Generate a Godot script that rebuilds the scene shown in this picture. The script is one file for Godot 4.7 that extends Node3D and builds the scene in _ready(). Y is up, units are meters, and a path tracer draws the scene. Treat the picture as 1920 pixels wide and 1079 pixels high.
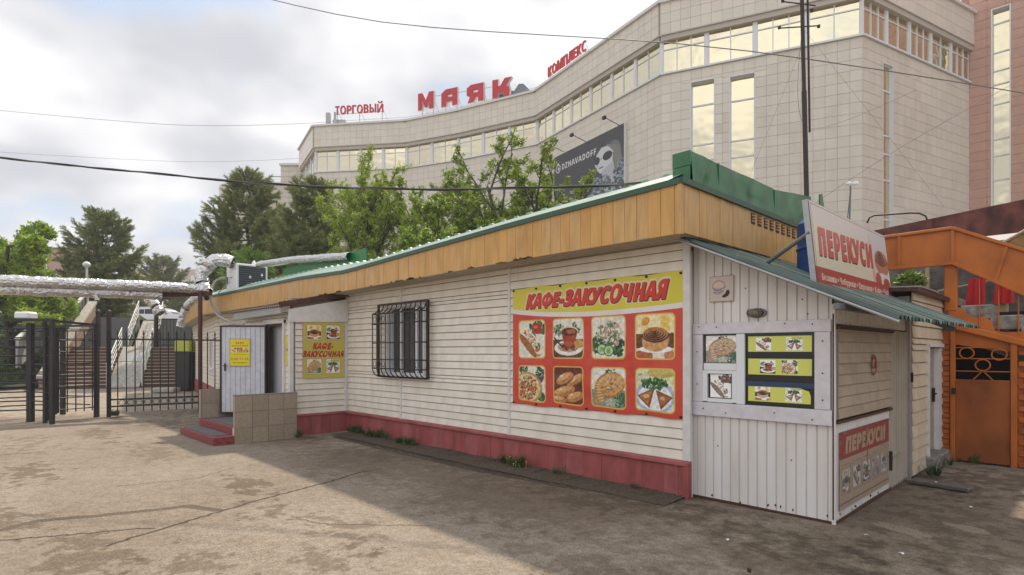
extends Node3D

# ---------------------------------------------------------------- mesh building
class Shape:
	var v := PackedVector3Array()
	var n := PackedVector3Array()
	var uv := PackedVector2Array()
	var c := PackedColorArray()
	var tint := Color.WHITE
	func tri(a: Vector3, b: Vector3, d: Vector3, na: Vector3, nb: Vector3, nd: Vector3, ua := Vector2.ZERO, ub := Vector2.ZERO, ud := Vector2.ZERO) -> void:
		v.append_array([a, d, b]); n.append_array([na, nd, nb]); uv.append_array([ua, ud, ub]); c.append_array([tint, tint, tint])
	func flat(a: Vector3, b: Vector3, d: Vector3) -> void:
		var m := (b - a).cross(d - a).normalized()
		tri(a, b, d, m, m, m)
	# corners counter-clockwise as seen from outside
	func quad(a: Vector3, b: Vector3, d: Vector3, e: Vector3, u0 := Vector2(0, 1), u1 := Vector2(1, 0)) -> void:
		var m := (b - a).cross(d - a)
		if m.length_squared() < 1e-16: m = (d - a).cross(e - a)
		m = m.normalized()
		tri(a, b, d, m, m, m, u0, Vector2(u1.x, u0.y), u1)
		tri(a, d, e, m, m, m, u0, u1, Vector2(u0.x, u1.y))
	func smooth_quad(a: Vector3, b: Vector3, d: Vector3, e: Vector3, na: Vector3, nb: Vector3, nd: Vector3, ne: Vector3) -> void:
		tri(a, b, d, na, nb, nd); tri(a, d, e, na, nd, ne)
	func box(at: Vector3, s: Vector3, b := Basis.IDENTITY) -> Shape:
		var x := b.x * s.x * 0.5; var y := b.y * s.y * 0.5; var z := b.z * s.z * 0.5
		for k in [[x, y, z], [y, z, x], [z, x, y]]:
			var p: Vector3 = k[0]; var q: Vector3 = k[1]; var r: Vector3 = k[2]
			quad(at - p - q + r, at + p - q + r, at + p + q + r, at - p + q + r)
			quad(at + p - q - r, at - p - q - r, at - p + q - r, at + p + q - r)
		return self
	func span(a: Vector3, b: Vector3) -> Shape:
		return box((a + b) * 0.5, (b - a).abs())
	# box with its twelve edges cut by e
	func bevel(at: Vector3, s: Vector3, e: float, b := Basis.IDENTITY) -> Shape:
		var h := s * 0.5
		var ax := [Vector3.RIGHT, Vector3.UP, Vector3.BACK]
		for i in 3:
			var j: int = (i + 1) % 3; var k: int = (i + 2) % 3
			for sg in [-1.0, 1.0]:
				var o: Vector3 = ax[i] * h[i] * sg
				var p: Vector3 = ax[j] * (h[j] - e); var q: Vector3 = ax[k] * (h[k] - e)
				if sg > 0: quad(at + b * (o - p - q), at + b * (o + p - q), at + b * (o + p + q), at + b * (o - p + q))
				else: quad(at + b * (o + p - q), at + b * (o - p - q), at + b * (o - p + q), at + b * (o + p + q))
			for sj in [-1.0, 1.0]:
				for sk in [-1.0, 1.0]:
					var p1: Vector3 = ax[j] * h[j] * sj + ax[k] * (h[k] - e) * sk
					var p2: Vector3 = ax[j] * (h[j] - e) * sj + ax[k] * h[k] * sk
					var l: Vector3 = ax[i] * (h[i] - e)
					if sj * sk > 0: quad(at + b * (p1 - l), at + b * (p2 - l), at + b * (p2 + l), at + b * (p1 + l))
					else: quad(at + b * (p2 - l), at + b * (p1 - l), at + b * (p1 + l), at + b * (p2 + l))
		for sx in [-1.0, 1.0]:
			for sy in [-1.0, 1.0]:
				for sz in [-1.0, 1.0]:
					var A := Vector3(h.x * sx, (h.y - e) * sy, (h.z - e) * sz)
					var B := Vector3((h.x - e) * sx, h.y * sy, (h.z - e) * sz)
					var D := Vector3((h.x - e) * sx, (h.y - e) * sy, h.z * sz)
					if sx * sy * sz > 0: flat(at + b * A, at + b * B, at + b * D)
					else: flat(at + b * B, at + b * A, at + b * D)
		return self
	func tube(pts: Array, r: float, sides := 8, r_end := -1.0, capped := true) -> Shape:
		if r_end < 0.0: r_end = r
		var rings := []; var dirs := []
		var up := Vector3.UP
		for i in pts.size():
			var t: Vector3 = (pts[mini(i + 1, pts.size() - 1)] - pts[maxi(i - 1, 0)]).normalized()
			if t == Vector3.ZERO: t = (pts[mini(i + 2, pts.size() - 1)] - pts[maxi(i - 2, 0)]).normalized()
			if absf(t.dot(up)) > 0.95: up = Vector3.RIGHT if absf(t.x) < 0.9 else Vector3.BACK
			var s := t.cross(up).normalized(); var w := s.cross(t).normalized()
			up = w
			var ring := []; var dr := []
			var rr: float = lerpf(r, r_end, float(i) / maxi(1, pts.size() - 1))
			for k in sides:
				var a := TAU * k / sides
				var d: Vector3 = s * cos(a) + w * sin(a)
				ring.append(pts[i] + d * rr); dr.append(d)
			rings.append(ring); dirs.append(dr)
		for i in pts.size() - 1:
			for k in sides:
				var j: int = (k + 1) % sides
				smooth_quad(rings[i][j], rings[i][k], rings[i + 1][k], rings[i + 1][j], dirs[i][j], dirs[i][k], dirs[i + 1][k], dirs[i + 1][j])
		if capped:
			for k in sides:
				var j: int = (k + 1) % sides
				flat(pts[0], rings[0][k], rings[0][j])
				flat(pts[-1], rings[-1][j], rings[-1][k])
		return self
	# profile (radius, height) turned about a vertical axis at o
	func lathe(o: Vector3, prof: Array, sides := 16, b := Basis.IDENTITY) -> Shape:
		for i in prof.size() - 1:
			var p: Vector2 = prof[i]; var q: Vector2 = prof[i + 1]
			var sl := Vector2(q.y - p.y, p.x - q.x).normalized()
			for k in sides:
				var a := TAU * k / sides; var a2 := TAU * (k + 1) / sides
				var d := Vector3(cos(a), 0, -sin(a)); var d2 := Vector3(cos(a2), 0, -sin(a2))
				var na := b * (d * sl.x + Vector3.UP * sl.y); var nb := b * (d2 * sl.x + Vector3.UP * sl.y)
				smooth_quad(o + b * (d * p.x + Vector3.UP * p.y), o + b * (d2 * p.x + Vector3.UP * p.y), o + b * (d2 * q.x + Vector3.UP * q.y), o + b * (d * q.x + Vector3.UP * q.y), na, nb, nb, na)
		return self
	# polygon in the x-y plane of T, from z0 to z1, optional uv on its front from box (uv0..)
	func prism(poly: PackedVector2Array, z0: float, z1: float, T := Transform3D.IDENTITY, uvbox := Rect2(0, 0, 1, 1)) -> Shape:
		var p := poly.duplicate()
		if Geometry2D.is_polygon_clockwise(p): p.reverse()
		var ix := Geometry2D.triangulate_polygon(p)
		var nz := T.basis.z.normalized()
		for i in range(0, ix.size(), 3):
			var t := [ix[i], ix[i + 1], ix[i + 2]]
			if (p[t[1]] - p[t[0]]).cross(p[t[2]] - p[t[0]]) < 0: t = [t[0], t[2], t[1]]
			var P := []; var U := []
			for k in t:
				P.append(p[k]); U.append(Vector2((p[k].x - uvbox.position.x) / uvbox.size.x, 1.0 - (p[k].y - uvbox.position.y) / uvbox.size.y))
			tri(T * Vector3(P[0].x, P[0].y, z1), T * Vector3(P[1].x, P[1].y, z1), T * Vector3(P[2].x, P[2].y, z1), nz, nz, nz, U[0], U[1], U[2])
			tri(T * Vector3(P[0].x, P[0].y, z0), T * Vector3(P[2].x, P[2].y, z0), T * Vector3(P[1].x, P[1].y, z0), -nz, -nz, -nz)
		for i in p.size():
			var a := p[i]; var b := p[(i + 1) % p.size()]
			quad(T * Vector3(a.x, a.y, z0), T * Vector3(b.x, b.y, z0), T * Vector3(b.x, b.y, z1), T * Vector3(a.x, a.y, z1), Vector2.ZERO, Vector2.ZERO)
		return self
	# sheet folded along prof (x, z); lo/hi give its lower and upper y at an x
	func folded(prof: PackedVector2Array, lo: Callable, hi: Callable, T := Transform3D.IDENTITY) -> Shape:
		for i in prof.size() - 1:
			var a := prof[i]; var b := prof[i + 1]
			quad(T * Vector3(a.x, lo.call(a.x), a.y), T * Vector3(b.x, lo.call(b.x), b.y), T * Vector3(b.x, hi.call(b.x), b.y), T * Vector3(a.x, hi.call(a.x), a.y))
		return self
	func quad_like(a: Vector3, b: Vector3, d: Vector3, e: Vector3) -> Shape:
		quad(a, b, d, e)
		return self
	func mesh() -> ArrayMesh:
		var arr := []
		arr.resize(Mesh.ARRAY_MAX)
		arr[Mesh.ARRAY_VERTEX] = v; arr[Mesh.ARRAY_NORMAL] = n; arr[Mesh.ARRAY_TEX_UV] = uv; arr[Mesh.ARRAY_COLOR] = c
		var m := ArrayMesh.new()
		m.add_surface_from_arrays(Mesh.PRIMITIVE_TRIANGLES, arr)
		return m

# ---------------------------------------------------------------- flat print (posters, lettering)
class Print:
	var im: Image
	var font: SystemFont
	var ts := TextServerManager.get_primary_interface()
	var rng := RandomNumberGenerator.new()
	func _init(w: int, h: int, bg: Color, serif := false) -> void:
		im = Image.create(w, h, false, Image.FORMAT_RGB8)
		im.fill(bg)
		rng.seed = w * 31 + h
		font = SystemFont.new()
		font.font_names = PackedStringArray(["Droid Serif" if serif else "Droid Sans"])
		font.font_weight = 700
	func rect(x: float, y: float, w: float, h: float, col: Color) -> void:
		im.fill_rect(Rect2i(roundi(x), roundi(y), roundi(w), roundi(h)), col)
	func polys(list: Array, col: Color) -> void:
		var lo := 1e9; var hi := -1e9
		for p in list:
			for q in p:
				lo = minf(lo, q.y); hi = maxf(hi, q.y)
		for y in range(maxi(0, floori(lo)), mini(im.get_height() - 1, ceili(hi)) + 1):
			var xs := PackedFloat32Array()
			var yc := y + 0.5
			for p: PackedVector2Array in list:
				var a: Vector2 = p[p.size() - 1]
				for b in p:
					if (a.y > yc) != (b.y > yc): xs.append(a.x + (yc - a.y) * (b.x - a.x) / (b.y - a.y))
					a = b
			xs.sort()
			for i in range(0, xs.size() - 1, 2):
				var x0 := maxi(0, roundi(xs[i])); var x1 := mini(im.get_width(), roundi(xs[i + 1]))
				if x1 > x0: im.fill_rect(Rect2i(x0, y, x1 - x0, 1), col)
	func poly(p: PackedVector2Array, col: Color) -> void: polys([p], col)
	func ell(x: float, y: float, rx: float, ry: float, col: Color, turn := 0.0, wob := 0.0, part := TAU) -> void:
		var p := PackedVector2Array()
		for i in 22:
			var a := part * i / 22.0
			var k := 1.0 + wob * rng.randf_range(-1, 1)
			p.append(Vector2(x, y) + Vector2(cos(a) * rx, sin(a) * ry).rotated(turn) * k)
		poly(p, col)
	func stroke(pts: Array, w: float, col: Color) -> void:
		for q in Geometry2D.offset_polyline(PackedVector2Array(pts), w * 0.5, Geometry2D.JOIN_ROUND, Geometry2D.END_ROUND): poly(q, col)
	func rrect(x: float, y: float, w: float, h: float, r: float, col: Color) -> void:
		var p := PackedVector2Array()
		for k in 4:
			var o: Vector2 = [Vector2(x + w - r, y + h - r), Vector2(x + r, y + h - r), Vector2(x + r, y + r), Vector2(x + w - r, y + r)][k]
			for i in 6: p.append(o + Vector2.from_angle(PI / 2 * k + PI / 2 * i / 5.0) * r)
		poly(p, col)
	# specks scattered in an ellipse
	func specks(x: float, y: float, rx: float, ry: float, count: int, size: float, cols: Array, turn := 0.0) -> void:
		for i in count:
			var q := Vector2.from_angle(rng.randf() * TAU) * sqrt(rng.randf())
			q = Vector2(q.x * rx, q.y * ry).rotated(turn)
			var c: Color = cols[rng.randi() % cols.size()]
			ell(x + q.x, y + q.y, size * rng.randf_range(0.5, 1.3), size * rng.randf_range(0.4, 1.0), c.lightened(rng.randf() * 0.15).darkened(rng.randf() * 0.2), rng.randf() * PI, 0.25)
	# closed outlines of a line of lettering with its left end at the origin; y runs down
	func outline(text: String, size: float, stretch := 1.0, lean := 0.0, gap := 0.0) -> Array:
		var r: RID = font.get_rids()[0]
		var out := []
		var x := 0.0
		for i in text.length():
			var g: int = ts.font_get_glyph_index(r, 128, text.unicode_at(i), 0)
			var d: Dictionary = ts.font_get_glyph_contours(r, 128, g)
			var pts: PackedVector3Array = d.get("points", PackedVector3Array())
			var from := 0
			for last: int in d.get("contours", PackedInt32Array()):
				var ring := PackedVector2Array()
				var q := pts.slice(from, last + 1)
				from = last + 1
				var m := q.size()
				for k in m:
					var a := q[k]; var p2 := Vector2(a.x, a.y)
					if a.z > 0.5: ring.append(p2)
					else:
						var b := q[(k + m - 1) % m]; var e := q[(k + 1) % m]
						var s := Vector2(b.x, b.y) if b.z > 0.5 else (Vector2(b.x, b.y) + p2) * 0.5
						var f := Vector2(e.x, e.y) if e.z > 0.5 else (Vector2(e.x, e.y) + p2) * 0.5
						for t in [0.25, 0.5, 0.75, 1.0]: ring.append(s.lerp(p2, t).lerp(p2.lerp(f, t), t))
				for k in ring.size():
					var w := (ring[k] + Vector2(x, 0)) * size / 128.0
					ring[k] = Vector2((w.x - w.y * lean) * stretch, w.y)
				out.append(ring)
			x += ts.font_get_glyph_advance(r, 128, g).x + gap
		out.append(x * size / 128.0 * stretch)
		return out
	# size is about the em; (x, y) the left end of the base line; fat thickens the strokes
	func text(t: String, x: float, y: float, size: float, col: Color, o := {}) -> float:
		var rings := outline(t, size, o.get("stretch", 1.0), o.get("lean", 0.0), o.get("gap", 0.0))
		var width: float = rings.pop_back()
		var fat: float = o.get("fat", 0.0)
		var rise: float = o.get("rise", 0.0)
		var moved := []
		for q: PackedVector2Array in rings:
			var p := PackedVector2Array()
			for k in q:
				var xx: float = k.x + x - (width * 0.5 if o.get("mid", false) else 0.0)
				p.append(Vector2(xx, y + k.y * (1.0 + o.get("grow", 0.0) * k.x / width) + rise * k.x / width))
			moved.append(p)
		for step in o.get("under", []):   # [fatness, colour, dx, dy] layers below the letters
			for p: PackedVector2Array in moved:
				var sh := PackedVector2Array()
				for k in p: sh.append(k + Vector2(step[2], step[3]))
				if not Geometry2D.is_polygon_clockwise(sh) == Geometry2D.is_polygon_clockwise(moved[0]): continue
				for q in Geometry2D.offset_polygon(sh, step[0], Geometry2D.JOIN_ROUND): poly(q, step[1])
		if fat != 0.0:
			for p: PackedVector2Array in moved:
				if Geometry2D.is_polygon_clockwise(p) == Geometry2D.is_polygon_clockwise(moved[0]):
					for q in Geometry2D.offset_polygon(p, fat, Geometry2D.JOIN_ROUND): poly(q, col)
			for p: PackedVector2Array in moved:
				if Geometry2D.is_polygon_clockwise(p) != Geometry2D.is_polygon_clockwise(moved[0]):
					for q in Geometry2D.offset_polygon(p, -fat * 0.8, Geometry2D.JOIN_ROUND): poly(q, o.get("hole", col))
		else: polys(moved, col)
		return width
	func tex() -> ImageTexture:
		im.generate_mipmaps()
		return ImageTexture.create_from_image(im)

# ---------------------------------------------------------------- nodes, names, labels
func thing(called: String, label: String, category: String, at := Vector3.ZERO, group := "") -> Node3D:
	var o := Node3D.new()
	o.name = called
	add_child(o, true)
	o.position = at
	return tag(o, label, category, group)
func tag(o: Node3D, label: String, category: String, group := "") -> Node3D:
	o.set_meta("label", label); o.set_meta("category", category)
	if group: o.set_meta("group", group)
	return o
# a mesh whose shape is given in the place's own metres (or placed by T), under parent
func put(parent: Node, called: String, shape, m: Material, T := Transform3D.IDENTITY) -> MeshInstance3D:
	var o := MeshInstance3D.new()
	o.name = called
	o.mesh = shape.mesh() if shape is Shape else shape
	o.material_override = m
	parent.add_child(o, true)
	o.transform = (parent.global_transform.affine_inverse() if parent != self else Transform3D.IDENTITY) * T
	return o
func ground_piece(called: String, shape, m: Material) -> MeshInstance3D:
	var o := put(self, called, shape, m)
	o.set_meta("kind", "structure")
	return o
func scatter(parent: Node, called: String, m: Mesh, material: Material, where: Array, tints := []) -> MultiMeshInstance3D:
	var mm := MultiMesh.new()
	mm.transform_format = MultiMesh.TRANSFORM_3D
	mm.use_colors = tints.size() > 0
	mm.mesh = m
	mm.instance_count = where.size()
	var back: Transform3D = parent.global_transform.affine_inverse() if parent != self else Transform3D.IDENTITY
	for i in where.size():
		mm.set_instance_transform(i, back * where[i])
		if tints: mm.set_instance_color(i, tints[i])
	var o := MultiMeshInstance3D.new()
	o.name = called
	o.multimesh = mm
	o.material_override = material
	o.set_meta("kind", "stuff")
	parent.add_child(o, true)
	return o
# frame of an upright wall: x runs along it, y up, z out of it
func wall_frame(o: Vector3, along: Vector3) -> Transform3D:
	var e := along.normalized()
	return Transform3D(Basis(e, Vector3.UP, e.cross(Vector3.UP)), o)
# a place given as metres to the side of, and metres down, the yard's main axis
func yard(x: float, y: float, d: float) -> Vector3:
	return SIDE * x + AHEAD * d + Vector3.UP * y
const SIDE := Vector3(0.694658, 0, -0.71934)
const AHEAD := Vector3(-0.71934, 0, -0.694658)
var YARD := Basis(SIDE, Vector3.UP, -AHEAD)
var rng := RandomNumberGenerator.new()

# ---------------------------------------------------------------- materials
var noises := {}
func noise_image(freq: float, oct: int, sd: int, kind := FastNoiseLite.TYPE_SIMPLEX_SMOOTH, size := 256) -> Image:
	var f := FastNoiseLite.new()
	f.seed = sd; f.noise_type = kind; f.frequency = freq; f.fractal_octaves = oct
	return f.get_seamless_image(size, size)
# grey texture between lo and hi, for multiplying a colour
func grain(freq: float, oct: int, sd: int, lo: float, hi: float, warm := 0.0, bias := 1.0) -> ImageTexture:
	var key := "%s|%s|%s|%s|%s|%s|%s" % [freq, oct, sd, lo, hi, warm, bias]
	if noises.has(key): return noises[key]
	var src := noise_image(freq, oct, sd)
	src.convert(Image.FORMAT_L8)
	var d := src.get_data()
	var out := PackedByteArray()
	out.resize(d.size() * 3)
	for i in d.size():
		var t := pow(d[i] / 255.0, bias)
		var g := lerpf(lo, hi, t)
		out[i * 3] = int(255 * g); out[i * 3 + 1] = int(255 * g * (1.0 - warm * (1.0 - t))); out[i * 3 + 2] = int(255 * g * (1.0 - 2.0 * warm * (1.0 - t)))
	var im := Image.create_from_data(src.get_width(), src.get_height(), false, Image.FORMAT_RGB8, out)
	noises[key] = ImageTexture.create_from_image(im)
	return noises[key]
var mats := {}
func lin(r: float, g: float, b: float) -> Color: return Color(r, g, b).linear_to_srgb()
# real-world base colour (linear); grain texture laid by world position
func mat(called: String, col: Color, rough := 0.6, metal := 0.0, tex: Texture2D = null, scale := Vector3.ONE) -> StandardMaterial3D:
	if mats.has(called): return mats[called]
	var m := StandardMaterial3D.new()
	m.resource_name = called
	m.albedo_color = col; m.roughness = rough; m.metallic = metal
	if tex:
		m.albedo_texture = tex; m.uv1_triplanar = true; m.uv1_world_triplanar = true; m.uv1_scale = scale
	mats[called] = m
	return m
func bumpy(m: StandardMaterial3D, tex: Texture2D, cm: float) -> StandardMaterial3D:
	m.heightmap_enabled = true; m.heightmap_texture = tex; m.heightmap_scale = cm
	return m
func print_mat(p: Print, rough := 0.45) -> StandardMaterial3D:
	var m := StandardMaterial3D.new()
	m.resource_name = "print"
	m.albedo_texture = p.tex(); m.roughness = rough; m.texture_repeat = false
	return m
# parts of a flat board with print on its face; T is the frame of the wall it hangs on
func board(parent: Node, called: String, T: Transform3D, x0: float, x1: float, y0: float, y1: float, z: float, thick: float, face: Material, edge: Material) -> void:
	put(parent, called, Shape.new().box(Vector3((x0 + x1) / 2, (y0 + y1) / 2, z + thick / 2), Vector3(x1 - x0, y1 - y0, thick)), edge, T)
	var s := Shape.new()
	s.quad(Vector3(x0, y0, z + thick + 0.002), Vector3(x1, y0, z + thick + 0.002), Vector3(x1, y1, z + thick + 0.002), Vector3(x0, y1, z + thick + 0.002))
	put(parent, "printed_face", s, face, T)
# what is left of a rectangle around holes, as Rect2s
func around(r: Rect2, holes: Array) -> Array:
	var out := [r]
	for h: Rect2 in holes:
		var next := []
		for q: Rect2 in out:
			var i := q.intersection(h)
			if i.size.x <= 0.001 or i.size.y <= 0.001: next.append(q); continue
			if i.position.y > q.position.y + 0.001: next.append(Rect2(q.position.x, q.position.y, q.size.x, i.position.y - q.position.y))
			if i.end.y < q.end.y - 0.001: next.append(Rect2(q.position.x, i.end.y, q.size.x, q.end.y - i.end.y))
			if i.position.x > q.position.x + 0.001: next.append(Rect2(q.position.x, i.position.y, i.position.x - q.position.x, i.size.y))
			if i.end.x < q.end.x - 0.001: next.append(Rect2(i.end.x, i.position.y, q.end.x - i.end.x, i.size.y))
		out = next
	return out
# lap siding, board by board
func siding(parent: Node, T: Transform3D, x0: float, x1: float, y0: float, y1: float, course: float, holes: Array, ms: Array, proud := 0.017) -> void:
	var cache := {}
	var rows := ceili((y1 - y0) / course - 0.01)
	for i in rows:
		var y := y0 + i * course
		var h := minf(course, y1 - y)
		for q: Rect2 in around(Rect2(x0, y, x1 - x0, h), holes):
			if q.size.x < 0.02 or q.size.y < 0.01: continue
			var key := "%.3f %.3f" % [q.size.x, q.size.y]
			if not cache.has(key):
				var s := Shape.new()
				var w := q.size.x; var b := q.size.y
				s.quad(Vector3(0, 0.006, proud), Vector3(w, 0.006, proud), Vector3(w, b - 0.012, 0.004), Vector3(0, b - 0.012, 0.004))
				s.quad(Vector3(0, 0, proud - 0.003), Vector3(w, 0, proud - 0.003), Vector3(w, 0.006, proud), Vector3(0, 0.006, proud))
				s.quad(Vector3(0, 0.002, 0.001), Vector3(w, 0.002, 0.001), Vector3(w, 0, proud - 0.003), Vector3(0, 0, proud - 0.003))
				b -= 0.008
				s.quad(Vector3(0, b - 0.004, 0.004), Vector3(w, b - 0.004, 0.004), Vector3(w, b, 0.001), Vector3(0, b, 0.001))
				for xx in [0.0, w]:
					if xx == 0.0: s.quad(Vector3(0, 0, 0.001), Vector3(0, 0, proud - 0.004), Vector3(0, 0.006, proud), Vector3(0, b, 0.001))
					else: s.quad(Vector3(w, 0, proud - 0.004), Vector3(w, 0, 0.001), Vector3(w, b, 0.001), Vector3(w, 0.006, proud))
				cache[key] = s.mesh()
			put(parent, "siding_board", cache[key], ms[rng.randi() % ms.size()], T * Transform3D(Basis(Vector3.BACK, rng.randf_range(-0.0009, 0.0009)), Vector3(q.position.x, q.position.y, 0)))
# ribbed sheet profile from x0 to x1: flat pans with raised or sunk ribs
func ribs(x0: float, x1: float, pitch: float, rib: float, deep: float) -> PackedVector2Array:
	var p := PackedVector2Array([Vector2(x0, 0)])
	var x := x0 + pitch * 0.5
	while x + rib < x1:
		p.append_array([Vector2(x, 0), Vector2(x + rib * 0.25, deep), Vector2(x + rib * 0.75, deep), Vector2(x + rib, 0)])
		x += pitch
	p.append(Vector2(x1, 0))
	return p
func window_unit(parent: Node, T: Transform3D, r: Rect2, cols: Array, rows: Array, bar: float, z: float, deep: float, frame_m: Material, glass: Material, called := "window") -> MeshInstance3D:
	# frame bars as one part, its panes as sub-parts; cols and rows are shares of the width and height where bars stand
	var s := Shape.new()
	var xs := [0.0] + cols + [1.0]; var ys := [0.0] + rows + [1.0]
	for i in xs.size():
		var w: float = bar
		var x: float = r.position.x + clampf(xs[i] * r.size.x, w / 2, r.size.x - w / 2)
		s.box(Vector3(x, r.get_center().y, z + deep / 2), Vector3(w, r.size.y, deep))
	for j in ys.size():
		var y: float = r.position.y + clampf(ys[j] * r.size.y, bar / 2, r.size.y - bar / 2)
		for i in xs.size() - 1:
			s.box(Vector3(r.position.x + (xs[i] + xs[i + 1]) / 2 * r.size.x, y, z + deep / 2 - 0.003), Vector3((xs[i + 1] - xs[i]) * r.size.x - bar, bar, deep - 0.006))
	var f := put(parent, called, s, frame_m, T)
	for i in xs.size() - 1:
		for j in ys.size() - 1:
			var q := Shape.new()
			var a := Vector3(r.position.x + xs[i] * r.size.x + 0.01, r.position.y + ys[j] * r.size.y + 0.01, z + deep * 0.4)
			var b := Vector3(r.position.x + xs[i + 1] * r.size.x - 0.01, r.position.y + ys[j + 1] * r.size.y - 0.01, z + deep * 0.4)
			var tilt := rng.randf_range(-0.006, 0.006) * (b.x - a.x)
			q.quad(a, Vector3(b.x, a.y, a.z + tilt), Vector3(b.x, b.y, a.z + tilt), Vector3(a.x, b.y, a.z))
			put(f, "pane", q, glass, T)
	return f

# ---------------------------------------------------------------- sky, light, camera
var SUN_AT := Vector3(-0.40, 1.0, -0.66).normalized()
func make_sky() -> ImageTexture:
	var w := 1024; var h := 512
	var im := Image.create(w, h, false, Image.FORMAT_RGBF)
	var big := FastNoiseLite.new(); big.seed = 11; big.frequency = 1.5; big.fractal_octaves = 5
	var gaps := FastNoiseLite.new(); gaps.seed = 29; gaps.frequency = 1.1; gaps.fractal_octaves = 4
	for y in h:
		var el := PI * (0.5 - (y + 0.5) / h)
		for x in w:
			var az := TAU * ((x + 0.5) / w - 0.5)
			var d := Vector3(sin(az) * cos(el), sin(el), -cos(az) * cos(el))
			if el < -0.05:
				im.set_pixel(x, y, Color(0.30, 0.28, 0.25)); continue
			# clouds lie in a sheet overhead, so they flatten towards the horizon
			var p := d / (absf(d.y) + 0.22)
			var n := big.get_noise_3d(p.x, p.z, 3.0) * 0.5 + 0.5
			var g := gaps.get_noise_3d(p.x * 1.0 + 0.4, p.z * 1.3, 9.0) * 0.5 + 0.5
			var cloud := Color(0.45, 0.455, 0.49).lerp(Color(0.74, 0.735, 0.735), smoothstep(0.28, 0.74, n))
			var blue := Color(0.40, 0.49, 0.64).lerp(Color(0.50, 0.565, 0.65), smoothstep(0.45, 0.0, el))
			var open := smoothstep(0.56, 0.70, g)
			# a wide clear stretch low in the west
			var west := Vector3(-0.965, 0.237, -0.123).normalized().dot(d)
			open = maxf(open, smoothstep(0.90, 0.99, west) * smoothstep(0.62, 0.44, n))
			var c := cloud.lerp(blue, open * 0.8)
			c = c.lerp(Color(0.64, 0.645, 0.65), smoothstep(0.16, 0.0, el) * 0.6)
			# the veil of thin cloud is brighter round the sun
			c = c * (1.0 + 0.7 * pow(maxf(0.0, d.dot(SUN_AT)), 7.0))
			im.set_pixel(x, y, c)
	return ImageTexture.create_from_image(im)

func light_and_camera() -> void:
	var cam := Camera3D.new()
	cam.name = "camera"
	cam.near = 0.1; cam.far = 600.0
	cam.projection = Camera3D.PROJECTION_FRUSTUM
	cam.size = 0.1 * 1079.0 / 1085.0
	cam.frustum_offset = Vector2(0, 0.1 * 120.5 / 1085.0)
	add_child(cam)
	cam.position = Vector3(0, 1.6, 0)
	cam.rotation_degrees = Vector3(0, 46, 0)
	cam.current = true
	var e := Environment.new()
	e.background_mode = Environment.BG_SKY
	var pm := PanoramaSkyMaterial.new()
	pm.panorama = make_sky()
	e.sky = Sky.new()
	e.sky.sky_material = pm
	e.background_energy_multiplier = 1.0
	e.tonemap_mode = Environment.TONE_MAPPER_LINEAR
	e.tonemap_exposure = 1.56
	e.sdfgi_enabled = true; e.ssao_enabled = true; e.ssil_enabled = true
	e.fog_enabled = true; e.fog_density = 0.0012; e.fog_light_color = Color(0.82, 0.83, 0.85)
	var we := WorldEnvironment.new()
	we.name = "world_environment"
	we.environment = e
	add_child(we)
	var sun := DirectionalLight3D.new()
	sun.name = "sun"
	sun.light_energy = 0.88
	sun.light_color = Color(1.0, 0.95, 0.87)
	sun.light_angular_distance = 1.6
	sun.shadow_enabled = true
	add_child(sun)
	sun.basis = Basis.looking_at(-SUN_AT)

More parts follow.
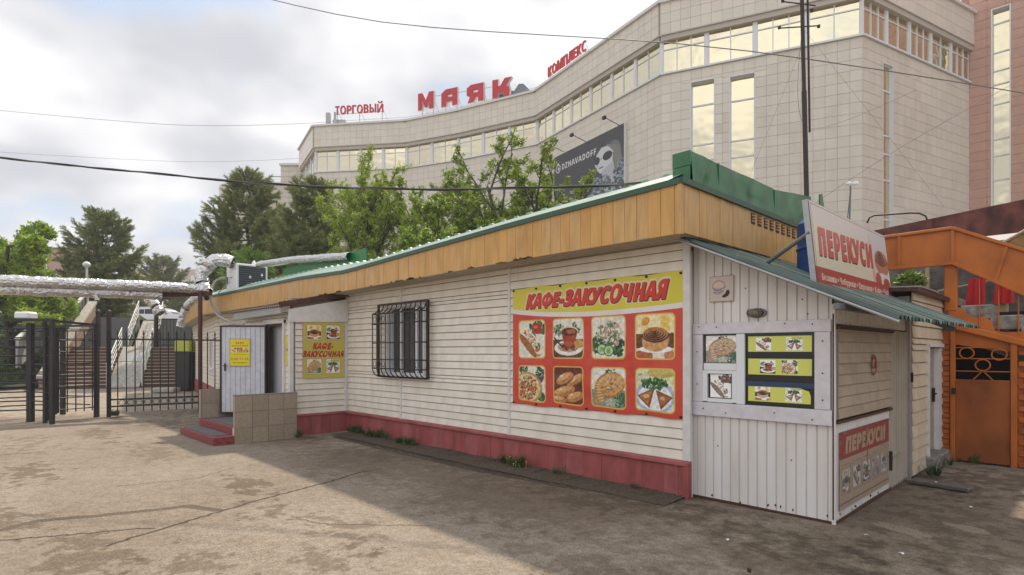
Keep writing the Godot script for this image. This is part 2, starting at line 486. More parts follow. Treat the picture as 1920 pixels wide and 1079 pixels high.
# ---------------------------------------------------------------- materials used all over
func make_materials() -> void:
	var streak := grain(0.012, 4, 3, 0.90, 1.0, 0.03, 0.6)
	var spot := grain(0.03, 4, 8, 0.93, 1.0, 0.02)
	mat("siding a", lin(0.85, 0.80, 0.70), 0.5, 0, streak, Vector3(0.9, 0.16, 0.9))
	mat("siding b", lin(0.835, 0.78, 0.675), 0.5, 0, streak, Vector3(0.7, 0.2, 0.7))
	mat("siding c", lin(0.86, 0.81, 0.715), 0.5, 0, streak, Vector3(1.1, 0.13, 1.1))
	mat("white trim", lin(0.74, 0.73, 0.72), 0.5, 0, spot, Vector3.ONE * 0.8)
	mat("white wall sheet", lin(0.78, 0.755, 0.73), 0.45, 0.0, streak, Vector3(0.8, 0.12, 0.8))
	mat("lilac board", lin(0.71, 0.685, 0.73), 0.55, 0, spot, Vector3.ONE)
	mat("wall core", lin(0.32, 0.285, 0.24), 0.9)
	mat("dark void", lin(0.02, 0.02, 0.02), 0.9)
	var plinth_g := grain(0.014, 5, 14, 0.75, 1.0, 0.03, 0.7)
	mat("plinth red", lin(0.40, 0.095, 0.09), 0.65, 0, plinth_g, Vector3(0.9, 0.5, 0.9))
	mat("plinth red worn", lin(0.43, 0.12, 0.115), 0.65, 0, plinth_g, Vector3(0.7, 0.7, 0.7))
	var wood := grain(0.02, 4, 21, 0.84, 1.0, 0.04, 0.7)
	mat("ochre a", lin(0.68, 0.39, 0.11), 0.4, 0, wood, Vector3(1.4, 0.25, 1.4))
	mat("ochre b", lin(0.67, 0.39, 0.12), 0.4, 0, wood, Vector3(1.1, 0.3, 1.1))
	mat("ochre c", lin(0.69, 0.38, 0.10), 0.4, 0, wood, Vector3(0.9, 0.2, 0.9))
	mat("ochre d", lin(0.65, 0.40, 0.15), 0.4, 0, wood, Vector3(1.6, 0.35, 1.6))
	mat("soffit", lin(0.45, 0.40, 0.32), 0.6, 0, spot, Vector3.ONE)
	mat("roof green edge", lin(0.035, 0.09, 0.055), 0.45)
	mat("roof sheet", lin(0.30, 0.43, 0.36), 0.35, 0.0, streak, Vector3(0.8, 0.8, 0.8))
	mat("awning sheet", lin(0.36, 0.62, 0.52), 0.3, 0.0, grain(0.03, 4, 31, 0.55, 1.0, 0.0, 0.9), Vector3(0.35, 0.35, 2.6))
	mats["awning sheet"].vertex_color_use_as_albedo = true
	mat("parapet green", lin(0.045, 0.20, 0.075), 0.38, 0.0, grain(0.012, 4, 41, 0.75, 1.0), Vector3(0.6, 0.5, 0.6))
	mat("black iron", lin(0.018, 0.017, 0.018), 0.5, 0.0)
	mat("brown iron", lin(0.045, 0.022, 0.018), 0.55, 0.0, grain(0.05, 3, 52, 0.6, 1.0), Vector3.ONE * 2)
	mat("maroon paint", lin(0.13, 0.028, 0.03), 0.5, 0.0, grain(0.05, 3, 53, 0.7, 1.0), Vector3.ONE * 2)
	mat("grey steel", lin(0.16, 0.17, 0.18), 0.45, 0.4)
	mat("galvanised", lin(0.42, 0.43, 0.44), 0.45, 0.5, spot, Vector3.ONE * 2)
	mat("white plastic", lin(0.76, 0.77, 0.78), 0.35)
	mat("concrete", lin(0.36, 0.34, 0.31), 0.85, 0, grain(0.03, 5, 61, 0.6, 1.0, 0.03), Vector3.ONE * 0.8)
	mat("concrete light", lin(0.55, 0.52, 0.47), 0.85, 0, grain(0.03, 5, 62, 0.7, 1.0, 0.03), Vector3.ONE * 0.6)
	mat("porch tile", lin(0.40, 0.325, 0.235), 0.3, 0, grain(0.05, 4, 63, 0.88, 1.0), Vector3.ONE)
	mat("porch tile b", lin(0.375, 0.30, 0.215), 0.3, 0, grain(0.05, 4, 63, 0.86, 1.0), Vector3.ONE * 1.3)
	mat("grout", lin(0.22, 0.20, 0.17), 0.9)
	mat("deck grey", lin(0.17, 0.165, 0.16), 0.8, 0, grain(0.04, 4, 64, 0.7, 1.0), Vector3.ONE * 2)
	mat("chipped red", lin(0.36, 0.06, 0.055), 0.6, 0, grain(0.035, 5, 66, 0.45, 1.0, -0.12, 0.5), Vector3(1.6, 1.6, 1.6))
	var orange_g := grain(0.016, 5, 71, 0.80, 1.0, 0.04, 0.6)
	mat("orange paint", lin(0.54, 0.15, 0.014), 0.5, 0, orange_g, Vector3(0.6, 0.35, 0.6))
	mat("orange door", lin(0.40, 0.108, 0.017), 0.5, 0, grain(0.012, 5, 72, 0.62, 1.0, 0.05, 0.5), Vector3(0.5, 0.35, 0.5))
	mat("orange brick", lin(0.50, 0.135, 0.02), 0.7, 0, orange_g, Vector3.ONE * 1.5)
	mat("orange brick b", lin(0.44, 0.115, 0.02), 0.7, 0, orange_g, Vector3.ONE * 1.2)
	mat("rust red", lin(0.25, 0.07, 0.05), 0.7, 0, grain(0.02, 5, 75, 0.35, 1.0, 0.05, 0.8), Vector3(0.5, 0.35, 0.5))
	mat("rust", lin(0.14, 0.05, 0.02), 0.8, 0, grain(0.05, 4, 76, 0.5, 1.0), Vector3.ONE * 3)
	mat("brown roof", lin(0.14, 0.05, 0.04), 0.55, 0, grain(0.04, 4, 77, 0.55, 1.0), Vector3.ONE)
	mat("soil", lin(0.16, 0.12, 0.08), 0.95, 0, grain(0.06, 4, 78, 0.5, 1.0), Vector3.ONE * 1.2)
	mat("bark", lin(0.11, 0.075, 0.055), 0.9, 0, grain(0.06, 4, 79, 0.5, 1.0), Vector3(3, 0.8, 3))
	mat("grey bark", lin(0.16, 0.14, 0.115), 0.9, 0, grain(0.06, 4, 80, 0.55, 1.0), Vector3(3, 0.8, 3))
	for k in [["needle", 0.2], ["leaf", 0.6], ["blade", 0.4]]:
		var m := mat(k[0], Color.WHITE, 0.55)
		m.vertex_color_use_as_albedo = true
		m.backlight_enabled = true
		m.backlight = lin(0.10, 0.14, 0.02) if k[0] != "leaf" else lin(0.30, 0.40, 0.05)
		if k[0] == "needle": m.backlight = lin(0.17, 0.20, 0.06)
	var foil := mat("foil", lin(0.66, 0.65, 0.64), 0.27, 0.95)
	foil.uv1_triplanar = true; foil.uv1_world_triplanar = true; foil.uv1_scale = Vector3.ONE * 1.3
	bumpy(foil, ImageTexture.create_from_image(noise_image(0.035, 4, 91, FastNoiseLite.TYPE_SIMPLEX)), 3.0)
	var pane := mat("clear glass", Color(0.75, 0.8, 0.8, 0.12), 0.05)
	pane.metallic_specular = 0.25
	pane.transparency = BaseMaterial3D.TRANSPARENCY_ALPHA
	var gold := mat("gold mirror glass", lin(0.76, 0.68, 0.48), 0.03, 1.0)
	gold.uv1_triplanar = true; gold.uv1_world_triplanar = true; gold.uv1_scale = Vector3.ONE * 0.25
	bumpy(gold, ImageTexture.create_from_image(noise_image(0.012, 2, 95)), 1.0)
	mat("dark glass", lin(0.015, 0.018, 0.02), 0.05, 0.0)
	mat("mall frame", lin(0.70, 0.72, 0.74), 0.4)
	mat("mall joint", lin(0.48, 0.43, 0.36), 0.9)
	mat("mall cap", lin(0.66, 0.64, 0.61), 0.5)
	for k in [["mall tile a", 0.68, 0.62, 0.525], ["mall tile b", 0.66, 0.60, 0.505], ["mall tile c", 0.695, 0.635, 0.545]]:
		mat(k[0], lin(k[1], k[2], k[3]), 0.35, 0, grain(0.02, 4, 97, 0.94, 1.0, 0.01, 0.7), Vector3(0.3, 0.05, 0.3))
	mat("pink joint", lin(0.36, 0.19, 0.14), 0.9)
	for k in [["pink tile a", 0.54, 0.31, 0.225], ["pink tile b", 0.515, 0.295, 0.215]]:
		mat(k[0], lin(k[1], k[2], k[3]), 0.35, 0, grain(0.02, 3, 97, 0.94, 1.0), Vector3.ONE * 0.3)
	var many := mat("many tiles", Color.WHITE, 0.35)
	many.vertex_color_use_as_albedo = true
	mat("letter red", lin(0.50, 0.014, 0.022), 0.4)
	mat("letter edge", lin(0.62, 0.55, 0.56), 0.45)
	mat("letter steel", lin(0.26, 0.26, 0.27), 0.5, 0.3)
	mat("cable black", lin(0.02, 0.02, 0.02), 0.6)
	mat("wire grey", lin(0.13, 0.12, 0.12), 0.6)
	mat("red cloth", lin(0.46, 0.012, 0.02), 0.75)
	mat("blue plastic", lin(0.02, 0.075, 0.26), 0.4)
	mat("brick brown", lin(0.20, 0.105, 0.065), 0.8, 0, grain(0.05, 4, 65, 0.6, 1.0), Vector3.ONE * 2)
	mat("step edge", lin(0.42, 0.36, 0.28), 0.8)
	mat("grey step", lin(0.27, 0.265, 0.25), 0.85, 0, grain(0.05, 4, 65, 0.7, 1.0), Vector3.ONE)
	mat("white paint", lin(0.70, 0.70, 0.67), 0.5)

# ---------------------------------------------------------------- ground
func make_ground() -> void:
	var w := 1760; var h := 1120
	var a := noise_image(0.0035, 5, 101, FastNoiseLite.TYPE_SIMPLEX_SMOOTH, 1024); a.convert(Image.FORMAT_L8)
	var b := noise_image(0.02, 4, 102, FastNoiseLite.TYPE_SIMPLEX_SMOOTH, 1024); b.convert(Image.FORMAT_L8)
	var da := a.get_data(); var db := b.get_data()
	# stain marks and painted shade (x, z, radius along x, along z) and how dark; edges broken up by the noise
	var stains_and_shade := [[-5.6, -0.75, 0.45, 0.2, 0.78], [-4.67, -1.3, 0.4, 0.26, 0.77], [-4.9, -2.5, 0.7, 0.3, 0.8], [-5.76, -2.3, 0.45, 0.2, 0.75], [-7.28, -2.54, 0.6, 0.16, 0.7], [-9.8, -0.75, 0.8, 0.3, 0.72], [-7.4, -0.35, 0.7, 0.2, 0.75], [-4.2, -2.1, 0.5, 0.25, 0.8], [-13.5, -2.0, 1.2, 0.25, 0.8], [-13.2, -1.0, 1.2, 0.3, 0.82], [-10.5, -2.3, 0.9, 0.2, 0.86], [-3.2, -3.4, 0.9, 0.3, 0.88],
		[-1.0, -6.4, 2.3, 3.1, 0.83], [-5.4, -4.6, 5.8, 1.5, 0.84], [-6.5, -5.05, 4.2, 0.42, 0.90], [-2.5, -5.0, 1.5, 0.32, 0.91], [-1.0, -6.6, 0.5, 1.1, 0.84], [-0.6, -5.6, 0.8, 0.7, 0.88], [-1.3, -8.9, 0.5, 0.9, 0.84], [-0.3, -9.4, 1.6, 0.7, 0.80], [-16.8, -2.3, 0.5, 1.6, 0.75], [-15.0, -4.6, 2.2, 1.2, 0.76]]  # leading entries here paint deeper shade beside the kiosk and along the facade
	var im := Image.create(w, h, false, Image.FORMAT_RGB8)
	var px := PackedByteArray(); px.resize(w * h * 3)
	for y in h:
		var wz := y / 80.0 - 11.0
		var near := []
		for s in stains_and_shade:
			if absf(wz - s[1]) < s[3] * 1.7: near.append(s)
		for x in w:
			var n := da[(y % 1024) * 1024 + x % 1024] / 255.0
			var f := db[((y * 2) % 1024) * 1024 + (x * 2) % 1024] / 255.0
			var g := db[((y * 7) % 1024) * 1024 + (x * 7) % 1024] / 255.0
			var t := 0.87 + 0.14 * n + 0.12 * (f - 0.5) + 0.18 * (g - 0.5)
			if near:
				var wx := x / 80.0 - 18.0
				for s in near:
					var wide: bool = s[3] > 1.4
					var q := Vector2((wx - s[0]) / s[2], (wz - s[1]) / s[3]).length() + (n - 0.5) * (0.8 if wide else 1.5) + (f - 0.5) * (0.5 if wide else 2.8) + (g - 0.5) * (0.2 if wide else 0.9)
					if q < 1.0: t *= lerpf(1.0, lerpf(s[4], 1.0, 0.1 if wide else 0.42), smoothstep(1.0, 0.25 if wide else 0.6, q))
			var browning := clampf(1.05 - t, 0.0, 0.4)  # darker tone turns browner, in stain marks and painted shade alike
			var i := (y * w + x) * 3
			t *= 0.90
			px[i] = clampi(int(255 * t), 0, 255); px[i + 1] = clampi(int(255 * t * (1.0 - browning * 0.16)), 0, 255); px[i + 2] = clampi(int(255 * t * (1.0 - browning * 0.38)), 0, 255)
	im.set_data(w, h, false, Image.FORMAT_RGB8, px)
	var p := Print.new(8, 8, Color.WHITE)
	p.im = im
	var to := func(l: Array) -> Array:
		var o := []
		for i in l.size() - 1:
			var u: Vector2 = l[i]; var v: Vector2 = l[i + 1]
			var k := maxi(1, int(u.distance_to(v) / 0.06))
			for j in k:
				var q := u.lerp(v, float(j) / k) + Vector2(rng.randf_range(-1, 1), rng.randf_range(-1, 1)) * 0.018
				o.append(Vector2((q.x + 18.0) * 80.0, (q.y + 11.0) * 80.0))
		return o
	p.stroke(to.call([Vector2(-6.91, -0.3), Vector2(-7.04, -0.59), Vector2(-6.78, -1.25), Vector2(-6.64, -1.74), Vector2(-6.2, -1.95)]), 9.0, Color(0.60, 0.57, 0.53))
	p.stroke(to.call([Vector2(-5.74, -0.91), Vector2(-5.94, -1.38), Vector2(-6.21, -1.99), Vector2(-6.4, -2.46), Vector2(-6.6, -3.17), Vector2(-6.9, -3.87), Vector2(-6.89, -4.23)]), 3.2, Color(0.44, 0.41, 0.37))
	p.stroke(to.call([Vector2(-6.52, -0.28), Vector2(-6.33, -0.69), Vector2(-6.07, -1.24), Vector2(-5.96, -1.38)]), 2.6, Color(0.42, 0.39, 0.36))
	p.stroke(to.call([Vector2(-5.4, -2.35), Vector2(-5.0, -2.5), Vector2(-4.3, -3.2)]), 1.6, Color(0.55, 0.52, 0.48))
	p.stroke(to.call([Vector2(-8.2, -1.4), Vector2(-8.0, -2.2), Vector2(-8.5, -2.9)]), 1.6, Color(0.58, 0.55, 0.5))
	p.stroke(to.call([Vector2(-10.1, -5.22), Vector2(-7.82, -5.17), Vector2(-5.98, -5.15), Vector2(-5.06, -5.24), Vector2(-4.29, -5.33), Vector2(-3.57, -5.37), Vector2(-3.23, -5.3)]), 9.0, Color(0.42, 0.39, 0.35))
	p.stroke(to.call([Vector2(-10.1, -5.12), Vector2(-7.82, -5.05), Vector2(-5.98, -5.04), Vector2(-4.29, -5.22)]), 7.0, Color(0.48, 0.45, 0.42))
	# pale patches where the surface was mended
	for q in [[-1.3, -6.1, 22, 9], [-0.9, -6.6, 14, 8], [-5.9, -3.3, 26, 8]]:
		p.ell((q[0] + 18) * 80, (q[1] + 11) * 80, q[2], q[3], Color(0.86, 0.84, 0.80), 0.4, 0.3)
	for k in 1500:   # stones and grit that show pale or dark
		var c := Color(0.98, 0.95, 0.91) if k % 3 == 0 else Color(0.60, 0.56, 0.52)
		p.ell(rng.randf() * w, rng.randf() * h, rng.randf_range(0.6, 1.4), rng.randf_range(0.6, 1.2), c)
	var m := StandardMaterial3D.new()
	m.resource_name = "asphalt"
	m.albedo_color = lin(0.54, 0.46, 0.37); m.roughness = 0.92
	m.uv1_scale = Vector3(22.0 / 1.9, 14.0 / 1.9, 1)
	var fine := noise_image(0.30, 3, 104, FastNoiseLite.TYPE_SIMPLEX, 512)
	bumpy(m, ImageTexture.create_from_image(fine), 0.8)
	m.albedo_texture = grain(0.33, 4, 105, 0.55, 1.0, 0.02, 0.7)
	m.detail_enabled = true; m.detail_blend_mode = BaseMaterial3D.BLEND_MODE_MUL
	m.detail_uv_layer = BaseMaterial3D.DETAIL_UV_2
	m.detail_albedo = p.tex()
	var arr := []; arr.resize(Mesh.ARRAY_MAX)
	var v := PackedVector3Array(); var n2 := PackedVector3Array(); var uv := PackedVector2Array(); var ix := PackedInt32Array()
	var und := FastNoiseLite.new(); und.seed = 5; und.frequency = 0.22
	for j in 57:
		for i in 89:
			var q := Vector2(i / 88.0, j / 56.0)
			var wx := -18.0 + 22.0 * q.x; var wz := -11.0 + 14.0 * q.y
			v.append(Vector3(wx, 0.004 + 0.010 * (und.get_noise_2d(wx, wz)), wz))
			n2.append(Vector3(-0.022 * (und.get_noise_2d(wx + 0.5, wz) - und.get_noise_2d(wx - 0.5, wz)), 1, 0).normalized()); uv.append(q)
			if i < 88 and j < 56:
				var o := j * 89 + i
				ix.append_array([o, o + 1, o + 90, o, o + 90, o + 89])
	arr[Mesh.ARRAY_VERTEX] = v; arr[Mesh.ARRAY_NORMAL] = n2; arr[Mesh.ARRAY_TEX_UV] = uv; arr[Mesh.ARRAY_TEX_UV2] = uv; arr[Mesh.ARRAY_INDEX] = ix
	var am := ArrayMesh.new(); am.add_surface_from_arrays(Mesh.PRIMITIVE_TRIANGLES, arr)
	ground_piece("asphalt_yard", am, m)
	var far := mat("far asphalt", lin(0.42, 0.355, 0.28), 0.92, 0, grain(0.03, 5, 106, 0.7, 1.0, 0.03), Vector3.ONE * 0.35)
	var g := Shape.new()
	g.quad(Vector3(-500, -0.02, 500), Vector3(500, -0.02, 500), Vector3(500, -0.02, -500), Vector3(-500, -0.02, -500))
	ground_piece("ground", g, far)
	# soil strip at the foot of the cafe
	var s := Shape.new()
	var prev := Vector3.ZERO
	for i in 61:
		var x := -10.4 + 7.2 * i / 60.0
		var zf := -5.22 + 0.05 * und.get_noise_2d(x * 6, 2) - 0.05 * smoothstep(-5.5, -3.4, x)
		var q := Vector3(x, 0.012, zf)
		var yb := 0.035 + 0.02 * und.get_noise_2d(x * 9, 7)
		if i > 0: s.quad(prev, q, Vector3(x, yb, -5.76), Vector3(prev.x, yb, -5.76))
		prev = q
	ground_piece("soil_strip", s, mats["soil"])

# ---------------------------------------------------------------- the cafe
func fascia_top(x: float) -> float:
	var k := [[-30.0, 3.2], [-12.0, 3.15], [-10.0, 3.09], [-5.5, 3.26], [-3.0, 3.32]]
	for i in 4:
		if x <= k[i + 1][0]: return lerpf(k[i][1], k[i + 1][1], clampf((x - k[i][0]) / (k[i + 1][0] - k[i][0]), 0, 1))
	return 3.32
func fascia_low(x: float) -> float: return 2.70 + 0.1 * clampf((x + 14.0) / 9.0, 0, 1)

func make_cafe() -> Node3D:
	var c := thing("cafe_building", "long low cafe with white siding, red plinth and ochre eaves boards", "building", Vector3(-11, 0, -8))
	var ms := [mats["siding a"], mats["siding b"], mats["siding c"]]
	mat("mould", lin(0.10, 0.065, 0.03), 0.9)
	var och := [mats["ochre a"], mats["ochre b"], mats["ochre c"], mats["ochre d"]]
	var F := wall_frame(Vector3(0, 0, -5.75), Vector3.RIGHT)
	var big := Rect2(-9.25, 1.17, 1.19, 1.26)
	var small := Rect2(-16.1, 1.8, 1.5, 0.57)
	# core of the front wall, with real openings
	var core := Shape.new()
	for r: Rect2 in around(Rect2(-19.0, 0.0, 15.78, 2.82), [big, small]):
		core.box(Vector3(r.get_center().x, r.get_center().y, -5.82), Vector3(r.size.x, r.size.y, 0.12))
	core.span(Vector3(-19.0, 0, -11.0), Vector3(-3.24, 2.82, -10.9))
	core.span(Vector3(-3.36, 0, -10.9), Vector3(-3.24, 2.82, -5.88))
	core.span(Vector3(-19.0, 2.82, -11.0), Vector3(-3.24, 2.9, -5.75))
	core.span(Vector3(-19.0, 0.2, -11.0), Vector3(-3.24, 0.26, -5.88))
	put(c, "wall", core, mats["wall core"])
	for q in [[-19.0, -13.26], [-10.72, -8.815], [-8.765, -6.025], [-5.975, -3.245]]:
		siding(c, F, q[0], q[1], 0.41, 2.80, 0.1155, [big, small], ms)
	for x in [-8.79, -6.0]: put(c, "joint_strip", Shape.new().bevel(Vector3(x, 1.6, 0.012), Vector3(0.05, 2.4, 0.03), 0.006), mats["white trim"], F)
	put(c, "corner_strip", Shape.new().bevel(Vector3(-3.2, 1.62, 0.012), Vector3(0.09, 2.42, 0.04), 0.006), mats["white trim"], F)
	put(c, "corner_strip", Shape.new().bevel(Vector3(-10.755, 1.56, 0.02), Vector3(0.06, 2.32, 0.04), 0.006), mats["white trim"], F)
	# plinth boards with a capping batten
	for i in 26:
		var x := -10.74 + i * 0.291
		if x > -3.3: break
		var w := minf(0.288, -3.17 - x)
		put(c, "plinth_board", Shape.new().box(Vector3(x + w / 2, 0.17, 0.02 + rng.randf() * 0.004), Vector3(w, 0.36, 0.03)), mats["plinth red" if rng.randf() < 0.6 else "plinth red worn"], F)
	put(c, "plinth_capping", Shape.new().bevel(Vector3(-6.95, 0.38, 0.035), Vector3(7.58, 0.055, 0.07), 0.01), mats["plinth red worn"], F)
	put(c, "plinth_board", Shape.new().box(Vector3(-3.19, 0.19, 0.03), Vector3(0.07, 0.4, 0.07)), mats["plinth red"], F)
	# big window
	var win := window_unit(c, F, big, [0.30, 0.72], [], 0.055, -0.10, 0.06, mats["white plastic"], mats["clear glass"])
	put(win, "sill", Shape.new().bevel(Vector3(-8.655, 1.15, 0.03), Vector3(1.3, 0.04, 0.12), 0.008), mats["white plastic"], F)
	var reveal := Shape.new()
	for q in [[Vector3(-9.235, 1.8, -0.02), Vector3(0.03, 1.26, 0.12)], [Vector3(-8.075, 1.8, -0.02), Vector3(0.03, 1.26, 0.12)], [Vector3(-8.655, 2.415, -0.02), Vector3(1.13, 0.03, 0.12)]]: reveal.box(q[0], q[1])
	put(win, "reveal", reveal, mats["white plastic"], F)
	var blind_m := mat("brown blind", lin(0.06, 0.042, 0.03), 0.8)
	for i in 9:
		put(win, "blind_slat", Shape.new().box(Vector3(-8.93 + i * 0.062, 1.8, -0.2), Vector3(0.058, 1.2, 0.004), Basis(Vector3.UP, 0.35)), blind_m, F)
	put(win, "dark_room", Shape.new().box(Vector3(-8.5, 1.8, -0.5), Vector3(2.2, 1.9, 0.02)), mats["dark void"], F)
	# bowed grille in front of it
	var gr := put(c, "window_grille", Shape.new().box(Vector3(-7.86, 1.80, 0.1), Vector3(0.05, 1.32, 0.04)).box(Vector3(-9.40, 1.80, 0.1), Vector3(0.035, 1.32, 0.035)).box(Vector3(-8.63, 2.45, 0.1), Vector3(1.5, 0.03, 0.03)).box(Vector3(-8.63, 1.15, 0.1), Vector3(1.5, 0.03, 0.03)), mats["brown iron"], F)
	for i in 11:
		var x := -9.38 + i * 0.148
		var pts := [Vector3(x, 2.45, 0.1)]
		for k in 5: pts.append(Vector3(x, 2.45 - 0.16 * sin(k * PI / 8), 0.1 + 0.14 * (1 - cos(k * PI / 8))))
		pts.append(Vector3(x, 1.30, 0.24))
		for k in 5: pts.append(Vector3(x, 1.30 - 0.15 * sin(k * PI / 8), 0.24 - 0.14 * (1 - cos(k * PI / 8))))
		put(gr, "bar", Shape.new().tube(pts, 0.0105, 6), mats["brown iron"], F)
	for y in [2.28, 2.1, 1.76, 1.46, 1.30]: put(gr, "rail", Shape.new().box(Vector3(-8.63, y, 0.235), Vector3(1.54, 0.022, 0.016)).box(Vector3(-9.39, y, 0.165), Vector3(0.016, 0.022, 0.14)).box(Vector3(-7.87, y, 0.165), Vector3(0.016, 0.022, 0.14)), mats["brown iron"], F)
	for i in 11:
		for y in [1.38, 2.19]:
			var ring := []
			for k in 9: ring.append(Vector3(-9.31 + i * 0.148 + cos(TAU * k / 8) * 0.045, y + sin(TAU * k / 8) * 0.055, 0.238))
			if i < 10 and (i < 3 or i > 6): put(gr, "scroll", Shape.new().tube(ring, 0.005, 4), mats["brown iron"], F)
	# small barred window left of the porch
	var sw := window_unit(c, F, small, [0.5], [], 0.05, -0.08, 0.06, mats["brown iron"], mats["dark glass"])
	for i in 8: put(sw, "bar", Shape.new().tube([Vector3(-16.0 + i * 0.19, 1.8, 0.03), Vector3(-16.0 + i * 0.19, 1.88, 0.1), Vector3(-16.0 + i * 0.19, 2.37, 0.1)], 0.01, 5), mats["brown iron"], F)
	# eaves: soffit slats, ochre boards
	var x := -19.05
	while x < -3.1:
		var w := (0.13 if x > -8 else 0.24)
		var e := minf(x + w - 0.012, -3.03)
		var yl := fascia_low(x)
		put(c, "soffit_slat", Shape.new().box(Vector3((x + e) / 2, yl + 0.012, -5.52), Vector3(e - x, 0.012, 0.44)), mats["soffit"])
		x += w
	x = -19.05
	while x < -3.06:
		var w2: float = [0.15, 0.16, 0.145, 0.155][rng.randi() % 4]
		var e2 := minf(x + w2, -3.05)
		var s := Shape.new()
		var yl2 := fascia_low(x); var yt := fascia_top(x + w2 / 2)
		s.bevel(Vector3((x + e2) / 2, (yl2 + yt) / 2, -5.312 + rng.randf_range(-0.003, 0.003)), Vector3(e2 - x - 0.003, yt - yl2, 0.024), 0.003, Basis(Vector3.UP, rng.randf_range(-0.012, 0.012)))
		put(c, "eaves_board", s, och[rng.randi() % 4])
		x += w2
	put(c, "eaves_board", Shape.new().box(Vector3(-3.035, 3.06, -5.31), Vector3(0.045, 0.53, 0.05)), mats["ochre d"])
	var z := -5.36
	while z > -9.15:
		var s2 := Shape.new()
		s2.bevel(Vector3(-3.032 + rng.randf_range(-0.003, 0.003), 3.065, z - 0.078), Vector3(0.024, 0.51, 0.151), 0.004)
		put(c, "eaves_board", s2, och[[1, 3, 3, 0][rng.randi() % 4]])
		z -= 0.156
	for i in 9:
		var zz := -6.98 - i * 0.185
		put(c, "vent_opening", Shape.new().box(Vector3(-3.017, 3.215, zz), Vector3(0.012, 0.13, 0.10)), mats["brown roof"])
		for k in 3: put(c, "vent_bar", Shape.new().box(Vector3(-3.008, 3.215 + (k - 1) * 0.035, zz), Vector3(0.012, 0.012, 0.10 - 0.02 * (k % 2))), mats["ochre d"])
	for i in 26:   # mould and rust along the lower edge of the boards
		var mx := -13.2 + rng.randf() * 8.0
		var mp := PackedVector2Array()
		var ml := rng.randf_range(0.05, 0.22)
		for k in 6: mp.append(Vector2(mx + ml * k / 5.0, fascia_low(mx) - 0.004))
		for k in 6: mp.append(Vector2(mx + ml * (5 - k) / 5.0, fascia_low(mx) + 0.008 + rng.randf() * 0.028 * sin(PI * (k + 0.5) / 6.0)))
		put(c, "mould_patch", Shape.new().prism(mp, -5.300, -5.2965), mats["mould"])
	put(c, "eaves_lining", Shape.new().span(Vector3(-19.05, 2.86, -5.32), Vector3(-3.06, 3.05, -5.345)).span(Vector3(-3.08, 2.8, -9.15), Vector3(-3.05, 3.3, -5.34)), mats["wall core"])
	# roof: dark edge, steep ribbed verge, flat top behind
	var edge := Shape.new(); var verge := Shape.new()
	var n := 0
	x = -19.1
	while x < -3.0:
		var e3 := minf(x + 0.5, -2.99)
		var a := fascia_top(x); var b := fascia_top(e3)
		edge.quad(Vector3(x, a - 0.015, -5.275), Vector3(e3, b - 0.015, -5.275), Vector3(e3, b + 0.045, -5.275), Vector3(x, a + 0.045, -5.275))
		edge.quad(Vector3(x, a + 0.045, -5.275), Vector3(e3, b + 0.045, -5.275), Vector3(e3, b + 0.05, -5.32), Vector3(x, a + 0.05, -5.32))
		edge.quad(Vector3(x, a - 0.015, -5.32), Vector3(e3, b - 0.015, -5.32), Vector3(e3, b - 0.015, -5.275), Vector3(x, a - 0.015, -5.275))
		x += 0.5
	edge.span(Vector3(-3.03, 3.305, -9.2), Vector3(-2.985, 3.365, -5.275))
	put(c, "roof_edging", edge, mats["roof green edge"])
	x = -19.1
	while x < -3.2:
		var e4 := minf(x + 0.27, -3.0)
		var prof := [[0.0, 0.0], [0.55, 0.0], [0.68, 0.022], [0.88, 0.022], [1.0, 0.0]]
		for k in 4:
			var xa: float = lerpf(x, e4, prof[k][0]); var xb: float = lerpf(x, e4, prof[k + 1][0])
			var ya: float = fascia_top(xa) + 0.05 + prof[k][1]; var yb: float = fascia_top(xb) + 0.05 + prof[k + 1][1]
			verge.quad(Vector3(xa, ya - prof[k][1], -5.29), Vector3(xb, yb - prof[k + 1][1], -5.29), Vector3(xb, yb - prof[k + 1][1] + 0.225, -5.8), Vector3(xa, ya - prof[k][1] + 0.225, -5.8))
			verge.quad(Vector3(xa, ya - prof[k][1] + 0.225, -5.8), Vector3(xb, yb - prof[k + 1][1] + 0.225, -5.8), Vector3(xb, yb + 0.23, -5.8), Vector3(xa, ya + 0.23, -5.8))
			verge.quad(Vector3(xa, ya + 0.23, -5.8), Vector3(xb, yb + 0.23, -5.8), Vector3(xb, yb + 0.05, -11.2), Vector3(xa, ya + 0.05, -11.2))
		x += 0.27
	put(c, "roof", verge, mats["roof sheet"])
	# the wing that bends away at the far end
	var W := wall_frame(Vector3(-27.6, 0, -7.45), Vector3(8.6, 0, 1.7))
	var L := 8.766
	var wh := Rect2(L - 1.5, 1.05, 0.8, 0.95)
	var wcore := Shape.new()
	for r: Rect2 in around(Rect2(0, 0, L, 2.8), [wh]): wcore.box(Vector3(r.get_center().x, r.get_center().y, -0.06), Vector3(r.size.x, r.size.y, 0.12))
	wcore.span(Vector3(0, 0, -4), Vector3(0.12, 2.8, -0.12)).span(Vector3(0, 2.8, -4), Vector3(L + 0.6, 2.88, 0.0))
	put(c, "wall", wcore, mats["wall core"], W)
	siding(c, W, 0, L, 0.5, 2.8, 0.1155, [wh], ms)
	put(c, "plinth", Shape.new().box(Vector3(L / 2, 0.24, 0.02), Vector3(L, 0.5, 0.05)), mats["plinth red"], W)
	var ww := window_unit(c, W, wh, [0.5], [], 0.07, -0.06, 0.09, mats["white plastic"], mats["dark glass"])
	put(ww, "sill", Shape.new().box(Vector3(wh.get_center().x, wh.position.y - 0.02, 0.04), Vector3(0.95, 0.04, 0.12)), mats["white plastic"], W)
	put(c, "vent_opening", Shape.new().box(Vector3(3.2, 2.3, 0.02), Vector3(0.7, 0.2, 0.02)), mats["dark void"], W)
